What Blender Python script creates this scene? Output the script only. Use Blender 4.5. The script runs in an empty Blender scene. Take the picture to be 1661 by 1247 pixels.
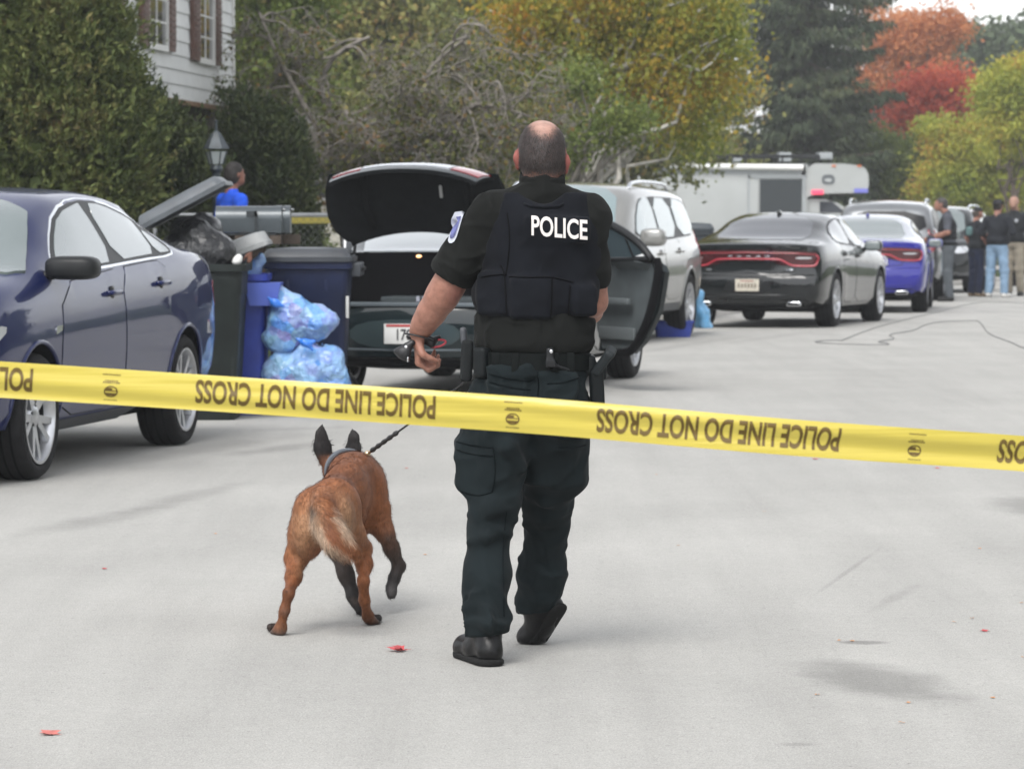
import bpy, bmesh, math, random
import numpy as np
from mathutils import Vector, Matrix, Euler, geometry
from mathutils.bvhtree import BVHTree
R = math.radians
PI = math.pi
scene = bpy.context.scene
COL = scene.collection

# ------------------------------------------------------------------ camera, sky, light
CAMH = 1.5
FPX = 5800.0                      # focal length in pixels of the 1661 px wide photograph
PITCH = math.atan(293.5 / FPX)    # camera looks slightly down
cam_d = bpy.data.cameras.new("camera")
cam = bpy.data.objects.new("camera", cam_d)
COL.objects.link(cam)
cam.location = (0, 0, CAMH)
cam.rotation_euler = (PI / 2 - PITCH, 0, 0)
cam_d.sensor_width = 36.0
cam_d.lens = 36.0 * FPX / 1661.0
cam_d.clip_start = 0.1
cam_d.clip_end = 3000
cam_d.dof.use_dof = True
cam_d.dof.focus_distance = 11.3
cam_d.dof.aperture_fstop = 10.5
scene.camera = cam

SUN_EL, SUN_ROT = R(52), R(200)
world = bpy.data.worlds.new("World")
scene.world = world
world.use_nodes = True
wn = world.node_tree
wn.nodes.clear()
w_out = wn.nodes.new("ShaderNodeOutputWorld")
w_bg = wn.nodes.new("ShaderNodeBackground")
w_sky = wn.nodes.new("ShaderNodeTexSky")
w_sky.sky_type = 'NISHITA'
w_sky.sun_disc = False
w_sky.sun_elevation = SUN_EL
w_sky.sun_rotation = SUN_ROT
w_sky.air_density = 1.0
w_sky.dust_density = 1.0
w_hsv = wn.nodes.new("ShaderNodeHueSaturation")
w_hsv.inputs['Saturation'].default_value = 0.14
wn.links.new(w_sky.outputs[0], w_hsv.inputs['Color'])
wn.links.new(w_hsv.outputs[0], w_bg.inputs[0])
w_bg.inputs[1].default_value = 0.115
wn.links.new(w_bg.outputs[0], w_out.inputs[0])

sun_d = bpy.data.lights.new("sun", 'SUN')
sun_d.energy = 0.9
sun_d.angle = R(28)
sun_d.color = (1.0, 0.97, 0.93)
sun = bpy.data.objects.new("sun", sun_d)
COL.objects.link(sun)
sun.location = (0, 0, 60)
_sd = Vector((math.sin(SUN_ROT) * math.cos(SUN_EL), math.cos(SUN_ROT) * math.cos(SUN_EL), math.sin(SUN_EL)))
sun.rotation_euler = _sd.to_track_quat('Z', 'Y').to_euler()

scene.view_settings.view_transform = 'Standard'
scene.view_settings.look = 'None'
scene.view_settings.gamma = 1
scene.view_settings.exposure = 1.47
scene.cycles.max_bounces = 6
scene.cycles.transparent_max_bounces = 8
scene.cycles.use_denoising = True

# ------------------------------------------------------------------ placing helpers
_cp, _sp = math.cos(PITCH), math.sin(PITCH)
def at(px, py, d):
    """world point on the ray of a photograph pixel at depth d (metres along +Y)"""
    u = (px - 830.5) / FPX
    v = -(py - 623.5) / FPX
    dy, dz = _cp + v * _sp, -_sp + v * _cp
    k = d / dy
    return Vector((u * k, d, CAMH + dz * k))
def gz(d):
    """ground height at depth d: the street falls gently away"""
    return -0.0072 * max(0.0, d - 35.0)
def gp(px, py):
    """world point on the ground seen at a pixel"""
    lo, hi = 3.0, 400.0
    for _ in range(60):
        m = (lo + hi) / 2
        if at(px, py, m).z > gz(m): lo = m
        else: hi = m
    p = at(px, py, lo)
    p.z = gz(lo)
    return p

# ------------------------------------------------------------------ object helpers
def link(o, parent=None):
    COL.objects.link(o)
    if parent is not None: o.parent = parent
    return o
def tag(o, label=None, cat=None, group=None, kind=None):
    if label: o['label'] = label
    if cat: o['category'] = cat
    if group: o['group'] = group
    if kind: o['kind'] = kind
    return o
def thing(name, label, cat, loc=(0, 0, 0), rz=0.0, group=None):
    o = bpy.data.objects.new(name, None)
    o.empty_display_size = 0.2
    COL.objects.link(o)
    o.location = loc
    o.rotation_euler = (0, 0, rz)
    return tag(o, label, cat, group)
def raw(name, V, F, mats, parent=None, smooth=False, midx=None, col=None):
    """one mesh object from arrays. F: list of index tuples or (n,3|4) array"""
    me = bpy.data.meshes.new(name)
    V = np.asarray(V, dtype=np.float32).reshape(-1, 3)
    if isinstance(F, np.ndarray):
        n, k = F.shape
        me.vertices.add(len(V)); me.vertices.foreach_set('co', V.ravel())
        me.loops.add(n * k); me.loops.foreach_set('vertex_index', F.astype(np.int32).ravel())
        me.polygons.add(n)
        me.polygons.foreach_set('loop_start', np.arange(0, n * k, k, dtype=np.int32))
        me.update(calc_edges=True)
    else:
        me.from_pydata([tuple(map(float, v)) for v in V], [], F)
    if not isinstance(mats, (list, tuple)): mats = [mats]
    for m in mats: me.materials.append(m)
    if midx is not None: me.polygons.foreach_set('material_index', np.asarray(midx, dtype=np.int32))
    if smooth: me.polygons.foreach_set('use_smooth', np.ones(len(me.polygons), dtype=bool))
    if col is not None:
        a = me.color_attributes.new('Col', 'FLOAT_COLOR', 'POINT')
        c = np.ones((len(V), 4), dtype=np.float32); c[:, :3] = col
        a.data.foreach_set('color', c.ravel())
    me.update()
    o = bpy.data.objects.new(name, me)
    return link(o, parent)

class MB:
    """collects boxes, tubes, lathes, lofts and builds ONE mesh object"""
    def __init__(s): s.V, s.F, s.M = [], [], []
    def add(s, V, F, m=0, M=None):
        o = len(s.V)
        for v in V:
            v = Vector(v)
            s.V.append(M @ v if M is not None else v)
        for f in F:
            s.F.append(tuple(i + o for i in f)); s.M.append(m)
        return s
    def box(s, c, size, m=0, M=None, bev=0.0, taper=1.0):
        """box; bev cuts the vertical and horizontal edges with a chamfer"""
        x, y, z = size[0] / 2, size[1] / 2, size[2] / 2
        if bev <= 0:
            V = [(c[0] + a * x * (taper if k < 0 else 1), c[1] + b * y * (taper if k < 0 else 1), c[2] + k * z) for a in (-1, 1) for b in (-1, 1) for k in (-1, 1)]
            F = [(0, 1, 3, 2), (4, 6, 7, 5), (0, 4, 5, 1), (2, 3, 7, 6), (0, 2, 6, 4), (1, 5, 7, 3)]
            return s.add(V, F, m, M)
        bm = bmesh.new()
        bmesh.ops.create_cube(bm, size=1.0)
        for v in bm.verts:
            t = taper if v.co.z < 0 else 1
            v.co = Vector((c[0] + v.co.x * 2 * x * t, c[1] + v.co.y * 2 * y * t, c[2] + v.co.z * 2 * z))
        bmesh.ops.bevel(bm, geom=list(bm.edges), offset=bev, segments=2, affect='EDGES', profile=0.6)
        bm.verts.index_update()
        V = [v.co.copy() for v in bm.verts]
        F = [tuple(v.index for v in f.verts) for f in bm.faces]
        bm.free()
        return s.add(V, F, m, M)
    def tube(s, pts, r, n=8, m=0, M=None, caps=True, flat=None):
        """tube along points; r number or list; flat=(scale) squashes along the second frame axis"""
        P = [Vector(p) for p in pts]
        if not isinstance(r, (list, tuple, np.ndarray)): r = [r] * len(P)
        up = None
        V, F = [], []
        for i, p in enumerate(P):
            t = (P[min(i + 1, len(P) - 1)] - P[max(i - 1, 0)])
            if t.length < 1e-9: t = Vector((0, 0, 1))
            t.normalize()
            if up is None:
                a = Vector((0, 0, 1)) if abs(t.z) < 0.9 else Vector((1, 0, 0))
                up = (a - t * a.dot(t)).normalized()
            else:
                up = (up - t * up.dot(t))
                up = up.normalized() if up.length > 1e-6 else t.orthogonal().normalized()
            sd = t.cross(up)
            for k in range(n):
                a = 2 * PI * k / n
                V.append(p + up * (math.cos(a) * r[i] * (flat or 1)) + sd * (math.sin(a) * r[i]))
        for i in range(len(P) - 1):
            for k in range(n):
                a, b = i * n + k, i * n + (k + 1) % n
                F.append((a, b, b + n, a + n))
        if caps:
            F.append(tuple(range(n - 1, -1, -1)))
            F.append(tuple((len(P) - 1) * n + k for k in range(n)))
        return s.add(V, F, m, M)
    def lathe(s, prof, n=24, axis='Z', m=0, M=None, c=(0, 0, 0), closed=False):
        """profile [(r, h)] turned about an axis"""
        V, F = [], []
        for (r, h) in prof:
            for k in range(n):
                a = 2 * PI * k / n
                x, y = r * math.cos(a), r * math.sin(a)
                v = (x, y, h) if axis == 'Z' else ((x, h, y) if axis == 'Y' else (h, x, y))
                V.append((v[0] + c[0], v[1] + c[1], v[2] + c[2]))
        L = len(prof)
        for i in range(L if closed else L - 1):
            j = (i + 1) % L
            for k in range(n):
                q = (i * n + k, i * n + (k + 1) % n, j * n + (k + 1) % n, j * n + k)
                F.append(q if axis != 'Y' else q[::-1])
        if not closed:
            if prof[0][0] > 1e-6: F.append(tuple(range(n))[::-1] if axis != 'Y' else tuple(range(n)))
            if prof[-1][0] > 1e-6:
                q = tuple((L - 1) * n + k for k in range(n)); F.append(q if axis != 'Y' else q[::-1])
        return s.add(V, F, m, M)
    def ell(s, c, r, m=0, M=None, e=1.0, nu=20, nv=12):
        """superellipsoid; e<1 boxier"""
        V, F = [], []
        sp = lambda a, p: math.copysign(abs(a) ** p, a)
        for j in range(nv + 1):
            ph = -PI / 2 + PI * j / nv
            for i in range(nu):
                th = 2 * PI * i / nu
                V.append((c[0] + r[0] * sp(math.cos(ph), e) * sp(math.cos(th), e), c[1] + r[1] * sp(math.cos(ph), e) * sp(math.sin(th), e), c[2] + r[2] * sp(math.sin(ph), e)))
        for j in range(nv):
            for i in range(nu):
                F.append((j * nu + i, j * nu + (i + 1) % nu, (j + 1) * nu + (i + 1) % nu, (j + 1) * nu + i))
        return s.add(V, F, m, M)
    def prism(s, poly, h0, h1, axis='Z', m=0, M=None):
        """polygon [(a,b)] extruded along an axis"""
        n = len(poly)
        def P(a, b, h): return (a, b, h) if axis == 'Z' else ((a, h, b) if axis == 'Y' else (h, a, b))
        V = [P(a, b, h0) for a, b in poly] + [P(a, b, h1) for a, b in poly]
        F = [tuple(range(n))[::-1], tuple(range(n, 2 * n))] + [(i, (i + 1) % n, n + (i + 1) % n, n + i) for i in range(n)]
        return s.add(V, F, m, M)
    def grid(s, P, m=0, closed_u=False, M=None):
        """P[i][j] points"""
        ni, nj = len(P), len(P[0])
        V = [q for row in P for q in row]
        F = []
        for i in range(ni - 1):
            for j in range(nj if closed_u else nj - 1):
                F.append((i * nj + j, i * nj + (j + 1) % nj, (i + 1) * nj + (j + 1) % nj, (i + 1) * nj + j))
        return s.add(V, F, m, M)
    def build(s, name, mats, parent=None, smooth=False, recalc=True, auto=None):
        o = raw(name, [tuple(v) for v in s.V], s.F, mats, parent, smooth, s.M)
        if recalc:
            bm = bmesh.new(); bm.from_mesh(o.data)
            bmesh.ops.remove_doubles(bm, verts=bm.verts, dist=1e-6)
            bmesh.ops.recalc_face_normals(bm, faces=bm.faces)
            if auto is not None:
                for f in bm.faces: f.smooth = True
                for e in bm.edges:
                    if len(e.link_faces) == 2 and e.calc_face_angle(0) > auto: e.smooth = False
            bm.to_mesh(o.data); bm.free()
        return o
AUTO = R(35)

def pchip(xs, ys, x):
    """monotone cubic interpolation"""
    xs = np.asarray(xs, float); ys = np.asarray(ys, float); x = np.asarray(x, float)
    h = np.diff(xs); d = np.diff(ys) / h
    m = np.zeros(len(xs))
    if len(xs) > 2:
        w1 = 2 * h[1:] + h[:-1]; w2 = h[1:] + 2 * h[:-1]
        ok = d[:-1] * d[1:] > 0
        with np.errstate(divide='ignore', invalid='ignore'):
            v = (w1 + w2) / (w1 / d[:-1] + w2 / d[1:])
        m[1:-1] = np.where(ok, v, 0)
    m[0], m[-1] = d[0], d[-1]
    i = np.clip(np.searchsorted(xs, x) - 1, 0, len(h) - 1)
    t = np.clip((x - xs[i]) / h[i], 0, 1)
    h00 = 2 * t**3 - 3 * t**2 + 1; h10 = t**3 - 2 * t**2 + t; h01 = -2 * t**3 + 3 * t**2; h11 = t**3 - t**2
    return h00 * ys[i] + h10 * h[i] * m[i] + h01 * ys[i + 1] + h11 * h[i] * m[i + 1]
def catmull(P, n):
    """smooth open curve through points, n samples per span"""
    P = [Vector(p) for p in P]
    out = []
    for i in range(len(P) - 1):
        p0, p1, p2, p3 = P[max(i - 1, 0)], P[i], P[i + 1], P[min(i + 2, len(P) - 1)]
        for k in range(n):
            t = k / n
            out.append(0.5 * ((2 * p1) + (p2 - p0) * t + (2 * p0 - 5 * p1 + 4 * p2 - p3) * t * t + (3 * p1 - p0 - 3 * p2 + p3) * t**3))
    out.append(P[-1])
    return out

# ------------------------------------------------------------------ implicit bodies (smooth unions of tapered limbs), meshed by surface nets
def vnoise(P, seed=0):
    """cheap smooth noise in [-1,1] from value lattice"""
    P = np.asarray(P, float)
    i = np.floor(P).astype(np.int64); f = P - i
    f = f * f * (3 - 2 * f)
    def hsh(a, b, c):
        n = (a * 374761393 + b * 668265263 + c * 2147483647 + seed * 1274126177) & 0xffffffff
        n = ((n ^ (n >> 13)) * 1274126177) & 0xffffffff
        return ((n ^ (n >> 16)) & 0xffff) / 32767.5 - 1
    r = 0
    for a in (0, 1):
        for b in (0, 1):
            for c in (0, 1):
                w = (f[..., 0] if a else 1 - f[..., 0]) * (f[..., 1] if b else 1 - f[..., 1]) * (f[..., 2] if c else 1 - f[..., 2])
                r = r + w * hsh(i[..., 0] + a, i[..., 1] + b, i[..., 2] + c)
    return r
class SDF:
    def __init__(s, k=0.03): s.p = []; s.k = k
    def _add(s, f, lo, hi, k, col, op='u'):
        s.p.append((f, np.array(lo, float), np.array(hi, float), s.k if k is None else k, col, op)); return s
    def cone(s, a, b, ra, rb=None, k=None, col=None, op='u', sq=None):
        """tapered capsule; sq=(axis, factor) flattens it along a direction"""
        a, b = np.array(a, float), np.array(b, float)
        rb = ra if rb is None else rb
        ab = b - a; L2 = max(ab @ ab, 1e-12)
        if sq is not None:
            n = np.array(sq[0], float); n /= np.linalg.norm(n); q = sq[1]
        def f(P):
            t = np.clip(((P - a) @ ab) / L2, 0, 1)
            D = P - a - t[..., None] * ab
            if sq is not None:
                dn = D @ n
                D = D + (dn * (1 / q - 1))[..., None] * n
            return np.sqrt((D * D).sum(-1)) - (ra + t * (rb - ra))
        r = max(ra, rb)
        return s._add(f, np.minimum(a, b) - r, np.maximum(a, b) + r, k, col, op)
    def chain(s, pts, rs, k=None, col=None, op='u'):
        for i in range(len(pts) - 1):
            c = col[i] if isinstance(col, list) else col
            s.cone(pts[i], pts[i + 1], rs[i], rs[i + 1], k, c, op)
        return s
    def ell(s, c, r, k=None, col=None, op='u', rot=None):
        c, r = np.array(c, float), np.array(r, float)
        M = None if rot is None else np.array(Euler(rot).to_matrix())
        def f(P):
            D = P - c
            if M is not None: D = D @ M
            k0 = np.sqrt(((D / r) ** 2).sum(-1)); k1 = np.sqrt(((D / r**2) ** 2).sum(-1))
            return k0 * (k0 - 1) / np.maximum(k1, 1e-9)
        R_ = np.full(3, r.max()) if M is not None else r
        return s._add(f, c - R_, c + R_, k, col, op)
    def box(s, c, h, rr=0.01, k=None, col=None, op='u', rot=None):
        """rounded box, half sizes h"""
        c, h = np.array(c, float), np.array(h, float)
        M = None if rot is None else np.array(Euler(rot).to_matrix())
        def f(P):
            D = P - c
            if M is not None: D = D @ M
            q = np.abs(D) - (h - rr)
            return np.sqrt((np.maximum(q, 0) ** 2).sum(-1)) + np.minimum(q.max(-1), 0) - rr
        R_ = np.full(3, np.linalg.norm(h)) if M is not None else h
        return s._add(f, c - R_, c + R_, k, col, op)
    def fn(s, f, lo, hi, k=None, col=None, op='u'): return s._add(f, lo, hi, k, col, op)
    def mesh(s, h=0.01, noise=None, pad=0.03, clip=None):
        U = [p for p in s.p if p[5] == 'u']
        lo = np.min([p[1] for p in U], 0) - pad; hi = np.max([p[2] for p in U], 0) + pad
        n = np.ceil((hi - lo) / h).astype(int) + 1
        ax = [lo[i] + h * np.arange(n[i]) for i in range(3)]
        F = np.full(tuple(n), 1.0)
        for (f, a, b, k, c, op) in s.p:
            mg = k * 1.2 + 3 * h
            i0 = np.clip(np.floor((a - mg - lo) / h).astype(int), 0, n - 1); i1 = np.clip(np.ceil((b + mg - lo) / h).astype(int) + 1, 0, n)
            if np.any(i1 <= i0): continue
            sl = tuple(slice(i0[i], i1[i]) for i in range(3))
            G = np.stack(np.meshgrid(ax[0][sl[0]], ax[1][sl[1]], ax[2][sl[2]], indexing='ij'), -1)
            d = f(G); o = F[sl]
            if op == 'u':
                hh = np.maximum(k - np.abs(o - d), 0) / max(k, 1e-9)
                F[sl] = np.minimum(o, d) - hh * hh * k / 4
            elif op == 's':
                d = -d
                hh = np.maximum(k - np.abs(o - d), 0) / max(k, 1e-9)
                F[sl] = np.maximum(o, d) + hh * hh * k / 4
            elif op == 'i':
                T = np.full_like(F, 1.0); T[sl] = d; F = np.maximum(F, T)
        if noise is not None or clip is not None:
            G = np.stack(np.meshgrid(*ax, indexing='ij'), -1)
            if noise is not None:
                m = np.abs(F) < 0.05
                F[m] += noise(G[m])
            if clip is not None: F = np.maximum(F, clip(G))
        F[0] = F[-1] = 1; F[:, 0] = F[:, -1] = 1; F[:, :, 0] = F[:, :, -1] = 1
        V, Q = surface_nets(F, lo, h)
        return V, Q
    def colour(s, V, base, sharp=0.02):
        """blend part colours at vertices"""
        W = np.zeros(len(V)); C = np.zeros((len(V), 3))
        for (f, a, b, k, c, op) in s.p:
            if op != 'u': continue
            c = base if c is None else c
            w = np.exp(-np.clip(f(V), 0, 1) / sharp)
            W += w; C += w[:, None] * np.array(c)
        return C / W[:, None]
def surface_nets(F, lo, h):
    S = F < 0
    nx, ny, nz = F.shape
    cnt = np.zeros((nx - 1, ny - 1, nz - 1), np.int8)
    for a in (0, 1):
        for b in (0, 1):
            for c in (0, 1): cnt += S[a:nx - 1 + a, b:ny - 1 + b, c:nz - 1 + c]
    act = (cnt > 0) & (cnt < 8)
    I = np.argwhere(act)
    idx = np.full(act.shape, -1, np.int64); idx[act] = np.arange(len(I))
    acc = np.zeros((len(I), 3)); num = np.zeros(len(I))
    C = [(0, 0, 0), (1, 0, 0), (0, 1, 0), (1, 1, 0), (0, 0, 1), (1, 0, 1), (0, 1, 1), (1, 1, 1)]
    E = [(0, 1), (2, 3), (4, 5), (6, 7), (0, 2), (1, 3), (4, 6), (5, 7), (0, 4), (1, 5), (2, 6), (3, 7)]
    vals = [F[I[:, 0] + c[0], I[:, 1] + c[1], I[:, 2] + c[2]] for c in C]
    for (a, b) in E:
        va, vb = vals[a], vals[b]
        m = (va < 0) != (vb < 0)
        t = np.where(m, va / np.where(m, va - vb, 1), 0)
        p = np.array(C[a], float) + t[:, None] * (np.array(C[b], float) - np.array(C[a], float))
        acc += np.where(m[:, None], p, 0); num += m
    V = lo + h * (I + acc / num[:, None])
    Q = []
    for ax in range(3):
        u, v = (ax + 1) % 3, (ax + 2) % 3
        s0 = [slice(1, -1)] * 3; s0[ax] = slice(0, -1)
        s1 = [slice(1, -1)] * 3; s1[ax] = slice(1, None)
        A, B = S[tuple(s0)], S[tuple(s1)]
        e = np.argwhere(A != B)
        if not len(e): continue
        flip = A[e[:, 0], e[:, 1], e[:, 2]]
        g = e.copy(); g[:, u] += 1; g[:, v] += 1
        def cell(du, dv):
            q = g.copy(); q[:, u] += du; q[:, v] += dv
            return idx[q[:, 0], q[:, 1], q[:, 2]]
        a, b, c, d = cell(-1, -1), cell(0, -1), cell(0, 0), cell(-1, 0)
        q = np.stack([a, b, c, d], 1)
        q[~flip] = q[~flip][:, ::-1]
        Q.append(q)
    Q = np.concatenate(Q)
    Q = Q[(Q >= 0).all(1)]
    # two light smoothing passes
    n = len(V)
    e = np.concatenate([Q[:, [0, 1]], Q[:, [1, 2]], Q[:, [2, 3]], Q[:, [3, 0]]])
    for _ in range(2):
        A = np.zeros((n, 3)); N = np.zeros(n)
        np.add.at(A, e[:, 0], V[e[:, 1]]); np.add.at(N, e[:, 0], 1)
        V = V * 0.5 + 0.5 * A / np.maximum(N, 1)[:, None]
    return V, Q

# ------------------------------------------------------------------ text
def text_mesh(body, size=1.0, bold=0.0, res=3):
    """flat triangulated lettering: (verts Nx3 centred in x, faces)"""
    cu = bpy.data.curves.new('lettering', 'FONT')
    cu.body = body; cu.size = size; cu.align_x = 'CENTER'; cu.align_y = 'CENTER'
    cu.offset = bold; cu.resolution_u = res; cu.fill_mode = 'FRONT'
    o = bpy.data.objects.new('lettering', cu)
    COL.objects.link(o)
    dg = bpy.context.evaluated_depsgraph_get()
    me = bpy.data.meshes.new_from_object(o.evaluated_get(dg))
    V = np.array([v.co[:] for v in me.vertices]); F = [tuple(p.vertices) for p in me.polygons]
    bpy.data.objects.remove(o); bpy.data.curves.remove(cu); bpy.data.meshes.remove(me)
    return V, F

# ------------------------------------------------------------------ materials
MATS = {}
def _new(name):
    m = bpy.data.materials.new(name); m.use_nodes = True
    return m, m.node_tree, m.node_tree.nodes['Principled BSDF']
def pbr(name, col, rough=0.5, metal=0.0, coat=0.0, spec=0.5, var=0.0, vscale=6.0, bump=0.0, bscale=60.0, col2=None, ior=1.5, bdist=0.01, stretch=None):
    if name in MATS: return MATS[name]
    m, nt, b = _new(name)
    b.inputs['Base Color'].default_value = (*col, 1)
    b.inputs['Roughness'].default_value = rough
    b.inputs['Metallic'].default_value = metal
    b.inputs['Coat Weight'].default_value = coat
    b.inputs['Coat Roughness'].default_value = 0.03
    b.inputs['IOR'].default_value = ior
    b.inputs['Specular IOR Level'].default_value = spec
    tc = nt.nodes.new('ShaderNodeTexCoord')
    src = tc.outputs['Object']
    if stretch:
        mp = nt.nodes.new('ShaderNodeMapping'); mp.inputs['Scale'].default_value = stretch
        nt.links.new(src, mp.inputs['Vector']); src = mp.outputs[0]
    if var > 0 or col2 is not None:
        nz = nt.nodes.new('ShaderNodeTexNoise'); nz.inputs['Scale'].default_value = vscale; nz.inputs['Detail'].default_value = 5
        nt.links.new(src, nz.inputs['Vector'])
        rp = nt.nodes.new('ShaderNodeValToRGB')
        c2 = col2 if col2 is not None else tuple(min(1, c * (1 + var)) for c in col)
        c1 = col if col2 is not None else tuple(c * (1 - var) for c in col)
        rp.color_ramp.elements[0].color = (*c1, 1); rp.color_ramp.elements[0].position = 0.32
        rp.color_ramp.elements[1].color = (*c2, 1); rp.color_ramp.elements[1].position = 0.68
        nt.links.new(nz.outputs[0], rp.inputs[0]); nt.links.new(rp.outputs[0], b.inputs['Base Color'])
    if bump > 0:
        nb = nt.nodes.new('ShaderNodeTexNoise'); nb.inputs['Scale'].default_value = bscale; nb.inputs['Detail'].default_value = 4
        nt.links.new(src, nb.inputs['Vector'])
        bp = nt.nodes.new('ShaderNodeBump'); bp.inputs['Strength'].default_value = bump; bp.inputs['Distance'].default_value = bdist
        nt.links.new(nb.outputs[0], bp.inputs['Height']); nt.links.new(bp.outputs[0], b.inputs['Normal'])
    MATS[name] = m
    return m
def vcol(name, rough=0.7, var=0.25, vscale=60.0, bump=0.3, bscale=150.0, spec=0.3, stretch=None, sss=0.0, bdist=0.004):
    """material that takes its colour from the mesh's own colour patches"""
    if name in MATS: return MATS[name]
    m, nt, b = _new(name)
    b.inputs['Roughness'].default_value = rough; b.inputs['Specular IOR Level'].default_value = spec
    if sss > 0:
        b.inputs['Subsurface Weight'].default_value = sss; b.inputs['Subsurface Radius'].default_value = (0.012, 0.005, 0.003); b.inputs['Subsurface Scale'].default_value = 1.0
    at_ = nt.nodes.new('ShaderNodeAttribute'); at_.attribute_name = 'Col'
    tc = nt.nodes.new('ShaderNodeTexCoord'); src = tc.outputs['Object']
    if stretch:
        mp = nt.nodes.new('ShaderNodeMapping'); mp.inputs['Scale'].default_value = stretch
        nt.links.new(src, mp.inputs['Vector']); src = mp.outputs[0]
    nz = nt.nodes.new('ShaderNodeTexNoise'); nz.inputs['Scale'].default_value = vscale; nz.inputs['Detail'].default_value = 4
    nt.links.new(src, nz.inputs['Vector'])
    mr = nt.nodes.new('ShaderNodeMapRange'); mr.inputs['From Min'].default_value = 0.3; mr.inputs['From Max'].default_value = 0.7
    mr.inputs['To Min'].default_value = 1 - var; mr.inputs['To Max'].default_value = 1 + var
    nt.links.new(nz.outputs[0], mr.inputs[0])
    mx = nt.nodes.new('ShaderNodeVectorMath'); mx.operation = 'SCALE'
    nt.links.new(at_.outputs['Color'], mx.inputs[0]); nt.links.new(mr.outputs[0], mx.inputs['Scale'])
    nt.links.new(mx.outputs[0], b.inputs['Base Color'])
    nb = nt.nodes.new('ShaderNodeTexNoise'); nb.inputs['Scale'].default_value = bscale; nb.inputs['Detail'].default_value = 3
    nt.links.new(src, nb.inputs['Vector'])
    bp = nt.nodes.new('ShaderNodeBump'); bp.inputs['Strength'].default_value = bump; bp.inputs['Distance'].default_value = bdist
    nt.links.new(nb.outputs[0], bp.inputs['Height']); nt.links.new(bp.outputs[0], b.inputs['Normal'])
    MATS[name] = m
    return m
def leafmat(name, cols, trans=0.3, rough=0.6, clump=1.2, cw=0.5):
    """leaf colours vary per leaf and per clump"""
    if name in MATS: return MATS[name]
    m, nt, b = _new(name)
    g = nt.nodes.new('ShaderNodeNewGeometry')
    tc = nt.nodes.new('ShaderNodeTexCoord')
    nz = nt.nodes.new('ShaderNodeTexNoise'); nz.inputs['Scale'].default_value = clump; nz.inputs['Detail'].default_value = 2
    nt.links.new(tc.outputs['Object'], nz.inputs['Vector'])
    mr = nt.nodes.new('ShaderNodeMapRange'); mr.inputs['From Min'].default_value = 0.3; mr.inputs['From Max'].default_value = 0.7
    nt.links.new(nz.outputs[0], mr.inputs[0])
    mx = nt.nodes.new('ShaderNodeMix'); mx.inputs[0].default_value = cw
    nt.links.new(g.outputs['Random Per Island'], mx.inputs[2]); nt.links.new(mr.outputs[0], mx.inputs[3])
    rp = nt.nodes.new('ShaderNodeValToRGB')
    e = rp.color_ramp.elements
    while len(e) < len(cols): e.new(0.5)
    for i, c in enumerate(cols):
        e[i].position = 0.1 + 0.8 * i / max(1, len(cols) - 1); e[i].color = (*c, 1)
    nt.links.new(mx.outputs[0], rp.inputs[0])
    nt.links.new(rp.outputs[0], b.inputs['Base Color'])
    b.inputs['Roughness'].default_value = rough; b.inputs['Specular IOR Level'].default_value = 0.25
    tr = nt.nodes.new('ShaderNodeBsdfTranslucent'); nt.links.new(rp.outputs[0], tr.inputs[0])
    ms = nt.nodes.new('ShaderNodeMixShader'); ms.inputs[0].default_value = trans
    nt.links.new(b.outputs[0], ms.inputs[1]); nt.links.new(tr.outputs[0], ms.inputs[2])
    nt.links.new(ms.outputs[0], nt.nodes['Material Output'].inputs['Surface'])
    MATS[name] = m
    return m
# ------------------------------------------------------------------ ground, road, kerb, lawn, sky stays in the world
KL = [(-25, -12), (2, -9.0), (10, -6.9), (19.5, -4.75), (25, -3.6), (32, -1.9), (40, -0.35), (46, 1.6), (54, 3.6), (63, 5.5), (75, 8.6), (105, 18), (150, 36), (250, 85)]
KR = [(-25, 6.5), (2, 7), (10, 8), (20, 9), (40, 11.5), (60, 14.5), (75, 18), (105, 28), (150, 47), (250, 97)]
def xl(d): return pchip([a for a, b in KL], [b for a, b in KL], d)
def xr(d): return pchip([a for a, b in KR], [b for a, b in KR], d)
DS = np.concatenate([np.arange(-25, 20, 3.0), np.arange(20, 80, 1.5), np.arange(80, 251, 6.0)])

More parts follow.
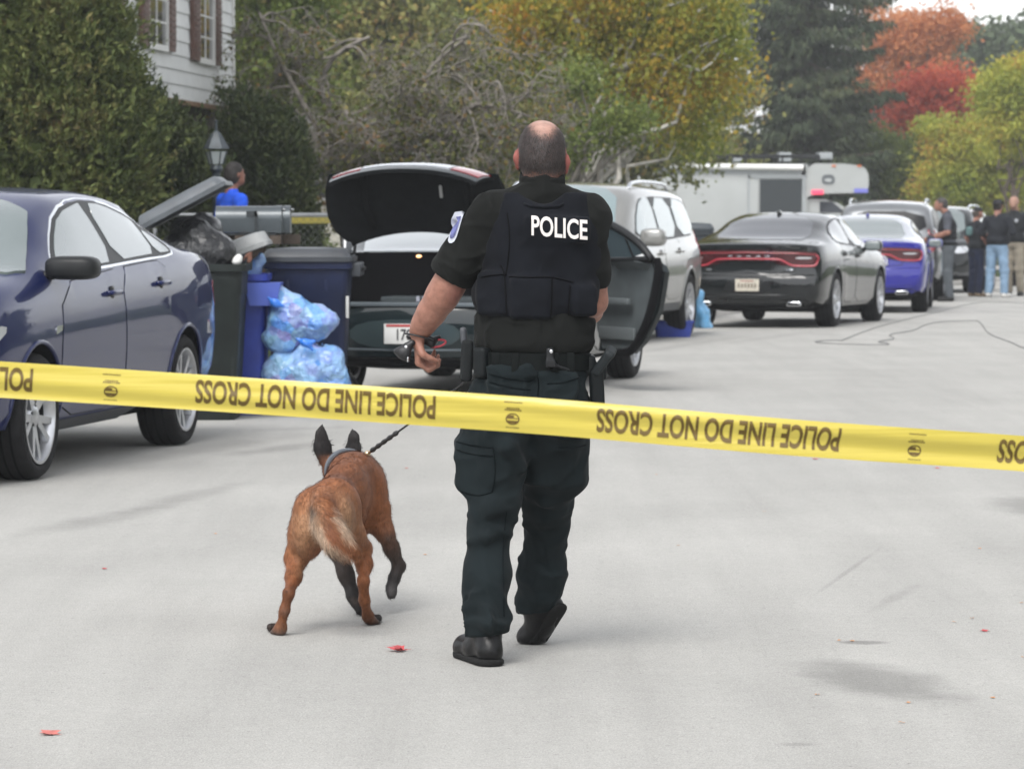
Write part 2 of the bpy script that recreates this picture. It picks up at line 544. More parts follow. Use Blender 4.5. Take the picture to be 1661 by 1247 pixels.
def road_material():
    m, nt, b = _new('road_asphalt')
    N = nt.nodes.new; Lk = nt.links.new
    tc = N('ShaderNodeTexCoord'); P = tc.outputs['Object']
    def noise(scale, det=4, rough=0.55, mapping=None):
        n = N('ShaderNodeTexNoise'); n.inputs['Scale'].default_value = scale; n.inputs['Detail'].default_value = det; n.inputs['Roughness'].default_value = rough
        if mapping:
            mp = N('ShaderNodeMapping'); mp.inputs['Scale'].default_value = mapping[0]; mp.inputs['Rotation'].default_value = (0, 0, mapping[1])
            Lk(P, mp.inputs['Vector']); Lk(mp.outputs[0], n.inputs['Vector'])
        else: Lk(P, n.inputs['Vector'])
        return n.outputs[0]
    def mrange(x, a, b_, c, d):
        r = N('ShaderNodeMapRange'); r.inputs['From Min'].default_value = a; r.inputs['From Max'].default_value = b_; r.inputs['To Min'].default_value = c; r.inputs['To Max'].default_value = d
        Lk(x, r.inputs[0]); return r.outputs[0]
    def mul(a, b_):
        r = N('ShaderNodeMath'); r.operation = 'MULTIPLY'; Lk(a, r.inputs[0])
        if isinstance(b_, float): r.inputs[1].default_value = b_
        else: Lk(b_, r.inputs[1])
        return r.outputs[0]
    f = mrange(noise(0.5, 5), 0.3, 0.7, 0.90, 1.07)
    f = mul(f, mrange(noise(55, 3, 0.75), 0.3, 0.72, 0.86, 1.12))
    f = mul(f, mrange(noise(170, 2, 0.8), 0.30, 0.72, 0.74, 1.24))
    f = mul(f, mrange(noise(14, 4, 0.7), 0.3, 0.72, 0.95, 1.05))
    # long faint wheel streaks along the street
    f = mul(f, mrange(noise(1.6, 5, 0.6, ((2.2, 0.16, 1), R(13))), 0.33, 0.62, 0.93, 1.03))
    # sparse dark specks of grit
    f = mul(f, mrange(noise(38, 1), 0.70, 0.76, 1.0, 0.72))
    dist = N('ShaderNodeTexNoise'); dist.inputs['Scale'].default_value = 4.0; dist.inputs['Detail'].default_value = 5
    Lk(P, dist.inputs['Vector'])
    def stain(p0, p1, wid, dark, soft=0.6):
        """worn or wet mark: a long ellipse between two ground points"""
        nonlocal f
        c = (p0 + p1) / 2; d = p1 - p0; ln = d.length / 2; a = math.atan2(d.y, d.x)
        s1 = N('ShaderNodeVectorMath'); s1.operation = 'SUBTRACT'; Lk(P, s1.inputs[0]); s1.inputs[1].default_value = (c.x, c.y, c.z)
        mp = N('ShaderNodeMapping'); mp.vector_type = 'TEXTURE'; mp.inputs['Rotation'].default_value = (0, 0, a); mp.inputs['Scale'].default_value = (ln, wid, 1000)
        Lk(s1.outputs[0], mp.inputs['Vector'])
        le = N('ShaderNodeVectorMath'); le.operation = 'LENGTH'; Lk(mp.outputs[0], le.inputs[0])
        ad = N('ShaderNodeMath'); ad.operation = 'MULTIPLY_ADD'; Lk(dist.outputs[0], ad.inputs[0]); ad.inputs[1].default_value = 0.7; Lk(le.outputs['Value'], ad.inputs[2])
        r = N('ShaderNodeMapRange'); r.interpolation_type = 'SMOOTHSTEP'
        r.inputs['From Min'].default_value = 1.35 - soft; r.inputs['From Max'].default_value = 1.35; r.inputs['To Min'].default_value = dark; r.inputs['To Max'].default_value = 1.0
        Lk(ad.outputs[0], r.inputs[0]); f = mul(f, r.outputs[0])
    stain(gp(1318, 1062), gp(1540, 1150), 0.27, 0.64, 0.7)
    stain(gp(1345, 1041), gp(1450, 1042), 0.07, 0.62, 0.5)
    stain(gp(1255, 1207), gp(1335, 1207), 0.045, 0.80, 0.6)
    stain(gp(-20, 880), gp(330, 808), 0.20, 0.82, 0.8)
    stain(gp(180, 838), gp(420, 775), 0.16, 0.80, 0.8)
    stain(gp(120, 765), gp(500, 700), 0.30, 0.79, 0.9)
    stain(gp(330, 745), gp(560, 712), 0.22, 0.74, 0.9)
    stain(gp(380, 700), gp(600, 690), 0.25, 0.86, 0.9)
    stain(gp(1640, 800), gp(1700, 845), 0.30, 0.72, 0.8)
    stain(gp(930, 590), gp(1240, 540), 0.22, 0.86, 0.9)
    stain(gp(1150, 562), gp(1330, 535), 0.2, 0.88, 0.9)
    stain(gp(1400, 1000), gp(1500, 940), 0.05, 0.86, 0.8)
    stain(gp(1300, 980), gp(1440, 880), 0.02, 0.82, 0.8)
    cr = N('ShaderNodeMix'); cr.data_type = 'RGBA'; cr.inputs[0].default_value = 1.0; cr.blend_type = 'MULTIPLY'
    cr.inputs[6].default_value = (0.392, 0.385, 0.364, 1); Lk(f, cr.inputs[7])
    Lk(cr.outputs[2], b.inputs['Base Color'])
    b.inputs['Roughness'].default_value = 0.8; b.inputs['Specular IOR Level'].default_value = 0.25
    nb = N('ShaderNodeTexNoise'); nb.inputs['Scale'].default_value = 120; nb.inputs['Detail'].default_value = 4; Lk(P, nb.inputs['Vector'])
    bp = N('ShaderNodeBump'); bp.inputs['Strength'].default_value = 0.5; bp.inputs['Distance'].default_value = 0.008
    Lk(nb.outputs[0], bp.inputs['Height']); Lk(bp.outputs[0], b.inputs['Normal'])
    return m
M_road = road_material()
M_grass = pbr('lawn_grass', (0.045, 0.070, 0.022), 0.9, var=0.4, vscale=3, bump=1.0, bscale=60, bdist=0.04, spec=0.2)
M_conc = pbr('kerb_concrete', (0.34, 0.33, 0.31), 0.85, var=0.15, vscale=8, bump=0.3, bscale=80)
def sheet(name, cols, mat, kind='structure'):
    """cols: functions d -> (x, z)"""
    mb = MB()
    mb.grid([[(float(fx(d)), float(d), float(fz(d))) for fx, fz in cols] for d in DS])
    o = mb.build(name, mat, None, smooth=True, recalc=False)
    return tag(o, kind=kind)
_g = MB()
_gy = list(np.arange(-60, 100, 8.0)) + list(np.arange(100, 420, 20.0)) + [600, 1000, 1800]
_gx = [-1500, -500, -200, -100, -50, -20, 0, 20, 50, 100, 200, 500, 1500]
_g.grid([[(x, y, gz(min(y, 140)) - 0.05) for x in _gx] for y in _gy])
tag(_g.build('ground', M_grass, None, smooth=True, recalc=False), kind='structure')
def rdz(o): return lambda d: gz(min(d, 140)) + o
sheet('road', [(xl, rdz(0)), (lambda d: xl(d) * 0.7 + xr(d) * 0.3, rdz(0)), (lambda d: xl(d) * 0.35 + xr(d) * 0.65, rdz(0)), (xr, rdz(0))], M_road)
sheet('kerb', [(lambda d: xl(d) + 0.02, rdz(-0.02)), (lambda d: xl(d), rdz(0.09)), (lambda d: xl(d) - 0.16, rdz(0.10)), (lambda d: xl(d) - 0.17, rdz(-0.02))], M_conc)
sheet('kerb', [(lambda d: xr(d) - 0.02, rdz(-0.02)), (lambda d: xr(d), rdz(0.09)), (lambda d: xr(d) + 0.16, rdz(0.10)), (lambda d: xr(d) + 0.17, rdz(-0.02))], M_conc)
def lz(k): return lambda d: gz(min(d, 140)) + (0.105 + k * max(0, min(1, (90 - d) / 20)))
sheet('lawn', [(lambda d: xl(d) - 0.172, lz(0)), (lambda d: xl(d) - 1.5, lz(0.02)), (lambda d: xl(d) - 4.0, lz(0.12)), (lambda d: xl(d) - 9.0, lz(0.2)), (lambda d: xl(d) - 45.0, lz(0.25))], M_grass)
sheet('lawn', [(lambda d: xr(d) + 0.172, lz(0)), (lambda d: xr(d) + 3, lz(0.05)), (lambda d: xr(d) + 40.0, lz(0.2))], M_grass)
_s = MB(); _s.grid([[(x, y, gz(y) + 0.135) for x in (-14, -4, 6, 15.0)] for y in (99, 105, 112)])
tag(_s.build('side_street', M_road, None, recalc=False), kind='structure')
def lawn_z(x, d):
    k = float(xl(d)) - x
    return float(np.interp(k, [0, 1.5, 4, 9], [lz(0)(d), lz(0.02)(d), lz(0.12)(d), lz(0.2)(d)]))

# ------------------------------------------------------------------ vegetation
M_bark = pbr('bark', (0.085, 0.065, 0.05), 0.9, var=0.35, vscale=12, bump=0.8, bscale=30, bdist=0.02)
M_barkgrey = pbr('grey_bark', (0.20, 0.18, 0.158), 0.9, var=0.35, vscale=9, bump=0.8, bscale=30, bdist=0.02)
M_birch = pbr('pale_bark', (0.42, 0.40, 0.36), 0.85, var=0.4, vscale=7, bump=0.5, bscale=25)
def unit(v): return v / np.maximum(np.linalg.norm(v, axis=-1, keepdims=True), 1e-9)
def leaf_quads(P, size, rng, long=1.6, dirs=None, jit=0.6, wid=None):
    """one small rhombic leaf at each point"""
    n = len(P)
    d = rng.normal(size=(n, 3))
    if dirs is not None: d = dirs + jit * d
    d = unit(d)
    u = unit(np.cross(d, rng.normal(size=(n, 3))))
    s = size * rng.uniform(0.65, 1.35, (n, 1))
    L = s * long / 2; W = s / 2 if wid is None else s * wid / 2
    nrm = np.cross(d, u) * s * 0.12
    V = np.stack([P - d * L, P + u * W + nrm, P + d * L, P - u * W + nrm], 1).reshape(-1, 3)
    F = np.arange(4 * n).reshape(n, 4)
    return V, F
def merge(parts):
    V, F, o = [], [], 0
    for v, f in parts:
        V.append(v); F.append(f + o); o += len(v)
    return np.concatenate(V), np.concatenate(F)
def lump_points(lumps, n, rng, shell=0.55):
    """clump centres inside lumpy crown (list of (centre, radii))"""
    w = np.array([r[0] * r[1] * r[2] for c, r in lumps]) ** 0.7; w /= w.sum()
    k = rng.choice(len(lumps), n, p=w)
    C = np.array([c for c, r in lumps])[k]; Rr = np.array([r for c, r in lumps])[k]
    d = unit(rng.normal(size=(n, 3)))
    q = rng.uniform(0, 1, (n, 1)) ** shell
    return C + d * q * Rr
def limb(mb, a, b, ra, rb, rng, wob=0.12, seg=6, n=6, m=0):
    a, b = Vector(a), Vector(b)
    L = (b - a).length
    pts = []
    for i in range(seg + 1):
        t = i / seg
        p = a.lerp(b, t)
        if 0 < i < seg: p += Vector(rng.normal(size=3)) * L * wob * 0.5
        pts.append(p)
    pts = catmull(pts, 2)
    mb.tube(pts, list(np.linspace(ra, rb, len(pts))), n, m)
    return pts
def tree(name, label, base, lumps, leaf, seed, nclump=300, per=40, spread=0.3, size=0.1, trunk_r=0.15, bark=None, group=None, cat='tree', droop=0.0, long=1.5, lean=(0, 0), shell=0.34, limbs=10, crown='crown'):
    rng = np.random.default_rng(seed)
    bx = Vector(base)
    root = thing(name, label, cat, bx, 0, group)
    top = max(c[2] + r[2] for c, r in lumps); lowc = min(c[2] - r[2] for c, r in lumps)
    mb = MB()
    tp = limb(mb, (0, 0, -0.1), (lean[0], lean[1], top * 0.8), trunk_r, trunk_r * 0.15, rng, 0.04, 7, 8)
    for i in range(limbs):
        c, r = lumps[i % len(lumps)]
        t = tp[int(len(tp) * rng.uniform(0.25, 0.75))]
        e = np.array(c) + unit(rng.normal(size=3)) * np.array(r) * 0.8
        limb(mb, t, e, trunk_r * 0.4, 0.012, rng, 0.14, 5, 5)
    mb.build('trunk', bark or M_bark, root, smooth=True, recalc=False)
    C = lump_points(lumps, nclump, rng, shell)
    P = np.repeat(C, per, 0) + rng.normal(size=(nclump * per, 3)) * spread * np.array([1, 1, 0.6])
    dirs = None
    if droop: 
        dirs = np.tile([0, 0, -droop], (len(P), 1))
        P[:, 2] -= rng.uniform(0, 1, len(P)) ** 2 * spread * 3 * droop
    V, F = leaf_quads(P, size, rng, long, dirs, 0.6)
    raw(crown, V, F, leaf, root)
    return root
def conifer_column(name, label, base, h, lumps, leaf, seed, n, size, group=None, jitr=0.10):
    """dense upright evergreen: short feathery sprays leaning up and out from a lumpy body"""
    rng = np.random.default_rng(seed)
    root = thing(name, label, 'shrub', base, 0, group)
    mb = MB(); limb(mb, (0, 0, -0.1), (0, 0, h * 0.75), 0.09, 0.02, rng, 0.03, 5, 7)
    for i in range(8):
        c, r = lumps[i % len(lumps)]
        limb(mb, (0, 0, h * rng.uniform(0.1, 0.4)), c, 0.04, 0.01, rng, 0.1, 4, 5)
    mb.build('trunk', M_bark, root, smooth=True, recalc=False)
    w = np.array([(r[0] * r[1] + r[0] * r[2]) for c, r in lumps]); w /= w.sum()
    # spray tips spread over the lumps; each spray is a tuft of leaves along an up-and-out line
    ns = n // 14
    k = rng.choice(len(lumps), ns, p=w)
    C = np.array([c for c, r in lumps])[k]; Rr = np.array([r for c, r in lumps])[k]
    d = unit(rng.normal(size=(ns, 3)))
    bumpy = 1 + 0.16 * vnoise(C * 1.0 + d * 2.6, 3)[:, None] + jitr * rng.normal(size=(ns, 1))
    S = C + d * Rr * bumpy * rng.uniform(0.72, 1, (ns, 1))
    D = unit(d + np.array([0, 0, 0.9]) + 0.35 * rng.normal(size=(ns, 3)))
    t = rng.uniform(-0.5, 1, (ns, 14, 1))
    P = (S[:, None] + D[:, None] * t * size * 3.2 + rng.normal(size=(ns, 14, 3)) * size * 0.55).reshape(-1, 3)
    V1 = leaf_quads(P, size, rng, 1.9, np.repeat(D, 14, 0), 0.5, 0.6)
    # inner filling: larger dim sprays so that the body stays dense
    n2 = n // 10
    k = rng.choice(len(lumps), n2, p=w)
    C = np.array([c for c, r in lumps])[k]; Rr = np.array([r for c, r in lumps])[k]
    P2 = C + unit(rng.normal(size=(n2, 3))) * Rr * rng.uniform(0.3, 0.74, (n2, 1))
    V2 = leaf_quads(P2, size * 3.0, rng, 1.3)
    V, F = merge([V1, V2])
    V[:, 2] = np.maximum(V[:, 2], 0.0)
    raw('crown', V, F, leaf, root)
    return root
def base_at(px, d, dz=None):
    p = at(px, 500, d)
    return (p.x, d, lawn_z(p.x, d) if dz is None else dz)
def rel(b, px, py, d):
    p = at(px, py, d)
    return np.array([p.x - b[0], p.y - b[1], p.z - b[2]])

L_arb = leafmat('evergreen_sprays', [(0.032, 0.048, 0.015), (0.075, 0.10, 0.028), (0.145, 0.165, 0.052), (0.18, 0.14, 0.055)], 0.12, 0.7, 1.6, 0.55)
L_yew = leafmat('dark_sprays', [(0.020, 0.034, 0.013), (0.044, 0.062, 0.021), (0.09, 0.105, 0.037)], 0.1, 0.7, 1.6, 0.5)
L_crab = leafmat('crabapple_leaves', [(0.06, 0.08, 0.02), (0.11, 0.135, 0.04), (0.17, 0.17, 0.05), (0.24, 0.13, 0.05)], 0.3, 0.6, 1.5, 0.4)
L_birch = leafmat('birch_leaves', [(0.113, 0.159, 0.03), (0.197, 0.234, 0.039), (0.302, 0.302, 0.048), (0.454, 0.333, 0.048), (0.484, 0.227, 0.034)], 0.5, 0.55, 0.75, 0.62)
L_green = leafmat('green_leaves', [(0.078, 0.12, 0.026), (0.144, 0.186, 0.042), (0.228, 0.264, 0.066)], 0.35, 0.6, 1.0, 0.5)
L_olive = leafmat('olive_leaves', [(0.113, 0.135, 0.041), (0.194, 0.217, 0.067), (0.284, 0.269, 0.09), (0.344, 0.224, 0.083)], 0.3, 0.6, 0.6, 0.5)
L_spr = leafmat('spruce_needles', [(0.028, 0.044, 0.025), (0.05, 0.068, 0.035), (0.085, 0.098, 0.044)], 0.05, 0.7, 0.6, 0.5)
L_oran = leafmat('orange_leaves', [(0.462, 0.165, 0.061), (0.594, 0.242, 0.094), (0.638, 0.319, 0.154)], 0.5, 0.6, 0.5, 0.5)
L_red = leafmat('red_leaves', [(0.399, 0.058, 0.037), (0.525, 0.105, 0.058), (0.588, 0.189, 0.079)], 0.5, 0.6, 0.5, 0.5)
L_far = leafmat('far_green_leaves', [(0.063, 0.092, 0.048), (0.092, 0.124, 0.063), (0.138, 0.167, 0.078)], 0.2, 0.6, 0.4, 0.5)
L_yel = leafmat('yellow_green_leaves', [(0.204, 0.262, 0.047), (0.32, 0.364, 0.062), (0.32, 0.364, 0.062), (0.451, 0.451, 0.073), (0.451, 0.451, 0.073), (0.582, 0.437, 0.081), (0.612, 0.248, 0.081)], 0.5, 0.6, 0.55, 0.62)

def plant_all():
    # evergreens on the left
    b = base_at(60, 33)
    def lump(px, py, d, r): return (rel(b, px, py, d), r)
    conifer_column('evergreen_shrub', 'tall broad dark green evergreen behind the dark blue sedan', b, 4.6,
        [lump(40, 60, 33, (1.0, 0.9, 1.3)), lump(-60, 150, 33, (1.1, 0.9, 1.5)), lump(120, 110, 33, (0.62, 0.8, 1.2)), lump(75, 260, 33, (1.05, 0.95, 1.2)), lump(165, 265, 33, (0.48, 0.8, 0.95)), lump(125, 30, 33.2, (0.34, 0.6, 0.8)), lump(40, 420, 33, (1.15, 0.95, 1.1)), lump(10, -60, 33, (0.6, 0.6, 0.7)), lump(190, 190, 33.2, (0.32, 0.5, 0.6)), lump(170, 400, 33.2, (0.45, 0.7, 0.8))], L_arb, 1, 170000, 0.034, 'evergreens by the house')
    b = base_at(285, 36)
    conifer_column('evergreen_shrub', 'lower dark evergreen between the tall evergreen and the lamp post', b, 2.6,
        [lump(262, 255, 36, (0.32, 0.5, 0.55)), lump(298, 300, 36, (0.32, 0.5, 0.6)), lump(255, 350, 36, (0.5, 0.6, 0.9)), lump(310, 390, 36, (0.45, 0.6, 0.9)), lump(240, 210, 36.2, (0.22, 0.4, 0.4))], L_yew, 2, 60000, 0.036, 'evergreens by the house')
    b = base_at(440, 41)
    conifer_column('evergreen_shrub', 'dark evergreen behind the mailboxes and beside the beige house', b, 2.7,
        [lump(405, 255, 41, (0.40, 0.5, 0.75)), lump(450, 285, 41, (0.36, 0.5, 0.75)), lump(420, 370, 41, (0.55, 0.6, 0.9)), lump(470, 385, 41, (0.32, 0.5, 0.8)), lump(425, 460, 41, (0.62, 0.6, 0.8))], L_yew, 3, 60000, 0.042, 'evergreens by the house')
    # small plants by the beige house wall
    for px, h, s in ((512, 0.9, 4), (532, 0.75, 5)):
        b = base_at(px, 50)
        tree('garden_plant', 'thin green garden plant left of the open black trunk lid, nearer the mailboxes' if px == 512 else 'thin green garden plant left of the open black trunk lid, against its edge', b, [((0, 0, h * 0.6), (0.16, 0.16, h * 0.45))], L_green, s, 40, 14, 0.07, 0.05, 0.015, M_bark, 'garden plants', 'plant', limbs=5)
    # trees behind
    b = base_at(430, 58)
    tree('leafy_tree', 'light green leafy tree right of the white sided house', b, [(rel(b, 420, 60, 58), (0.9, 0.9, 1.2)), (rel(b, 480, 150, 58), (0.8, 0.9, 0.9)), (rel(b, 400, 170, 58), (0.6, 0.8, 0.8)), (rel(b, 450, -40, 58), (1.1, 1.0, 1.0))], L_green, 6, 200, 110, 0.22, 0.06, 0.12, group='trees behind the houses')
    b = base_at(560, 80)
    tree('leafy_tree', 'dull olive tree filling the gap above the crabapple', b, [(rel(b, 480, 120, 80), (2.0, 1.8, 2.2)), (rel(b, 620, 60, 80), (2.2, 1.8, 2.4)), (rel(b, 560, 210, 79), (2.4, 1.5, 1.3)), (rel(b, 560, -60, 80), (2.6, 2, 2.0))], L_olive, 7, 420, 130, 0.42, 0.095, 0.25, group='trees behind the houses')
    b = base_at(760, 84)
    tree('leafy_tree', 'dull olive tree behind the head of the walking officer', b, [(rel(b, 720, 100, 84), (2.1, 1.8, 2.2)), (rel(b, 850, 150, 84), (2.0, 1.8, 2.0)), (rel(b, 760, 230, 83), (2.4, 1.5, 1.2)), (rel(b, 780, -40, 84), (2.6, 2, 2.0))], L_olive, 8, 420, 130, 0.42, 0.095, 0.25, group='trees behind the houses')
    b = base_at(1010, 88)
    tree('leafy_tree', 'dull olive tree above the white motorhome, left of the spruce', b, [(rel(b, 960, 120, 88), (2.2, 1.8, 2.4)), (rel(b, 1080, 130, 88), (2.0, 1.8, 2.2)), (rel(b, 1020, 235, 87), (2.4, 1.5, 0.9)), (rel(b, 1020, -40, 88), (2.6, 2, 2.0))], L_olive, 9, 420, 130, 0.42, 0.095, 0.25, group='trees behind the houses')
    # weeping birch, green going yellow
    b = base_at(960, 58)
    lm = [(rel(b, 900, 20, 58), (1.0, 1.2, 1.1)), (rel(b, 1010, 30, 58), (1.1, 1.2, 1.1)), (rel(b, 1110, 40, 58), (1.0, 1.1, 1.0)), (rel(b, 1160, 110, 58), (0.5, 0.8, 0.9)), (rel(b, 1060, 120, 58), (0.9, 1.0, 0.9)), (rel(b, 940, 110, 58), (0.8, 1, 0.7)), (rel(b, 1120, 190, 58), (0.45, 0.7, 0.6)), (rel(b, 1000, -70, 58), (1.8, 1.5, 0.9)), (rel(b, 830, 20, 58.3), (0.6, 0.9, 0.8)), (rel(b, 1170, 30, 58), (0.35, 0.6, 0.7))]
    tree('birch_tree', 'weeping birch with green, yellow and orange leaves above the silver sport utility', b, lm, L_birch, 10, 470, 62, 0.20, 0.058, 0.16, M_birch, droop=0.8, shell=0.6, limbs=22)
    b = base_at(930, 53)
    lm = [(rel(b, 950, 215, 53), (0.5, 0.6, 0.35)), (rel(b, 1020, 195, 53), (0.5, 0.6, 0.32)), (rel(b, 930, 130, 53), (0.45, 0.6, 0.35)), (rel(b, 910, 255, 53), (0.3, 0.5, 0.25))]
    tree('apple_tree', 'small loose green tree overhanging the silver sport utility', b, lm, L_green, 11, 260, 14, 0.17, 0.055, 0.07, M_barkgrey, limbs=16, shell=0.7)
    crabapple()
    spruce()
    # the far side of the street, outside the picture: what the car sides mirror
    for i, (x, y, k) in enumerate(((15, 8, 0), (16, 17, 1), (15.5, 27, 0), (19, 38, 1), (23, 50, 0))):
        tree('leafy_tree', 'broad green tree across the street, outside the picture', (x, y, 0.1), [((0, 0, 3.4), (3.2, 3.6, 2.4)), ((-.6, 1.5, 5.4), (2.4, 2.6, 2.0)), ((-.4, -2.5, 2.0), (2.2, 2.6, 1.7)), ((-.4, 2.5, 1.8), (2.2, 2.6, 1.6))], L_olive if k else L_far, 60 + i, 260, 40, 0.5, 0.26, 0.25, group='trees across the street')
    for i, (x, y, k) in enumerate(((-24, -26, 0), (-13, -32, 1), (-2, -36, 0), (9, -33, 1), (19, -27, 0))):
        tree('leafy_tree', 'broad green tree behind the viewer, outside the picture', (x, y, -0.05), [((0, 0, 4.6), (4.6, 3.4, 3.2)), ((-1.6, 1, 7.4), (3.2, 2.6, 2.6)), ((2.5, .5, 3.0), (3.2, 2.6, 2.4)), ((-2.5, .5, 2.6), (3.2, 2.6, 2.2))], L_far, 80 + i, 300, 40, 0.6, 0.32, 0.3, group='trees behind the viewer')
    # far colours on the right
    def far(px, d, lumps, leaf, name, label, seed, nc, per, spread, size, tr=0.25, bark=None, **k):
        b = base_at(px, d, gz(min(d, 140)) + 0.1)
        tree(name, label, b, [(rel(b, a, c, d + dd), r) for a, c, dd, r in lumps], leaf, seed, nc, per, spread, size, tr, bark, group='far autumn trees', **k)
    far(1480, 140, [(1480, 60, 0, (1.5, 1.6, 1.0)), (1530, 45, 0, (0.9, 1, 0.75)), (1430, 70, 0, (0.9, 1, 0.7)), (1410, 125, 0, (0.8, 1, 0.55)), (1470, 95, 0, (1.0, 1, 0.7)), (1420, 20, 3, (0.5, 0.8, 0.4)), (1510, 110, 0, (0.8, 1, 0.5))], L_oran, 'maple_tree', 'faded orange maple standing out against the white sky', 20, 130, 120, 0.42, 0.105, 0.25, shell=0.6, limbs=16)
    far(1515, 120, [(1515, 165, 0, (1.2, 1.2, 0.8)), (1480, 180, 0, (0.6, 0.9, 0.6)), (1560, 165, 0, (0.8, 0.9, 0.6)), (1590, 180, 1, (0.5, 0.8, 0.5)), (1530, 140, 0, (0.6, 0.8, 0.45)), (1475, 205, 0, (0.35, 0.6, 0.35))], L_red, 'maple_tree', 'bright red maple below the orange maple', 21, 130, 110, 0.42, 0.10, 0.2)
    far(1590, 175, [(1560, 90, 0, (2.0, 2, 1.6)), (1610, 95, 0, (1.6, 2, 1.4)), (1650, 88, 0, (1.8, 2, 1.4)), (1710, 80, 0, (2, 2, 1.7)), (1500, 140, 0, (2.0, 2, 1.6)), (1560, 150, 0, (3, 2, 2)), (1450, 200, 0, (2.5, 2, 2.2)), (1600, 260, 0, (6, 2, 3.0))], L_far, 'oak_tree', 'large dull green tree behind the red maple at the right', 22, 520, 70, 0.5, 0.24, 0.4)
    far(1400, 150, [(1400, 190, 0, (2, 2, 2.0)), (1440, 250, 0, (2, 2, 2.0)), (1360, 240, 0, (2, 2, 2.5))], L_far, 'oak_tree', 'dull green tree showing between the spruce and the red maple', 23, 200, 70, 0.45, 0.22, 0.3)
    far(1640, 104, [(1640, 150, 0, (0.8, 1, 0.8)), (1685, 145, 0, (1.1, 1.2, 1.0)), (1610, 150, 0, (0.5, 0.8, 0.5)), (1660, 200, 0, (1.2, 1, 1.0)), (1690, 120, 0, (0.8, 1, 0.7))], L_yel, 'birch_tree', 'tall yellow green tree at the right edge beside the dull green tree', 24, 200, 130, 0.26, 0.08, 0.12)
    far(1560, 112, [(1560, 250, 0, (1.2, 1.2, 0.9)), (1600, 225, 0, (0.9, 1, 0.7)), (1640, 250, 0, (1.0, 1, 1.0)), (1540, 300, 0, (1.2, 1, 0.8)), (1630, 310, 0, (1.3, 1, 0.8)), (1520, 215, 0, (0.45, 0.7, 0.5)), (1690, 260, 0, (1, 1, 1.2))], L_yel, 'hazel_bush', 'broad yellow green bush above the group of officers', 25, 330, 130, 0.25, 0.078, 0.12, cat='bush')
    far(1462, 116, [(1460, 275, 0, (0.9, 1, 0.8)), (1430, 290, 0, (0.7, 1, 0.7)), (1490, 250, 0, (0.6, 0.8, 0.6)), (1480, 330, 0, (1.2, 1, 0.8)), (1425, 240, 1, (0.5, 0.8, 0.7))], L_green, 'hazel_bush', 'green bush right of the white motorhome', 26, 220, 130, 0.25, 0.078, 0.12, cat='bush')
    # hedge mass closing the view low down behind the vehicles
    far(1250, 118, [(1150, 300, 0, (2.4, 1.5, 1.6)), (1280, 300, 0, (2.4, 1.5, 1.6)), (1400, 300, 0, (2.4, 1.5, 1.6)), (1340, 290, 0, (2, 1.5, 1.3)), (1200, 290, 0, (2, 1.5, 1.3))], L_far, 'leafy_tree', 'dim green tree behind the white motorhome', 27, 420, 60, 0.4, 0.2, 0.2)
    far(980, 112, [(860, 280, 0, (2.6, 1.5, 1.9)), (980, 260, 0, (2.6, 1.5, 1.9)), (1080, 290, 0, (2.4, 1.5, 1.6)), (760, 250, 0, (2.6, 1.5, 2))], L_olive, 'leafy_tree', 'dim tree behind the left end of the motorhome', 28, 400, 60, 0.45, 0.22, 0.2)

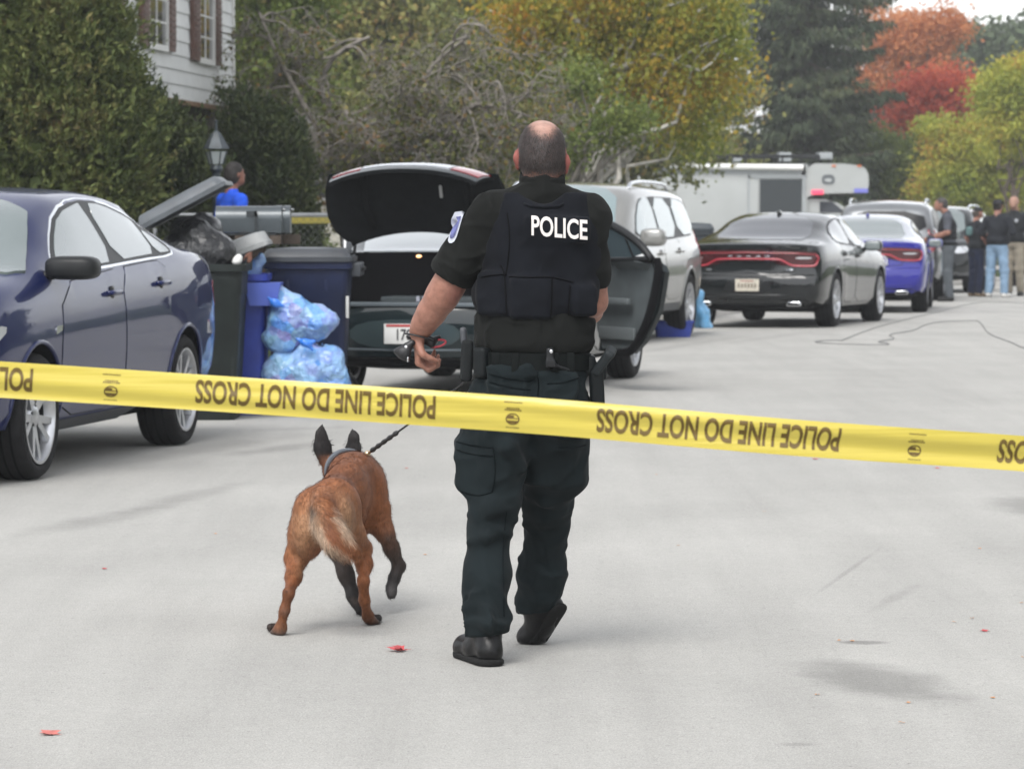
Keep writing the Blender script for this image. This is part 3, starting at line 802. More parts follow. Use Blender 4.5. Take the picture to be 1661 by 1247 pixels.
def crabapple():
    rng = np.random.default_rng(31)
    d0 = 44.0
    b = base_at(575, d0)
    root = thing('crabapple_tree', 'gnarled nearly bare grey crabapple behind the open black trunk lid', 'tree', b)
    big, twig = MB(), MB()
    tips = []
    def grow(p, dr, ln, r, lev):
        pts = [p]; q = Vector(p); dd = Vector(dr).normalized()
        n = 5
        for i in range(n):
            w = Vector(rng.normal(size=3)) * (0.34 if lev < 2 else 0.42)
            pull = Vector((0, 0, -0.12 if lev >= 1 else 0.03))
            dd = (dd + w + pull).normalized()
            q = q + dd * ln / n
            if q.z < 0.5: q.z = 0.5; dd.z = abs(dd.z)
            pts.append(q.copy())
        sm = catmull(pts, 2)
        (big if lev < 2 else twig).tube(sm, list(np.linspace(r, r * 0.5, len(sm))), 7 if lev < 2 else 4, caps=lev < 2)
        tips.extend([sm[len(sm) // 2], sm[-1]] if lev >= 3 else [])
        if lev < 4:
            k = (5, 6, 5, 3)[lev]
            for i in range(k):
                t = sm[int(len(sm) * rng.uniform(0.3, 0.99))]
                side = Vector(rng.normal(size=3)); side = (side - dd * side.dot(dd)).normalized()
                nd = (dd * 0.6 + side * 0.9 + Vector((0, 0, 0.10)))
                grow(t, nd, ln * rng.uniform(0.42, 0.68), r * (0.5 if lev < 2 else 0.55), lev + 1)
    def w(px, py, dd=0): return Vector(rel(b, px, py, d0 + dd))
    # two crooked stems and the long limbs the picture shows
    stems = [[(570, 470, 0), (585, 300, 0), (598, 240, 0), (580, 215, 0.1), (560, 180, 0.2)],
             [(570, 460, 0), (548, 300, -0.1), (535, 262, -0.2), (505, 246, -0.3), (440, 240, -0.4), (428, 205, -0.4), (400, 130, -0.3)],
             [(572, 420, 0), (640, 300, 0.2), (660, 240, 0.3), (640, 200, 0.2), (700, 190, 0.2)],
             [(575, 400, 0), (610, 270, 0.4), (690, 240, 0.5), (770, 245, 0.5), (820, 210, 0.4)],
             [(575, 380, 0), (560, 230, 0.5), (520, 150, 0.6), (545, 90, 0.6), (600, 60, 0.6)],
             [(600, 330, 0.2), (650, 200, 0.6), (700, 110, 0.6), (760, 60, 0.6)],
             [(590, 330, 0.1), (510, 200, 0.3), (450, 90, 0.4), (420, 20, 0.4)],
             [(620, 330, 0.1), (740, 190, 0.0), (790, 170, 0.0), (860, 190, 0.0)]]
    for k, st in enumerate(stems):
        P = catmull([w(*q) for q in st], 4)
        r0 = (0.085, 0.072, 0.062, 0.056, 0.055, 0.048, 0.048, 0.044)[k]
        big.tube(P, list(np.linspace(r0, r0 * 0.35, len(P))), 8)
        for i in range(9):
            j = int(len(P) * rng.uniform(0.35, 0.99))
            side = Vector(rng.normal(size=3)) * Vector((1, 0.8, 0.8))
            grow(P[j], side + Vector((0, 0, 0.15)), rng.uniform(0.6, 1.1), 0.019, 1)
    big.build('trunk', M_barkgrey, root, smooth=True, recalc=False)
    twig.build('twigs', pbr('twig_bark', (0.205, 0.185, 0.163), 0.9, var=0.3, vscale=4), root, smooth=True, recalc=False)
    T = np.array([t[:] for t in tips])
    T = T[rng.uniform(size=len(T)) < 0.33]
    P = np.repeat(T, 2, 0) + rng.normal(size=(len(T) * 2, 3)) * 0.06
    V, F = leaf_quads(P, 0.042, rng, 1.5)
    raw('crown', V, F, L_crab, root)

def spruce():
    rng = np.random.default_rng(41)
    d0 = 114.0
    b = base_at(1300, d0, gz(d0) + 0.1)
    root = thing('spruce_tree', 'tall dark spruce with drooping branches right of the birch', 'tree', b)
    mb = MB(); H = 27.0
    limb(mb, (0, 0, -0.1), (0, 0, H), 0.28, 0.03, rng, 0.01, 6, 9)
    Ps, Ds = [], []
    z = 0.8
    while z < 12.5:
        Lr = 3.15 * (1 - z / H) ** 0.45 * rng.uniform(0.8, 1.1)
        for k in range(9):
            a = rng.uniform(0, 2 * PI)
            L = Lr * rng.uniform(0.65, 1.12)
            pts = []
            for t in np.linspace(0, 1, 7):
                pts.append(Vector((math.cos(a) * L * t, math.sin(a) * L * t, z - 0.55 * L * t + 0.42 * L * t * t + rng.normal() * 0.03)))
            mb.tube(pts, list(np.linspace(0.045, 0.01, 7)), 4, caps=False)
            for j in range(int(95 * L)):
                t = rng.uniform(0.12, 1.0)
                p = np.array(pts[0].lerp(pts[-1], t)); p[2] = z - 0.55 * L * t + 0.42 * L * t * t
                sd = np.array([-math.sin(a), math.cos(a), 0]) * rng.normal() * 0.28 * (1.1 - t * 0.6)
                p = p + sd + np.array([0, 0, -abs(rng.normal()) * 0.16])
                Ps.append(p); Ds.append(np.array([math.cos(a) * 0.5, math.sin(a) * 0.5, -0.75]))
        z += 0.27
    mb.build('trunk', M_bark, root, smooth=True, recalc=False)
    V, F = leaf_quads(np.array(Ps), 0.098, rng, 2.6, np.array(Ds), 0.35, 0.6)
    raw('crown', V, F, L_spr, root)
plant_all()
# ------------------------------------------------------------------ vehicles
M_tyre = pbr('tyre_rubber', (0.012, 0.012, 0.013), 0.8, spec=.2, var=0.25, vscale=20, bump=0.3, bscale=120)
M_rim = pbr('wheel_alloy', (0.52, 0.53, 0.55), 0.32, 0.85, var=0.15, vscale=9)
M_rimdark = pbr('wheel_dark', (0.02, 0.02, 0.022), 0.6, 0.3)  # dark tone of the wheel's inside and its nuts
M_black = pbr('black_plastic', (0.010, 0.011, 0.012), 0.45, spec=.3, var=0.2, vscale=15)
M_under = pbr('underbody', (0.006, 0.006, 0.007), 0.95, spec=.05)
M_chrome = pbr('chrome', (0.75, 0.77, 0.80), 0.12, 1.0)
M_glass = pbr('car_glass', (0.14, 0.17, 0.17), 0.03, 0.0, 0.6, ior=1.75, spec=0.8)
M_glassd = pbr('tinted_glass', (0.03, 0.033, 0.042), 0.05, 0.0, 0.5, ior=1.6, spec=0.6)
M_redl = pbr('red_lens', (0.26, 0.012, 0.02), 0.12, 0.0, 1.0)
M_redd = pbr('dark_red_lens', (0.060, 0.006, 0.010), 0.12, 0.0, 1.0)
M_redbar = pbr('red_light_bar', (0.40, 0.030, 0.05), 0.25, 0.0, 0.8)
M_clear = pbr('clear_lens', (0.55, 0.57, 0.60), 0.08, 0.2, 1.0)
M_plate = pbr('plate_white', (0.72, 0.72, 0.70), 0.45)
M_platey = pbr('plate_cream', (0.56, 0.52, 0.44), 0.45, var=0.2, vscale=30)
M_ink = pbr('plate_ink', (0.03, 0.03, 0.035), 0.5)
M_plred = pbr('plate_red', (0.45, 0.06, 0.06), 0.5)
def paint(name, col, metal=0.35, rough=0.35, coat=1.0, var=0.06):
    return pbr(name, col, rough, metal, coat, var=var, vscale=2.0, spec=.05)

def chaikin(P, n=2):
    P = [tuple(p) for p in P]
    for _ in range(n):
        Q = []
        for i in range(len(P)):
            a, b = P[i], P[(i + 1) % len(P)]
            Q += [tuple(a[k] * 0.75 + b[k] * 0.25 for k in range(len(a))), tuple(a[k] * 0.25 + b[k] * 0.75 for k in range(len(a)))]
        P = Q
    return P
def fill_poly(poly, res):
    """triangulated fill of a 2D polygon with interior points"""
    pts = []
    n = len(poly)
    for i in range(n):
        a, b = np.array(poly[i], float), np.array(poly[(i + 1) % n], float)
        k = max(1, int(np.linalg.norm(b - a) / res))
        for j in range(k): pts.append(a + (b - a) * j / k)
    nb = len(pts)
    A = np.array(pts); lo, hi = A.min(0), A.max(0)
    def inside(p):
        c = False; j = nb - 1
        for i in range(nb):
            if (A[i][1] > p[1]) != (A[j][1] > p[1]) and p[0] < (A[j][0] - A[i][0]) * (p[1] - A[i][1]) / (A[j][1] - A[i][1]) + A[i][0]: c = not c
            j = i
        return c
    y = lo[1] + res / 2; row = 0
    while y < hi[1]:
        x = lo[0] + (res / 2 if row % 2 else 0)
        while x < hi[0]:
            p = np.array([x, y])
            if np.min(((A - p) ** 2).sum(1)) > (res * 0.5) ** 2 and inside(p): pts.append(p)
            x += res
        y += res * 0.87; row += 1
    V2 = [Vector((float(p[0]), float(p[1]))) for p in pts]
    r = geometry.delaunay_2d_cdt(V2, [], [list(range(nb))], 1, 1e-6)
    return [tuple(v) for v in r[0]], [tuple(f) for f in r[2]]

RB_Y = [0, .45, .80, .93, .972, .988, .998, 1.0, .998, .985, .965, .94]
class Car:
    """body lofted from station curves (x forward), wheel arches cut out, panels laid on its surface"""
    def __init__(s, root, L, top, belt, bot, wid, wheels, mats, lean=0.78, ends=None, zscale=1.0, crease=0.62):
        s.root, s.L = root, L
        s.top, s.belt, s.bot, s.wid, s.lean, s.crease = top, belt, bot, wid, lean, crease
        s.wheels, s.mats, s.ends = wheels, mats, ends
        s.zs = zscale
    def ring(s, x):
        g = lambda c: float(pchip([a for a, b in c], [b for a, b in c], x))
        zt, zb, z0, w = g(s.top), g(s.belt), g(s.bot), g(s.wid)
        zt = max(zt, zb + 0.01)
        c = zt - zb
        k = min(1, max(0, (c - 0.10) / 0.28)); k = k * k * (3 - 2 * k)
        P = []
        hz = zb - z0
        lowz = [0, 0, 0.02, .09, .2, .34, .48, s.crease, .74, .86, .95, 1.0]
        for y, f in zip(RB_Y, lowz): P.append((y * w, z0 + hz * f))
        ys = RB_Y[-1] * w
        hood = [(.965, .32), (.90, .56), (.80, .72), (.65, .85), (.5, .92), (.33, .97), (.16, .993), (0, 1)]
        l = s.lean
        cab = [(1 - .2 * (1 - l), .2), (1 - .42 * (1 - l), .42), (1 - .66 * (1 - l), .64), (1 - .88 * (1 - l), .82), (l - .055, .905), (l - .17, .953), (.3, .988), (0, 1)]
        for (ha, hb), (ca, cb) in zip(hood, cab):
            P.append((ys * (ha * (1 - k) + ca * k), zb + c * (hb * (1 - k) + cb * k)))
        return P
    def deform(s, v):
        """shape of the nose and tail in plan and side view: ends = (rear curve, front curve)"""
        x, y, z = v
        h = s.L / 2
        if s.ends:
            r, f = s.ends
            t = max(0, min(1, (-x - h + 0.9) / 0.9)); t = t * t
            x += t * (float(np.interp(z, r[0], r[1])) + r[2] * (abs(y)) ** 2.4)
            t = max(0, min(1, (x - h + 0.9) / 0.9)); t = t * t
            x -= t * (float(np.interp(z, f[0], f[1])) + f[2] * (abs(y)) ** 2.4)
        return (x, y, z * s.zs)
    def body(s, cutters=()):
        h = s.L / 2
        e = np.array([0, .004, .012, .03, .06, .1])
        xs = np.unique(np.concatenate([-h + e, np.linspace(-h + .14, h - .14, 64), h - e]))
        V, F = [], []
        n = None
        rings = []
        for x in xs:
            hp = s.ring(x)
            full = hp + [(-y, z) for y, z in hp[-2:0:-1]]
            rings.append([(x, y, z) for y, z in full])
        n = len(rings[0])
        def capr(r0, k):
            zc = sum(p[2] for p in r0) / n
            return [(r0[0][0], p[1] * k, zc + (p[2] - zc) * k) for p in r0]
        pre = [capr(rings[0], k) for k in (.02, .2, .4, .6, .8, .93)]
        post = [capr(rings[-1], k) for k in (.93, .8, .6, .4, .2, .02)]
        A = pre + rings + post
        V = [s.deform(p) for r in A for p in r]
        for i in range(len(A) - 1):
            for j in range(n):
                a, b = i * n + j, i * n + (j + 1) % n
                F.append((a, b, b + n, a + n))
        F.append(tuple(range(n))[::-1]); F.append(tuple((len(A) - 1) * n + j for j in range(n)))
        me = bpy.data.meshes.new('body'); me.from_pydata(V, [], F)
        bm = bmesh.new(); bm.from_mesh(me); bmesh.ops.recalc_face_normals(bm, faces=bm.faces); bm.to_mesh(me); bm.free()
        o = bpy.data.objects.new('body', me); link(o, s.root)
        me.materials.append(s.mats['paint']); me.materials.append(M_under); me.materials.append(s.mats.get('lower', M_black))
        s.bvh = BVHTree.FromPolygons([Vector(v) for v in V], F)
        # wheel arches (and any opening) cut with booleans
        xf, xr, r, trk = s.wheels
        tmp = []
        cm = MB()
        for x in (xf, xr):
            for sg in (-1, 1):
                cm2 = MB()
                cm2.lathe([(r + .055, sg * (trk - .36)), (r + .055, sg * 2.0)], 40, 'Y', c=(x, 0, r))
                tmp.append(cm2.build('cut', [M_under], None))
        for (c, sz) in cutters:
            cb = MB(); cb.box(c, sz); tmp.append(cb.build('cut', [M_under], None))
        for t in tmp:
            md = o.modifiers.new('cut', 'BOOLEAN'); md.operation = 'DIFFERENCE'; md.solver = 'EXACT'; md.object = t
        dg = bpy.context.evaluated_depsgraph_get()
        dg.update()
        nm = bpy.data.meshes.new_from_object(o.evaluated_get(dg))
        o.modifiers.clear()
        old = o.data; o.data = nm; bpy.data.meshes.remove(old)
        for t in tmp: bpy.data.objects.remove(t)
        nm.materials.clear()
        nm.materials.append(s.mats['paint']); nm.materials.append(M_under); nm.materials.append(s.mats.get('lower', M_black))
        bm = bmesh.new(); bm.from_mesh(nm)
        lz_ = s.mats.get('lowz', 0.0)
        up_ = s.mats.get('upper')
        if up_: nm.materials.append(up_[0])
        for f in bm.faces:
            c = f.calc_center_median()
            mi = 0
            if up_ and c.z > up_[1] + max(0, -c.x - 1.9) * 3: mi = 3
            for x in (xf, xr):
                if math.hypot(c.x - x, c.z - r) < r + .0545 and abs(c.y) > trk - .37: mi = 1
            if f.normal.z < -0.7 and c.z < 0.5: mi = 1
            for (cc, sz) in cutters:
                if all(abs(c[i] - cc[i]) < sz[i] / 2 + .002 for i in range(3)): mi = 1
            if mi == 0 and c.z < lz_: mi = 2
            f.material_index = mi
            f.smooth = True
        for ed in bm.edges:
            if len(ed.link_faces) == 2 and (ed.link_faces[0].material_index != ed.link_faces[1].material_index or ed.calc_face_angle(0) > R(38)): ed.smooth = False
        bm.to_mesh(nm); bm.free()
        s.o = o
        return o
    def cast(s, a, b, side):
        if side in ('L', 'R'):
            sg = 1 if side == 'L' else -1
            o, d = Vector((a, 3 * sg, b)), Vector((0, -sg, 0))
        elif side == 'rear': o, d = Vector((-s.L, a, b)), Vector((1, 0, 0))
        elif side == 'front': o, d = Vector((s.L, a, b)), Vector((-1, 0, 0))
        else: o, d = Vector((a, b, 4)), Vector((0, 0, -1))
        p, n, i, t = s.bvh.ray_cast(o, d)
        if p is None: return None, None
        if n.dot(d) > 0: n = -n
        return p, n
    def patch(s, name, poly, side, mat, off=.004, res=.06, rnd=1, parent=None, depth=.012, smooth=True):
        """a panel following the body: polygon in (x,z) for sides, (y,z) for ends, (x,y) for top"""
        if rnd: poly = chaikin(poly, rnd)
        P, F = fill_poly(poly, res)
        V, N, ok = [], [], []
        for a, b in P:
            p, nn = s.cast(a, b, side)
            V.append(p); N.append(nn)
        if all(v is None for v in V): return None
        good = [i for i, v in enumerate(V) if v is not None]
        mp = {g: k for k, g in enumerate(good)}
        F = [tuple(mp[i] for i in f) for f in F if all(i in mp for i in f)]
        V = [V[i] for i in good]; N = [N[i] for i in good]
        d0 = {'L': Vector((0, 1, 0)), 'R': Vector((0, -1, 0)), 'rear': Vector((-1, 0, 0)), 'front': Vector((1, 0, 0)), 'top': Vector((0, 0, 1))}[side]
        W = [p + (n * .7 + d0 * .3).normalized() * off for p, n in zip(V, N)]
        bm = bmesh.new()
        bv = [bm.verts.new(w) for w in W]
        for f in F:
            try: bm.faces.new([bv[i] for i in f])
            except ValueError: pass
        bm.normal_update()
        if bm.faces and sum((f.normal.dot(d0) for f in bm.faces)) < 0: bmesh.ops.reverse_faces(bm, faces=bm.faces)
        for _ in range(2): bmesh.ops.smooth_vert(bm, verts=[v for v in bm.verts if not v.is_boundary], factor=0.5, use_axis_x=True, use_axis_y=True, use_axis_z=True)
        for f in bm.faces: f.smooth = smooth
        be = [e for e in bm.edges if e.is_boundary]
        r = bmesh.ops.extrude_edge_only(bm, edges=be)
        for v in r['geom']:
            if isinstance(v, bmesh.types.BMVert): v.co -= d0 * depth
        for e in be: e.smooth = False
        me = bpy.data.meshes.new(name); bm.to_mesh(me); bm.free()
        me.materials.append(mat)
        return link(bpy.data.objects.new(name, me), parent or s.root)
    def strip(s, name, pts, side, r, mat, off=.002, parent=None, n=6, flat=None):
        """a tube laid along the body"""
        P = []
        for a, b in pts:
            p, nn = s.cast(a, b, side)
            if p is not None: P.append(p + nn * off)
        mb = MB(); mb.tube(P, r, n, flat=flat)
        return mb.build(name, mat, parent or s.root, smooth=True)
    def put_wheels(s, wid=.225, rimr=None, mat=None, spokes=5, steer=0.0):
        xf, xr, r, trk = s.wheels
        rr = rimr or r * .68
        ty = MB()
        w = wid / 2
        prof = [(rr, -w * .82), (rr + .012, -w * .95), (r - .05, -w * 1.02), (r - .022, -w * .96), (r - .006, -w * .78), (r, -w * .4), (r, w * .4), (r - .006, w * .78), (r - .022, w * .96), (r - .05, w * 1.02), (rr + .012, w * .95), (rr, w * .82)]
        ty.lathe(prof, 48, 'Y', closed=True)
        for q in (-.45, 0, .45):     # tread grooves as fine dark rings
            ty.lathe([(r + .0005, w * q - .004), (r + .002, w * q - .006), (r + .002, w * q + .006), (r + .0005, w * q + .004)], 48, 'Y', m=1)
        ri = MB()
        ri.lathe([(rr - .002, w * .80), (rr + .002, w * .97), (rr - .012, w * .97), (rr - .03, w * .72), (rr - .035, -w * .8), (rr - .002, -w * .8)], 40, 'Y', closed=True)
        ri.lathe([(0, -w * .1), (rr - .03, -w * .1), (rr - .03, -w * .2), (0, -w * .2)], 32, 'Y', m=1)
        ri.lathe([(0, w * .80), (.035, w * .80), (.06, w * .70), (.075, w * .45), (.075, 0)], 24, 'Y')
        for k in range(spokes):
            a = 2 * PI * k / spokes + .3
            for da in ((-.16, .16) if spokes <= 5 else (0,)):
                ca, sa = math.cos(a + da * .45), math.sin(a + da * .45)
                cb, sb = math.cos(a + da * 1.5), math.sin(a + da * 1.5)
                hw = .021 if spokes <= 5 else .024
                pa = Vector((ca * .05, w * .68, sa * .05)); pb = Vector((cb * (rr - .02), w * .84, sb * (rr - .02)))
                d = (pb - pa).normalized(); sd = Vector((-d.z, 0, d.x)) * hw
                Vv = [pa - sd * 1.1, pa + sd * 1.1, pb + sd * .85, pb - sd * .85]
                Vv = Vv + [v - Vector((0, .045, 0)) for v in Vv]
                ri.add(Vv, [(0, 1, 2, 3), (7, 6, 5, 4), (0, 4, 5, 1), (1, 5, 6, 2), (2, 6, 7, 3), (3, 7, 4, 0)])
        for k in range(5):
            a = 2 * PI * k / 5 + .9
            ri.lathe([(0, w * .735), (.011, w * .735), (.011, w * .5)], 8, 'Y', m=1, c=(.052 * math.cos(a), 0, .052 * math.sin(a)))
        tm = rm = None
        for x in (xf, xr):
            for sg in (1, -1):
                e = bpy.data.objects.new('wheel', None); link(e, s.root)
                e.location = (x, sg * (trk - w), r)
                e.rotation_euler = (0, random.uniform(0, 6) if False else (x * 3.1 + sg), 0 if sg > 0 else PI)
                if x == xf and steer: e.rotation_euler[2] += steer
                if tm is None:
                    to = ty.build('tyre', [M_tyre, M_under], e, auto=R(50)); ro = ri.build('rim', [mat or M_rim, M_rimdark], e, auto=R(30))
                    tm, rm = to.data, ro.data
                else:
                    link(bpy.data.objects.new('tyre', tm), e); link(bpy.data.objects.new('rim', rm), e)
    def mirror(s, x, y, z, mat, size=(.09, .13, .075), glass=True):
        for sg in (1, -1):
            mb = MB()
            mb.ell((x, sg * (y + .10), z), size, 0, None, .55)
            mb.tube([(x + .03, sg * (y - .09), z - .05), (x + .01, sg * (y + .03), z - .03)], .028, 8)
            m = mb.build('wing_mirror', mat, s.root, auto=R(50))
            if glass:
                g = MB(); g.ell((x - size[0] * .9, sg * (y + .10), z), (.012, size[1] * .84, size[2] * .82), 0, None, .5); g.build('mirror_glass', M_glass, m, smooth=True)
    def handle(s, x, z, parent_l, parent_r, mat):
        for side, par in (('L', parent_l), ('R', parent_r)):
            p, n = s.cast(x, z, side)
            sg = 1 if side == 'L' else -1
            mb = MB()
            mb.ell((p.x, p.y + sg * .028, p.z), (.115, .016, .017), 0, None, .6, 14, 8)
            mb.ell((p.x + .085, p.y + sg * .012, p.z), (.02, .02, .014), 0, None, .6, 8, 6)
            mb.ell((p.x - .085, p.y + sg * .012, p.z), (.02, .02, .014), 0, None, .6, 8, 6)
            mb.ell((p.x + .01, p.y + sg * .001, p.z), (.045, .010, .040), 1, None, .8, 12, 8)
            mb.build('handle', [mat, M_black], par, auto=R(50))
    def door(s, poly, winpoly, mat, hx, hz, seam=.007, hmat=None, sides=('L', 'R'), gmat=None, trim=None):
        out = []
        cx = sum(p[0] for p in poly) / len(poly); cz = sum(p[1] for p in poly) / len(poly)
        for side in sides:
            se = [(cx + (x - cx) * (1 + 2 * seam), cz + (z - cz) * (1 + 2 * seam)) for x, z in poly]
            s.patch('door_seal', se, side, M_under, .0012, .06, 1, None, .01)
            d = s.patch('door', poly, side, mat, .0035, .05, 1)
            out.append(d)
        if len(out) == 2: s.handle(hx, hz, out[0], out[1], hmat or mat)
        return out
    def plate(s, y, z, side, mat, rot=0.0, text=None, w=.305, h=.152):
        p, n = s.cast(y, z, side)
        sg = -1 if side == 'rear' else 1
        pl = MB(); pl.box((p.x + sg * .02, y, z), (.012, w, h), 0, None, .004)
        o = pl.build('licence_plate', mat, s.root, auto=AUTO)
        return o, p.x + sg * .027
    def plate_text(s, o, x, y, z, body, size, mat, side='rear', sx=.8):
        V, F = text_mesh(body, size, size * .02)
        sg = -1 if side == 'rear' else 1
        W = [(x + sg * .002, y - (v[0] * sx) * (-sg) * -1 if False else y + sg * v[0] * sx, z + v[1]) for v in V]
        raw('lettering', W, F, mat, o)

def place_car(root, wheel_px, fwd, rear_local):
    """put the car so that its local point rear_local stands on the ground under wheel_px, facing fwd (x,y)"""
    a = math.atan2(fwd[1], fwd[0])
    g = gp(*wheel_px)
    q = Matrix.Rotation(a, 3, 'Z') @ Vector((rear_local[0], rear_local[1], 0))
    root.location = (g.x - q.x, g.y - q.y, 0)
    root.location.z = gz(root.location.y)
    root.rotation_euler = (0, 0, a)
    slope = 0.0 if root.location.y < 35 else math.atan(-0.0072 * math.sin(a))
    root.rotation_euler = (0, -slope, a)

def heading(px_a, px_b):
    a, b = gp(*px_a), gp(*px_b)
    return ((b - a).normalized().x, (b - a).normalized().y)

# ---------------------------------------------- dark blue sedan, nose out of the left edge
def blue_sedan():
    root = thing('sedan_car', 'dark blue four door sedan parked at the left edge, behind the yellow tape', 'car')
    P = paint('navy_paint', (0.010, 0.017, 0.078), 0.1, 0.35, .8)
    top = [(-2.52, .84), (-2.46, 1.10), (-2.3, 1.165), (-1.95, 1.195), (-1.60, 1.218), (-1.16, 1.395), (-.70, 1.518), (-.2, 1.545), (.35, 1.53), (.8, 1.44), (1.15, 1.28), (1.5, 1.12), (1.9, 1.05), (2.35, .93), (2.52, .77), (2.57, .6)]
    belt = [(-2.52, .80), (-2.44, 1.05), (-2.2, 1.105), (-1.6, 1.135), (-.6, 1.115), (.4, 1.075), (1.3, 1.03), (1.9, .98), (2.35, .84), (2.57, .55)]
    bot = [(-2.52, .42), (-2.42, .32), (-1.9, .25), (-1.2, .20), (1.2, .20), (2.0, .22), (2.45, .24), (2.57, .34)]
    wid = [(-2.52, .74), (-2.42, .86), (-2.1, .93), (-1.4, .968), (0, .968), (1.4, .955), (2.0, .93), (2.4, .83), (2.57, .62)]
    c = Car(root, 5.09, top, belt, bot, wid, (1.47, -1.40, .345, .955), {'paint': P, 'lowz': .27}, lean=.74, zscale=1.035,
            ends=(([0, .45, .6, .85, 1.1], [.05, .0, .0, .05, .09], .07), ([0, .5, .9], [.05, 0, .1], .12)))
    c.body()
    c.put_wheels(.245, .258)
    # window band: chrome surround, glass, black pillar
    z = 1.035
    W = [(1.02, 1.075), (.84, 1.23), (.52, 1.41), (.1, 1.465), (-.35, 1.458), (-.82, 1.375), (-1.12, 1.265), (-1.28, 1.18), (-1.22, 1.145), (-.6, 1.13), (.3, 1.095)]
    W = [(x, q * z) for x, q in W]
    cx, cz = -.15, 1.27 * z
    for side in ('L', 'R'):
        S = [(cx + (x - cx) * 1.025, cz + (q - cz) * 1.085) for x, q in W]
        tr = c.patch('window_trim', S, side, M_chrome, .004, .05, 1)
        bk = c.patch('window_pillar', [(cx + (x - cx) * 1.004, cz + (q - cz) * 1.0) for x, q in W], side, M_black, .006, .05, 1)
        c.patch('window', [(.95, 1.088 * z), (.78, 1.235 * z), (.50, 1.392 * z), (.10, 1.447 * z), (.045, 1.447 * z), (-.03, 1.122 * z), (.3, 1.11 * z)], side, M_glass, .009, .05, 1)
        c.patch('window', [(-.055, 1.45 * z), (-.35, 1.442 * z), (-.76, 1.365 * z), (-.84, 1.33 * z), (-.92, 1.155 * z), (-.6, 1.145 * z), (-.13, 1.127 * z)], side, M_glass, .009, .05, 1)
        c.patch('window', [(-.90, 1.305 * z), (-1.08, 1.245 * z), (-1.23, 1.168 * z), (-1.17, 1.16 * z), (-.965, 1.157 * z)], side, M_glass, .009, .05, 1)
    c.patch('windshield', [(1.50, .87), (1.58, .5), (1.62, 0), (1.58, -.5), (1.50, -.87), (1.05, -.735), (.70, -.625), (.60, 0), (.70, .625), (1.05, .735)], 'top', M_glass, .013, .05, 1, None, .02)
    c.patch('rear_window', [(-1.56, .62), (-1.60, 0), (-1.56, -.62), (-.90, -.52), (-.82, 0), (-.90, .52)], 'top', M_glass, .005, .07, 1)
    zz = 1.0
    D1 = [(1.10, .32), (1.12, .60), (1.05, 1.05), (.2, 1.105), (-.03, 1.12), (-.07, .60), (-.05, .32)]
    D2 = [(-.075, .32), (-.095, .6), (-.06, 1.12), (-.6, 1.145), (-.98, 1.155), (-1.02, .98), (-.98, .68), (-.86, .40), (-.80, .32)]
    a = c.door(D1, None, P, .16, .985)
    b = c.door(D2, None, P, -.84, 1.02)
    c.mirror(1.13, .93, 1.145, M_black, (.10, .15, .066))
    # sill moulding, arch lips, lamps, fender badge
    for side in ('L', 'R'):
        c.patch('side_skirt', [(1.08, .205), (1.08, .30), (0, .305), (-.98, .30), (-.98, .205), (0, .20)], side, pbr('skirt_grey', (0.06, 0.065, 0.075), 0.5), .014, .06, 0, None, .03)
        for x in (1.47, -1.40):
            pts = [(x + .405 * math.cos(t), .345 + .405 * math.sin(t)) for t in np.linspace(-.12, PI + .12, 22)]
            c.strip('wheel_arch', pts, side, .014, P, -.002)
        c.patch('vent_trim', [(1.22, .78), (1.12, .80), (1.11, .83), (1.21, .825)], side, M_chrome, .006, .04, 0)
        c.patch('headlight', [(2.30, .70), (1.98, .80), (1.95, .86), (2.2, .83), (2.4, .75)], side, M_clear, .004, .05, 1)
        c.patch('taillight', [(-2.2, .84), (-2.15, 1.0), (-2.40, 1.02), (-2.46, .86)], side, M_redl, .004, .05, 1)
    c.patch('taillight', [(.45, .80), (.45, .93), (.80, .95), (.83, .80)], 'rear', M_redl, .004, .05, 1)
    c.patch('taillight', [(-.45, .80), (-.45, .93), (-.80, .95), (-.83, .80)], 'rear', M_redl, .004, .05, 1)
    c.patch('grille', [(.55, .52), (.6, .66), (-.6, .66), (-.55, .52)], 'front', M_black, .006, .06, 1)
    c.patch('bumper_intake', [(.7, .30), (.62, .42), (-.62, .42), (-.7, .30)], 'front', M_black, .006, .06, 1)
    o, x = c.plate(0, .86, 'rear', M_plate)
    f = heading((288, 718), (38, 777))
    place_car(root, (290, 721), f, (-1.40, .90))
    return root

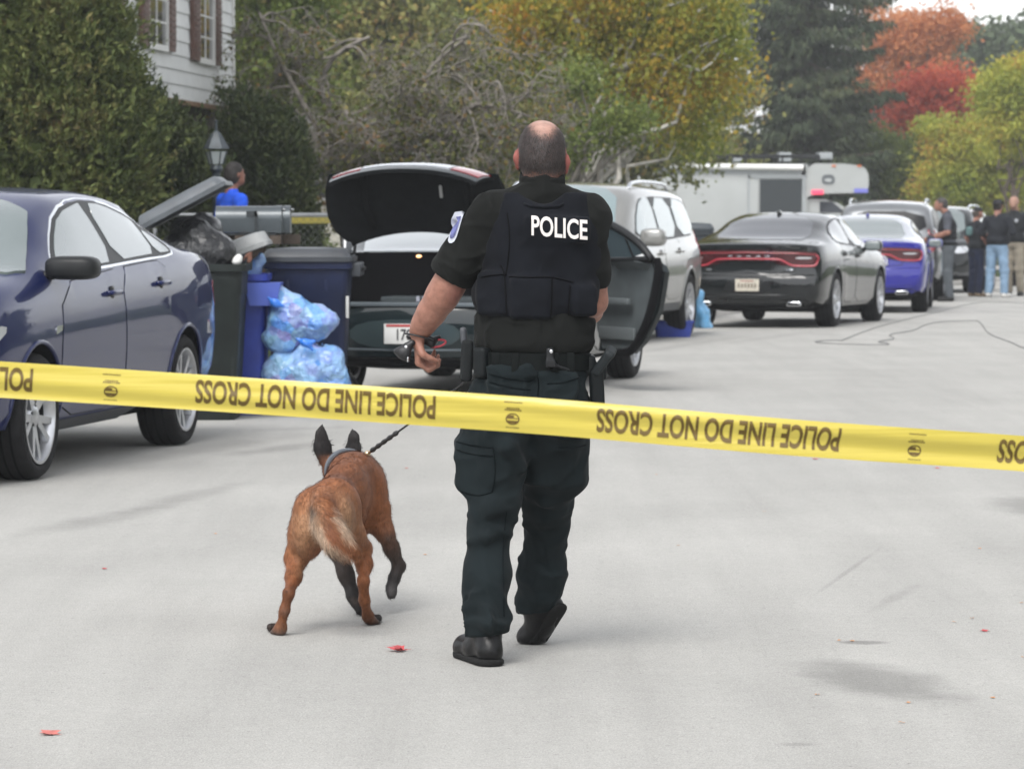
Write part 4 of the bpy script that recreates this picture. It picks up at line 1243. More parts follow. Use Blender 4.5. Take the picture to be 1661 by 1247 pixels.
# ---------------------------------------------- rear design of the two muscle sedans
def muscle_sedan(root, P, glass, plate, roofmat=None, emblem=False):
    mt = {'paint': P, 'lowz': .0}
    if roofmat: mt['upper'] = (roofmat, 1.045)
    top = [(-2.52, .95), (-2.49, 1.055), (-2.42, 1.075), (-2.2, 1.085), (-1.85, 1.12), (-1.30, 1.27), (-.85, 1.40), (-.3, 1.475), (.2, 1.475), (.6, 1.40), (1.0, 1.22), (1.3, 1.06), (1.8, 1.0), (2.3, .90), (2.48, .78), (2.52, .62)]
    belt = [(-2.52, .90), (-2.48, 1.01), (-2.3, 1.035), (-1.7, 1.05), (-.6, 1.02), (.4, .99), (1.2, .96), (1.8, .93), (2.3, .82), (2.52, .58)]
    bot = [(-2.52, .36), (-2.46, .27), (-1.9, .22), (-1.2, .18), (1.2, .18), (2.0, .2), (2.4, .22), (2.52, .34)]
    wid = [(-2.52, .86), (-2.45, .90), (-2.1, .945), (-1.5, .955), (-.6, .93), (.3, .935), (1.3, .95), (2.0, .93), (2.35, .84), (2.52, .62)]
    c = Car(root, 5.04, top, belt, bot, wid, (1.56, -1.49, .355, .945), mt, lean=.70,
            ends=(([.2, .32, .5, .62, .66, .70, .80, .90, 1.0, 1.08], [.10, .03, .0, .0, .03, .048, .058, .05, .02, .0], .10), ([0, .5, .9], [.05, 0, .1], .12)))
    c.body()
    c.put_wheels(.245, .25, spokes=5)
    for side in ('L', 'R'):
        c.patch('window_pillar', [(.88, 1.0), (.55, 1.24), (.2, 1.375), (-.3, 1.40), (-.8, 1.33), (-1.15, 1.20), (-1.30, 1.09), (-.6, 1.05)], side, M_black, .004, .06, 1)
        c.patch('window', [(.80, 1.02), (.5, 1.24), (.17, 1.355), (-.06, 1.375), (-.08, 1.045)], side, glass, .008, .06, 1)
        c.patch('window', [(-.14, 1.37), (-.35, 1.375), (-.8, 1.30), (-1.1, 1.185), (-1.2, 1.095), (-.6, 1.065), (-.16, 1.05)], side, glass, .008, .06, 1)
        for x in (1.56, -1.49):
            pts = [(x + .412 * math.cos(t), .355 + .412 * math.sin(t)) for t in np.linspace(-.1, PI + .1, 20)]
            c.strip('wheel_arch', pts, side, .012, P, -.002)
        c.patch('headlight', [(2.30, .68), (1.98, .76), (1.95, .84), (2.2, .82), (2.4, .74)], side, M_clear, .004, .05, 1)
        # scalloped door hollow
        c.strip('door_crease', [(.75, .80), (.2, .84), (-.5, .86), (-.95, .85)], side, .009, P, -.003)
    c.door([(1.02, .30), (1.05, .60), (.92, .97), (.2, 1.01), (-.09, 1.03), (-.13, .6), (-.1, .30)], None, P, .06, .90)
    c.door([(-.13, .30), (-.16, .6), (-.12, 1.03), (-.7, 1.05), (-.95, 1.05), (-1.0, .80), (-.93, .55), (-.82, .30)], None, P, -.82, .93)
    c.patch('windshield', [(1.20, .74), (1.3, 0), (1.20, -.74), (.52, -.56), (.42, 0), (.52, .56)], 'top', M_glass, .005, .07, 1)
    c.patch('rear_window', [(-1.80, .64), (-1.86, .3), (-1.87, 0), (-1.86, -.3), (-1.80, -.64), (-.80, -.50), (-.72, 0), (-.80, .50)], 'top', glass, .006, .06, 1)
    if roofmat:
        c.patch('roof_panel', [(.52, .50), (.40, 0), (.52, -.50), (-.2, -.56), (-.76, -.50), (-.70, 0), (-.76, .50), (-.2, .56)], 'top', roofmat, .006, .07, 1)
    # full width tail lamp band: dark smoked panel with a bright red outline
    def H(y): return abs(y)
    yb = [-.86, -.80, -.62, -.45, -.3, 0, .3, .45, .62, .80, .86]
    up = [(y, .985 - .035 * abs(y) ** 2) for y in yb]
    lo = [(y, .775 if abs(y) > .55 else (.79 if abs(y) > .44 else .850)) for y in yb[::-1]]
    band = c.patch('tail_lamp_band', up + lo, 'rear', M_redd, .006, .05, 1)
    ring = [(-.85, .93), (-.60, .945), (0, .955), (.60, .945), (.85, .93)]
    c.strip('lamp_outline', ring, 'rear', .009, M_redl, .010, band)
    ring2 = [(-.86, .84), (-.83, .79), (-.66, .785), (-.55, .795), (-.46, .84), (-.36, .870), (0, .875), (.36, .870), (.46, .84), (.55, .795), (.66, .785), (.83, .79), (.86, .84)]
    r2 = [tuple(p[:2]) for p in catmull([(a, b, 0) for a, b in ring2], 4)]
    c.strip('lamp_outline', r2, 'rear', .013, M_redbar, .012, band)
    c.strip('lamp_outline', [(-.86, .84), (-.875, .885), (-.85, .93)], 'rear', .012, M_redbar, .010, band)
    c.strip('lamp_outline', [(.86, .84), (.875, .885), (.85, .93)], 'rear', .012, M_redbar, .010, band)
    for y in (-.70, .70):
        c.patch('reverse_light', [(y - .10, .875), (y - .10, .90), (y + .10, .90), (y + .10, .875)], 'rear', M_clear, .014, .05, 1, band)
    mk = MB()
    for i in range(5):
        p, n = c.cast(-.24 + .12 * i, .905, 'rear'); mk.box((p.x - .012, p.y, p.z), (.012, .062, .016), 0, None, .003)
    mk.build('lettering', M_chrome, band, auto=AUTO)
    # deck seams, plate recess, bumper parts, exhausts
    c.strip('deck_seam', [(-.60, .77), (-.58, .715), (-.40, .70), (0, .70), (.40, .70), (.58, .715), (.60, .77)], 'rear', .005, M_under, .0)
    c.strip('bumper_crease', [(-.84, .675), (-.5, .665), (0, .66), (.5, .665), (.84, .675)], 'rear', .012, P, .0)
    c.patch('plate_recess', [(-.34, .44), (-.25, .63), (.25, .63), (.34, .44)], 'rear', M_black if not emblem else P, .004, .06, 1)
    c.patch('lower_valance', [(-.78, .24), (-.80, .36), (-.5, .375), (.5, .375), (.80, .36), (.78, .24)], 'rear', M_black, .008, .06, 1)
    c.strip('bumper_strip', [(-.74, .425), (-.3, .42), (.3, .42), (.74, .425)], 'rear', .010, P, .004)
    for y in (-.58, .58):
        p, n = c.cast(y, .31, 'rear')
        ex = MB(); ex.ell((p.x - .01, y, .31), (.03, .10, .032), 0, None, .5); ex.ell((p.x - .035, y, .31), (.012, .082, .020), 1, None, .5)
        ex.build('exhaust', [M_chrome, M_under], root, auto=R(60))
    for (y, sz) in (() if emblem else ((-.52, .10), (.52, .07))):
        p, n = c.cast(y, .735, 'rear'); b = MB(); b.box((p.x - .006, y, .735), (.010, sz, .022), 0, None, .003); b.build('nameplate', M_chrome, root, auto=AUTO)
    if plate:
        o, x = c.plate(0, .545, 'rear', M_platey)
        V, F = text_mesh('AB0', .001, 0) if False else (None, None)
        d = MB()
        for i in range(6):
            d.box((x - .002, -.105 + .042 * i, .54), (.003, .026, .052), 0)
        d.box((x - .002, 0, .598), (.003, .17, .014), 1)
        d.build('lettering', [pbr('faded_ink', (0.22, 0.19, 0.15), 0.6), pbr('faded_red', (0.33, 0.15, 0.12), 0.6)], o)
    else:
        o, x = c.plate(0, .545, 'rear', paint('plate_blue', (0.10, 0.11, 0.28), 0, .5))
    if emblem:
        p, n = c.cast(-.30, .785, 'rear')
        e = MB()
        M_em = pbr('emblem_silver', (0.55, 0.55, 0.62), 0.35, 0.4)
        e.lathe([(.072, -.012), (.072, .0), (.05, .004), (.05, -.012)], 24, 'X', 0, None, (p.x - .012, -.30, .785), True)
        e.lathe([(0, -.008), (.036, -.008), (.036, 0), (0, 0)], 16, 'X', 0, None, (p.x - .012, -.30, .785))
        e.box((p.x - .012, -.30, .855), (.012, .04, .05), 0, None, .004); e.box((p.x - .012, -.30, .73), (.012, .15, .03), 0, None, .004)
        e.build('emblem', M_em, root, auto=AUTO)
    else:
        p, n = c.cast(0, .80, 'rear')
    # aerial and mirrors
    a = MB(); a.ell((-.62, 0, 1.46), (.10, .03, .035)); a.build('roof_aerial', P, root, smooth=True)
    c.mirror(.72, .90, 1.03, P, (.09, .12, .07))
    c.patch('grille', [(.5, .45), (.6, .70), (-.6, .70), (-.5, .45)], 'front', M_black, .006, .06, 1)
    return c

def black_muscle():
    root = thing('sedan_car', 'shiny black sedan with a full width red tail lamp band behind the silver sport utility', 'car')
    muscle_sedan(root, paint('black_paint', (0.006, 0.008, 0.009), 0.0, 0.3), M_glassd, True)
    place_car(root, (1352, 530), heading((1352, 530), (1412, 522)), (-1.49, -.90))
def trooper_car():
    root = thing('police_car', 'bright blue police sedan with silver roof and round emblem beyond the shiny black sedan', 'car', group='police cars')
    muscle_sedan(root, paint('police_blue', (0.022, 0.022, 0.24), 0.0, 0.35), M_glass, False, paint('silver_paint', (0.50, 0.52, 0.57), 0.5, 0.3), True)
    place_car(root, (1500, 506), (math.sin(R(8)), math.cos(R(8))), (-1.49, -.90))

# ---------------------------------------------- black sedan with raised trunk lid and open rear door
def open_sedan():
    root = thing('sedan_car', 'black sedan with its trunk lid raised and a rear door standing open', 'car')
    P = paint('greenblack_paint', (0.007, 0.013, 0.015), 0.0, 0.3)
    top = [(-2.52, .60), (-2.49, .735), (-2.40, .99), (-2.3, 1.06), (-2.0, 1.11), (-1.75, 1.13), (-1.25, 1.31), (-.75, 1.44), (-.2, 1.485), (.3, 1.475), (.7, 1.40), (1.1, 1.22), (1.45, 1.06), (1.9, .99), (2.3, .89), (2.48, .76), (2.52, .62)]
    belt = [(-2.52, .57), (-2.47, .72), (-2.38, .95), (-2.2, 1.0), (-1.6, 1.03), (-.6, 1.01), (.4, .985), (1.3, .95), (1.9, .92), (2.3, .80), (2.52, .56)]
    bot = [(-2.52, .34), (-2.45, .28), (-1.9, .23), (-1.2, .19), (1.2, .19), (2.0, .2), (2.4, .22), (2.52, .34)]
    wid = [(-2.52, .80), (-2.45, .88), (-2.1, .93), (-1.4, .94), (0, .94), (1.4, .935), (2.0, .91), (2.35, .82), (2.52, .62)]
    c = Car(root, 5.04, top, belt, bot, wid, (1.52, -1.42, .34, .93), {'paint': P}, lean=.73,
            ends=(([.2, .32, .5, .66, .8, 1.0], [.10, .03, .0, .0, .03, .08], .10), ([0, .5, .9], [.05, 0, .1], .12)))
    c.body(cutters=[((-2.20, 0, 1.10), (.96, 1.34, .76)), ((-.62, -.90, .76), (.94, .9, 1.02))])
    c.put_wheels(.235, .235)
    for side in ('L', 'R'):
        c.patch('window_pillar', [(.93, 1.0), (.6, 1.24), (.2, 1.38), (-.15, 1.40)] + ([(-.15, 1.03)] if side == 'R' else [(-.8, 1.34), (-1.15, 1.22), (-1.35, 1.09), (-.6, 1.04)]), side, M_black, .004, .06, 1)
        c.patch('window', [(.86, 1.015), (.55, 1.235), (.2, 1.355), (-.08, 1.375), (-.10, 1.03)], side, M_glass, .008, .06, 1)
        if side == 'L':
            c.patch('window', [(-.16, 1.37), (-.4, 1.37), (-.8, 1.31), (-1.1, 1.195), (-1.2, 1.085), (-.6, 1.055), (-.17, 1.035)], side, M_glass, .008, .06, 1)
        c.patch('taillight', [(-2.12, .80), (-2.10, .95), (-2.32, .96), (-2.38, .80)], side, M_redl, .004, .05, 1)
        c.patch('headlight', [(2.30, .68), (1.98, .76), (1.95, .84), (2.2, .82), (2.4, .74)], side, M_clear, .004, .05, 1)
    c.door([(1.05, .30), (1.08, .60), (.95, .97), (.2, 1.0), (-.11, 1.02), (-.15, .6), (-.12, .30)], None, P, .06, .88)
    c.patch('windshield', [(1.38, .66), (1.42, 0), (1.38, -.66), (.68, -.52), (.55, 0), (.68, .52)], 'top', M_glass, .005, .07, 1)
    rw = c.patch('rear_window', [(-1.70, .64), (-1.75, .3), (-1.76, 0), (-1.75, -.3), (-1.70, -.64), (-.80, -.53), (-.72, 0), (-.80, .53)], 'top', pbr('sky_pale_glass', (0.42, 0.45, 0.47), 0.08, 0.0, 1.0, ior=1.8), .006, .06, 1)  # pale base colour stands in for sky reflected in the rear window
    wp = MB(); wp.tube([(-1.42, -.10, 1.27), (-1.12, -.10, 1.385)], .010, 6); wp.build('defroster_bar', M_black, rw)
    # rear fascia: sill plate, recess, plate
    sp = MB(); sp.box((-2.42, 0, .735), (.16, 1.42, .03), 0, None, .01); sp.build('trunk_sill', pbr('sill_grey', (0.10, 0.12, 0.135), 0.4, 0.2), root, auto=AUTO)
    c.patch('plate_recess', [(-.42, .40), (-.44, .62), (.44, .62), (.42, .40)], 'rear', pbr('recess_grey', (0.035, 0.055, 0.06), 0.35, 0.2, 0.5), .005, .06, 2)
    c.strip('bumper_strip', [(-.45, .395), (0, .39), (.45, .395)], 'rear', .010, pbr('sill_grey', (0.10, 0.12, 0.135), 0.4, 0.2), .004)
    c.patch('lower_valance', [(-.78, .25), (-.80, .33), (0, .34), (.80, .33), (.78, .25)], 'rear', M_black, .008, .06, 1)
    o, x = c.plate(0.0, .515, 'rear', M_plate)
    pr = MB(); pr.box((x - .001, 0, .578), (.003, .27, .018), 0); pr.build('plate_band', M_plred, o)
    c.plate_text(o, x, -.0, .505, '178', .115, M_ink, 'rear', .78)
    for y in (.70, -.70):
        c.patch('reflector', [(y - .09, .44), (y - .09, .47), (y + .09, .47), (y + .09, .44)], 'rear', M_redl, .006, .05, 0)
    # trunk contents: radio box and small lamp
    t = MB(); t.box((-1.95, -.1, .74), (.35, .8, .09), 0, None, .01)
    for i, y in enumerate((-.16, -.06, .0)): t.box((-2.13, y, .77), (.01, .05 if i == 1 else .025, .04), 1)
    tg = t.build('trunk_box', [pbr('trunk_box', (0.03, 0.04, 0.045), 0.6), pbr('box_marks', (0.35, 0.36, 0.42), 0.5)], root, auto=AUTO)
    lp = MB(); lp.ell((-1.745, .10, 1.09), (.012, .022, .012)); 
    ml, nt, bs = _new('warm_lamp'); bs.inputs['Emission Color'].default_value = (1.0, .42, .12, 1); bs.inputs['Emission Strength'].default_value = 1.2
    lp.build('trunk_lamp', ml, root, smooth=True)
    # trunk lid: deck panel and drop, swung up about its front edge
    lid = bpy.data.objects.new('trunk_lid', None); link(lid, root)
    lid.location = (-1.80, .045, 1.20)
    def lidpt(u, v, inner=0.0):
        """u -1..1 across, v 0..1 from hinge edge to the tail of the lid (closed pose, hinge at origin)"""
        hw = float(np.interp(v, [0, .12, .28, .5, .72, .86, 1], [.56, .68, .735, .725, .655, .61, .58]))
        y = u * hw
        if v < .72:
            t = v / .72
            x = -.66 * t + .05 * (1 - t) * (1 - u * u) * 0 - .02 * u * u * t * 0
            zz = -.02 * t - .05 * abs(u) ** 2.5
        else:
            t = (v - .72) / .28
            a = t * 1.35
            x = -.66 - .10 * math.sin(a); zz = -.02 - .30 * (t ** 1.2) - .05 * abs(u) ** 2.5
            x += .09 * abs(u) ** 2.4
        # plan curve of front and tail edges
        x += -.10 * (1 - v) * (1 - abs(u) ** 2) if v < .72 else 0
        n = Vector((0, 0, -1)) if v < .72 else Vector((.9, 0, -.2))
        return Vector((x, y * (1 - .0), zz)) + n * inner
    U = np.linspace(-1, 1, 25); Vv = np.concatenate([np.linspace(0, .72, 12), np.linspace(.76, 1, 8)])
    mb = MB()
    outer = [[lidpt(u, v) for u in U] for v in Vv]
    inner = [[lidpt(u * .985, v, .035) for u in U] for v in Vv]
    mb.grid(outer, 0); nO = len(mb.V)
    mb.grid(inner, 1)
    nu, nv = len(U), len(Vv)
    rim = [i for i in range(nu)] + [j * nu + nu - 1 for j in range(1, nv)] + [(nv - 1) * nu + i for i in range(nu - 2, -1, -1)] + [j * nu for j in range(nv - 2, 0, -1)]
    for i in range(len(rim)):
        a, b = rim[i], rim[(i + 1) % len(rim)]
        mb.F.append((a, b, b + nO, a + nO)); mb.M.append(1)
    M_lin = pbr('trunk_liner', (0.006, 0.007, 0.008), 0.9, var=0.3, vscale=12, bump=0.2, spec=.1)
    deck = mb.build('lid_panel', [P, M_lin], lid, auto=R(40))
    # lamps on the drop of the lid; silver strip paints the sky reflected there
    for (u0, u1, mat, nm) in ((-.97, -.60, M_redl, 'taillight'), (.60, .97, M_redl, 'taillight'), (-.58, .58, pbr('sky_sheen_silver', (0.62, 0.64, 0.68), 0.22, 0.6), 'sky_sheen_strip')):
        g = MB()
        lay = [[lidpt(u, v, -.008) for u in np.linspace(u0, u1, 12)] for v in np.linspace(.76, .93, 6)]
        lay2 = [[lidpt(u, v, .004) for u in np.linspace(u0, u1, 12)] for v in np.linspace(.76, .93, 6)]
        g.grid(lay, 0); k = len(g.V); g.grid(lay2, 0)
        rr_ = [i for i in range(12)] + [j * 12 + 11 for j in range(1, 6)] + [60 + i for i in range(10, -1, -1)] + [j * 12 for j in range(4, 0, -1)]
        for i in range(len(rr_)):
            a, b = rr_[i], rr_[(i + 1) % len(rr_)]
            g.F.append((a, b, b + k, a + k)); g.M.append(0)
        g.build(nm, mat, lid, auto=R(40))
    # inner stamping, latch, goosenecks
    st = MB()
    for y in (-.42, .42): st.tube([lidpt(y / .73, v, .045) for v in (.08, .3, .5, .66)], .03, 6, flat=.4)
    st.tube([lidpt(u, .66, .045) for u in (-.6, -.2, .2, .6)], .03, 6, flat=.4)
    st.build('lid_ribs', M_lin, lid, smooth=True)
    la = MB(); la.box(lidpt(-.28, .44, .05), (.10, .022, .02), 0, None, .004); la.build('pull_handle', pbr('pull_grey', (0.4, 0.4, 0.4), 0.5), lid, auto=AUTO)
    for y in (-.56, .56):
        gn = MB(); gn.tube([(.02, y, -.02), (-.02, y, -.14), (.12, y, -.22), (.16, y, -.34)], .014, 6)
        gn.build('lid_hinge', M_black, root, smooth=True).location = lid.location
    lid.rotation_euler = (0, R(66), 0)     # tail end swings up
    # open rear door on the right side, hinged at its front edge
    dr = bpy.data.objects.new('open_door', None); link(dr, root)
    dr.location = (-.13, -.965, 0)
    # door in its own frame: u along from hinge to free edge, z up, thickness along y
    out = []
    def bulge(z): return .05 * (1 - ((z - .65) / .55) ** 2) if z < 1.03 else -.055 - .36 * (z - 1.03)
    def shell(poly, y0, y1, mat, name, par, res=.07):
        Pp, Ff = fill_poly(poly, res)
        nP = len(Pp); mm = MB()
        mm.V = [Vector((-u, -bulge(z) + y1, z)) for u, z in Pp] + [Vector((-u, -bulge(z) + y0, z)) for u, z in Pp]
        mm.F = [f for f in Ff] + [tuple(i + nP for i in f[::-1]) for f in Ff]; mm.M = [0] * len(mm.F)
        cnt = {}
        for f in Ff:
            for i in range(3):
                a, b = f[i], f[(i + 1) % 3]; cnt[(a, b)] = cnt.get((a, b), 0) + 1
        for (a, b) in list(cnt):
            if (b, a) not in cnt: mm.F.append((b, a, a + nP, b + nP)); mm.M.append(0)
        return mm.build(name, mat, par, auto=R(40))
    low = [(0.0, .30), (0.0, 1.03), (.4, 1.055), (1.05, 1.08), (1.12, .96), (.98, .64), (.76, .40), (.60, .30)]
    shell(low, -.02, .02, P, 'door_skin', dr)
    shell(chaikin([(.03, .33), (.03, 1.0), (.4, 1.03), (1.0, 1.05), (1.05, .95), (.92, .65), (.72, .43), (.57, .33)], 1), .02, .075, pbr('door_card', (0.085, 0.10, 0.105), 0.65, var=0.15, vscale=6), 'door_card', dr)
    cards = MB(); cards.box((-.45, .085, .72), (.5, .05, .05), 0, None, .015); cards.box((-.45, .06, .46), (.6, .03, .10), 0, None, .012); cards.build('armrest', pbr('armrest_grey', (0.11, 0.125, 0.13), 0.6), dr, auto=AUTO)
    fr = MB()
    fp = [(0, 1.0), (.02, 1.2), (.05, 1.375), (.30, 1.368), (.62, 1.315), (.92, 1.195), (1.07, 1.06)]
    fr.tube([(-u, -bulge(z) + .012, z) for u, z in [tuple(p[:2]) for p in catmull([(a, b, 0) for a, b in fp], 4)]], .032, 8)
    fr.tube([(-.03, -bulge(1.03) + .012, 1.04), (-.55, -bulge(1.04) + .012, 1.05), (-1.04, -bulge(1.05) + .012, 1.065)], .022, 6)
    fr.tube([(-.78, -bulge(1.04) + .012, 1.05), (-.74, -bulge(1.25) + .012, 1.27)], .016, 6)
    fr.build('door_frame', M_black, dr, smooth=True)
    sl = MB(); sl.tube([(-u, .045, z) for u, z in [tuple(p[:2]) for p in catmull([(1.09, 1.06, 0), (1.115, .96, 0), (.98, .64, 0), (.77, .40, 0), (.60, .31, 0), (.3, .305, 0)], 4)]], .034, 8); sl.build('door_seal', M_under, dr, smooth=True)
    gw = shell(chaikin([(.06, 1.06), (.08, 1.35), (.30, 1.345), (.60, 1.295), (.88, 1.18), (.98, 1.08)], 1), .008, .013, pbr('door_glass', (0.10, 0.14, 0.16), 0.05, 0, 0.5), 'window', dr)
    dr.rotation_euler = (0, 0, R(40))
    fwd = Vector((math.sin(R(14)), math.cos(R(14))))
    a = math.atan2(fwd.y, fwd.x)
    g = Vector(at(654, 533, 27.0)); q = Matrix.Rotation(a, 3, 'Z') @ Vector((-2.55, 0, 0))
    root.location = (g.x - q.x, g.y - q.y, 0); root.rotation_euler = (0, 0, a)

# ---------------------------------------------- sport utilities
def suv_body(root, P, L=5.1, H=1.78, W=1.0, lean=.80, zs=1.0):
    h = L / 2
    top = [(-h, .85), (-h + .03, 1.15), (-h + .10, 1.32), (-h + .26, 1.62), (-h + .5, 1.71), (-1.2, 1.76), (-.2, 1.78), (.45, 1.74), (.8, 1.62), (1.15, 1.36), (1.42, 1.17), (1.8, 1.12), (h - .25, 1.02), (h - .06, .90), (h, .72)]
    belt = [(-h, .80), (-h + .03, 1.06), (-h + .2, 1.10), (-1.2, 1.10), (.2, 1.07), (1.2, 1.04), (1.8, 1.02), (h - .25, .92), (h, .66)]
    bot = [(-h, .46), (-h + .1, .36), (-1.8, .28), (-1.1, .25), (1.1, .25), (1.8, .28), (h - .1, .32), (h, .42)]
    wid = [(-h, .84), (-h + .12, .92), (-1.9, .98), (-1.2, 1.0), (1.2, 1.0), (1.8, .98), (h - .25, .88), (h, .68)]
    k = H / 1.78
    sc = lambda c: [(x, z * k) for x, z in c]
    wid = [(x, y * W) for x, y in wid]
    return Car(root, L, sc(top), sc(belt), sc(bot), wid, (1.52, -1.46, .375, .985 * W), {'paint': P, 'lower': pbr('suv_cladding', (0.10, 0.105, 0.11), 0.55), 'lowz': .42}, lean=lean,
               ends=(([.2, .5, .8, 1.1, 1.3], [.03, 0, .03, .05, .06], .06), ([0, .5, .9, 1.1], [.05, 0, .03, .1], .14)))
def suv_detail(c, P, glass, k=1.0, rails=True):
    z = lambda v: v * k
    root = c.root
    c.body(); c.put_wheels(.255, .255)
    for side in ('L', 'R'):
        c.patch('window_pillar', [(1.05, z(1.10)), (.62, z(1.50)), (.3, z(1.62)), (-1.6, z(1.61)), (-2.05, z(1.55)), (-2.22, z(1.19)), (-.6, z(1.14))], side, M_black, .004, .07, 1)
        c.patch('window', [(.98, z(1.13)), (.60, z(1.49)), (.28, z(1.60)), (-.05, z(1.605)), (-.08, z(1.15))], side, glass, .008, .07, 1)
        c.patch('window', [(-.16, z(1.605)), (-.95, z(1.60)), (-1.02, z(1.17)), (-.18, z(1.155))], side, glass, .008, .07, 1)
        c.patch('window', [(-1.12, z(1.60)), (-1.6, z(1.59)), (-2.0, z(1.53)), (-2.13, z(1.21)), (-1.14, z(1.175))], side, glass, .008, .07, 1)
        for x in (1.52, -1.46):
            pts = [(x + .435 * math.cos(t), .375 + .435 * math.sin(t)) for t in np.linspace(-.1, PI + .1, 20)]
            c.strip('wheel_arch', pts, side, .02, P, -.004)
        c.patch('taillight', [(-2.36, z(.85)), (-2.38, z(1.25)), (-2.18, z(1.22)), (-2.2, z(.9))], side, M_redl, .006, .06, 1)
    c.door([(1.06, .46), (1.08, .7), (1.02, z(1.08)), (.2, z(1.11)), (-.09, z(1.12)), (-.12, .7), (-.1, .46)], None, P, .06, z(.98))
    c.door([(-.13, .46), (-.16, .7), (-.12, z(1.12)), (-.7, z(1.14)), (-1.05, z(1.15)), (-1.06, .85), (-.98, .62), (-.88, .46)], None, P, -.9, z(1.0))
    c.patch('windshield', [(1.36, .74), (1.40, 0), (1.36, -.74), (.60, -.60), (.45, 0), (.60, .60)], 'top', glass, .010, .06, 1, None, .02)
    c.patch('rear_window', [(-.72, z(1.20)), (-.64, z(1.56)), (.64, z(1.56)), (.72, z(1.20)), (0, z(1.17))], 'rear', glass, .008, .07, 1)
    for y in (-.78, .78):
        c.patch('taillight', [(y - .08, z(.85)), (y - .07, z(1.16)), (y + .07, z(1.16)), (y + .08, z(.85))], 'rear', M_redl, .010, .05, 1)
        c.patch('headlight', [(y - .16, z(.80)), (y - .18, z(.93)), (y + .10, z(.96)), (y + .10, z(.82))], 'front', M_clear, .008, .05, 1)
    gr = c.patch('grille', [(-.5, z(.66)), (-.56, z(.92)), (.56, z(.92)), (.5, z(.66))], 'front', M_black, .010, .06, 1)
    c.patch('bumper_intake', [(-.62, z(.40)), (-.6, z(.56)), (.6, z(.56)), (.62, z(.40))], 'front', M_black, .008, .06, 1)
    c.plate(0, z(.62), 'rear', M_plate)
    c.mirror(.92, .98, z(1.16), P, (.10, .14, .10))
    if rails:
        rl = MB()
        for y in (-.66, .66):
            zt = c.cast(-.4, y, 'top')[0].z
            rl.tube(catmull([(.35, y, zt - .03), (.2, y, zt + .035), (-.4, y, zt + .06), (-1.4, y, zt + .04), (-1.65, y, zt - .03)], 5), .022, 8)
        rl.build('roof_rails', M_chrome, root, smooth=True)
def silver_suv():
    root = thing('sport_utility', 'silver sport utility facing this way beyond the black sedan with the raised lid', 'car')
    P = paint('silver_gold_paint', (0.27, 0.27, 0.258), 0.45, 0.3)
    c = suv_body(root, P, 5.1, 1.78)
    suv_detail(c, P, pbr('suv_glass', (0.20, 0.26, 0.27), 0.05, 0, 0.6, ior=1.6), 1.0)
    place_car(root, (1112, 546), (-math.sin(R(15)), -math.cos(R(15))), (-1.46, .93))
def grey_suv():
    root = thing('sport_utility', 'grey sport utility facing away beyond the bright blue police sedan', 'car')
    P = paint('grey_paint', (0.20, 0.21, 0.22), 0.5, 0.3)
    c = suv_body(root, P, 5.0, 1.78)
    suv_detail(c, P, pbr('privacy_glass', (0.008, 0.009, 0.011), 0.25, spec=.15), 1.0)
    place_car(root, (1526, 487), (math.sin(R(8.5)), math.cos(R(8.5))), (-1.46, -.93))
def dark_suv():
    root = thing('sport_utility', 'black sport utility behind the group of officers', 'car')
    P = paint('black_paint', (0.006, 0.008, 0.009), 0.0, 0.3)
    c = suv_body(root, P, 4.9, 1.72)
    suv_detail(c, P, M_glass, .966)
    place_car(root, (1580, 475), (-math.sin(R(14)), -math.cos(R(14))), (1.52, .93))
def edge_suv():
    root = thing('sport_utility', 'dark sport utility with pale roof, cut by the right edge', 'car')
    P = paint('charcoal_paint', (0.03, 0.032, 0.036), 0.3, 0.28)
    c = suv_body(root, P, 5.0, 1.80)
    suv_detail(c, P, M_glass, 1.01)
    c.patch('roof_panel', [(.4, .55), (.4, -.55), (-2.0, -.55), (-2.0, .55)], 'top', paint('silver_paint', (0.50, 0.52, 0.57), 0.5, 0.3), .006, .1, 1)
    p = at(1745, 470, 78.0)
    root.location = (p.x, 80.0, gz(80)); root.rotation_euler = (0, 0, math.atan2(-math.cos(R(16)), -math.sin(R(16))))

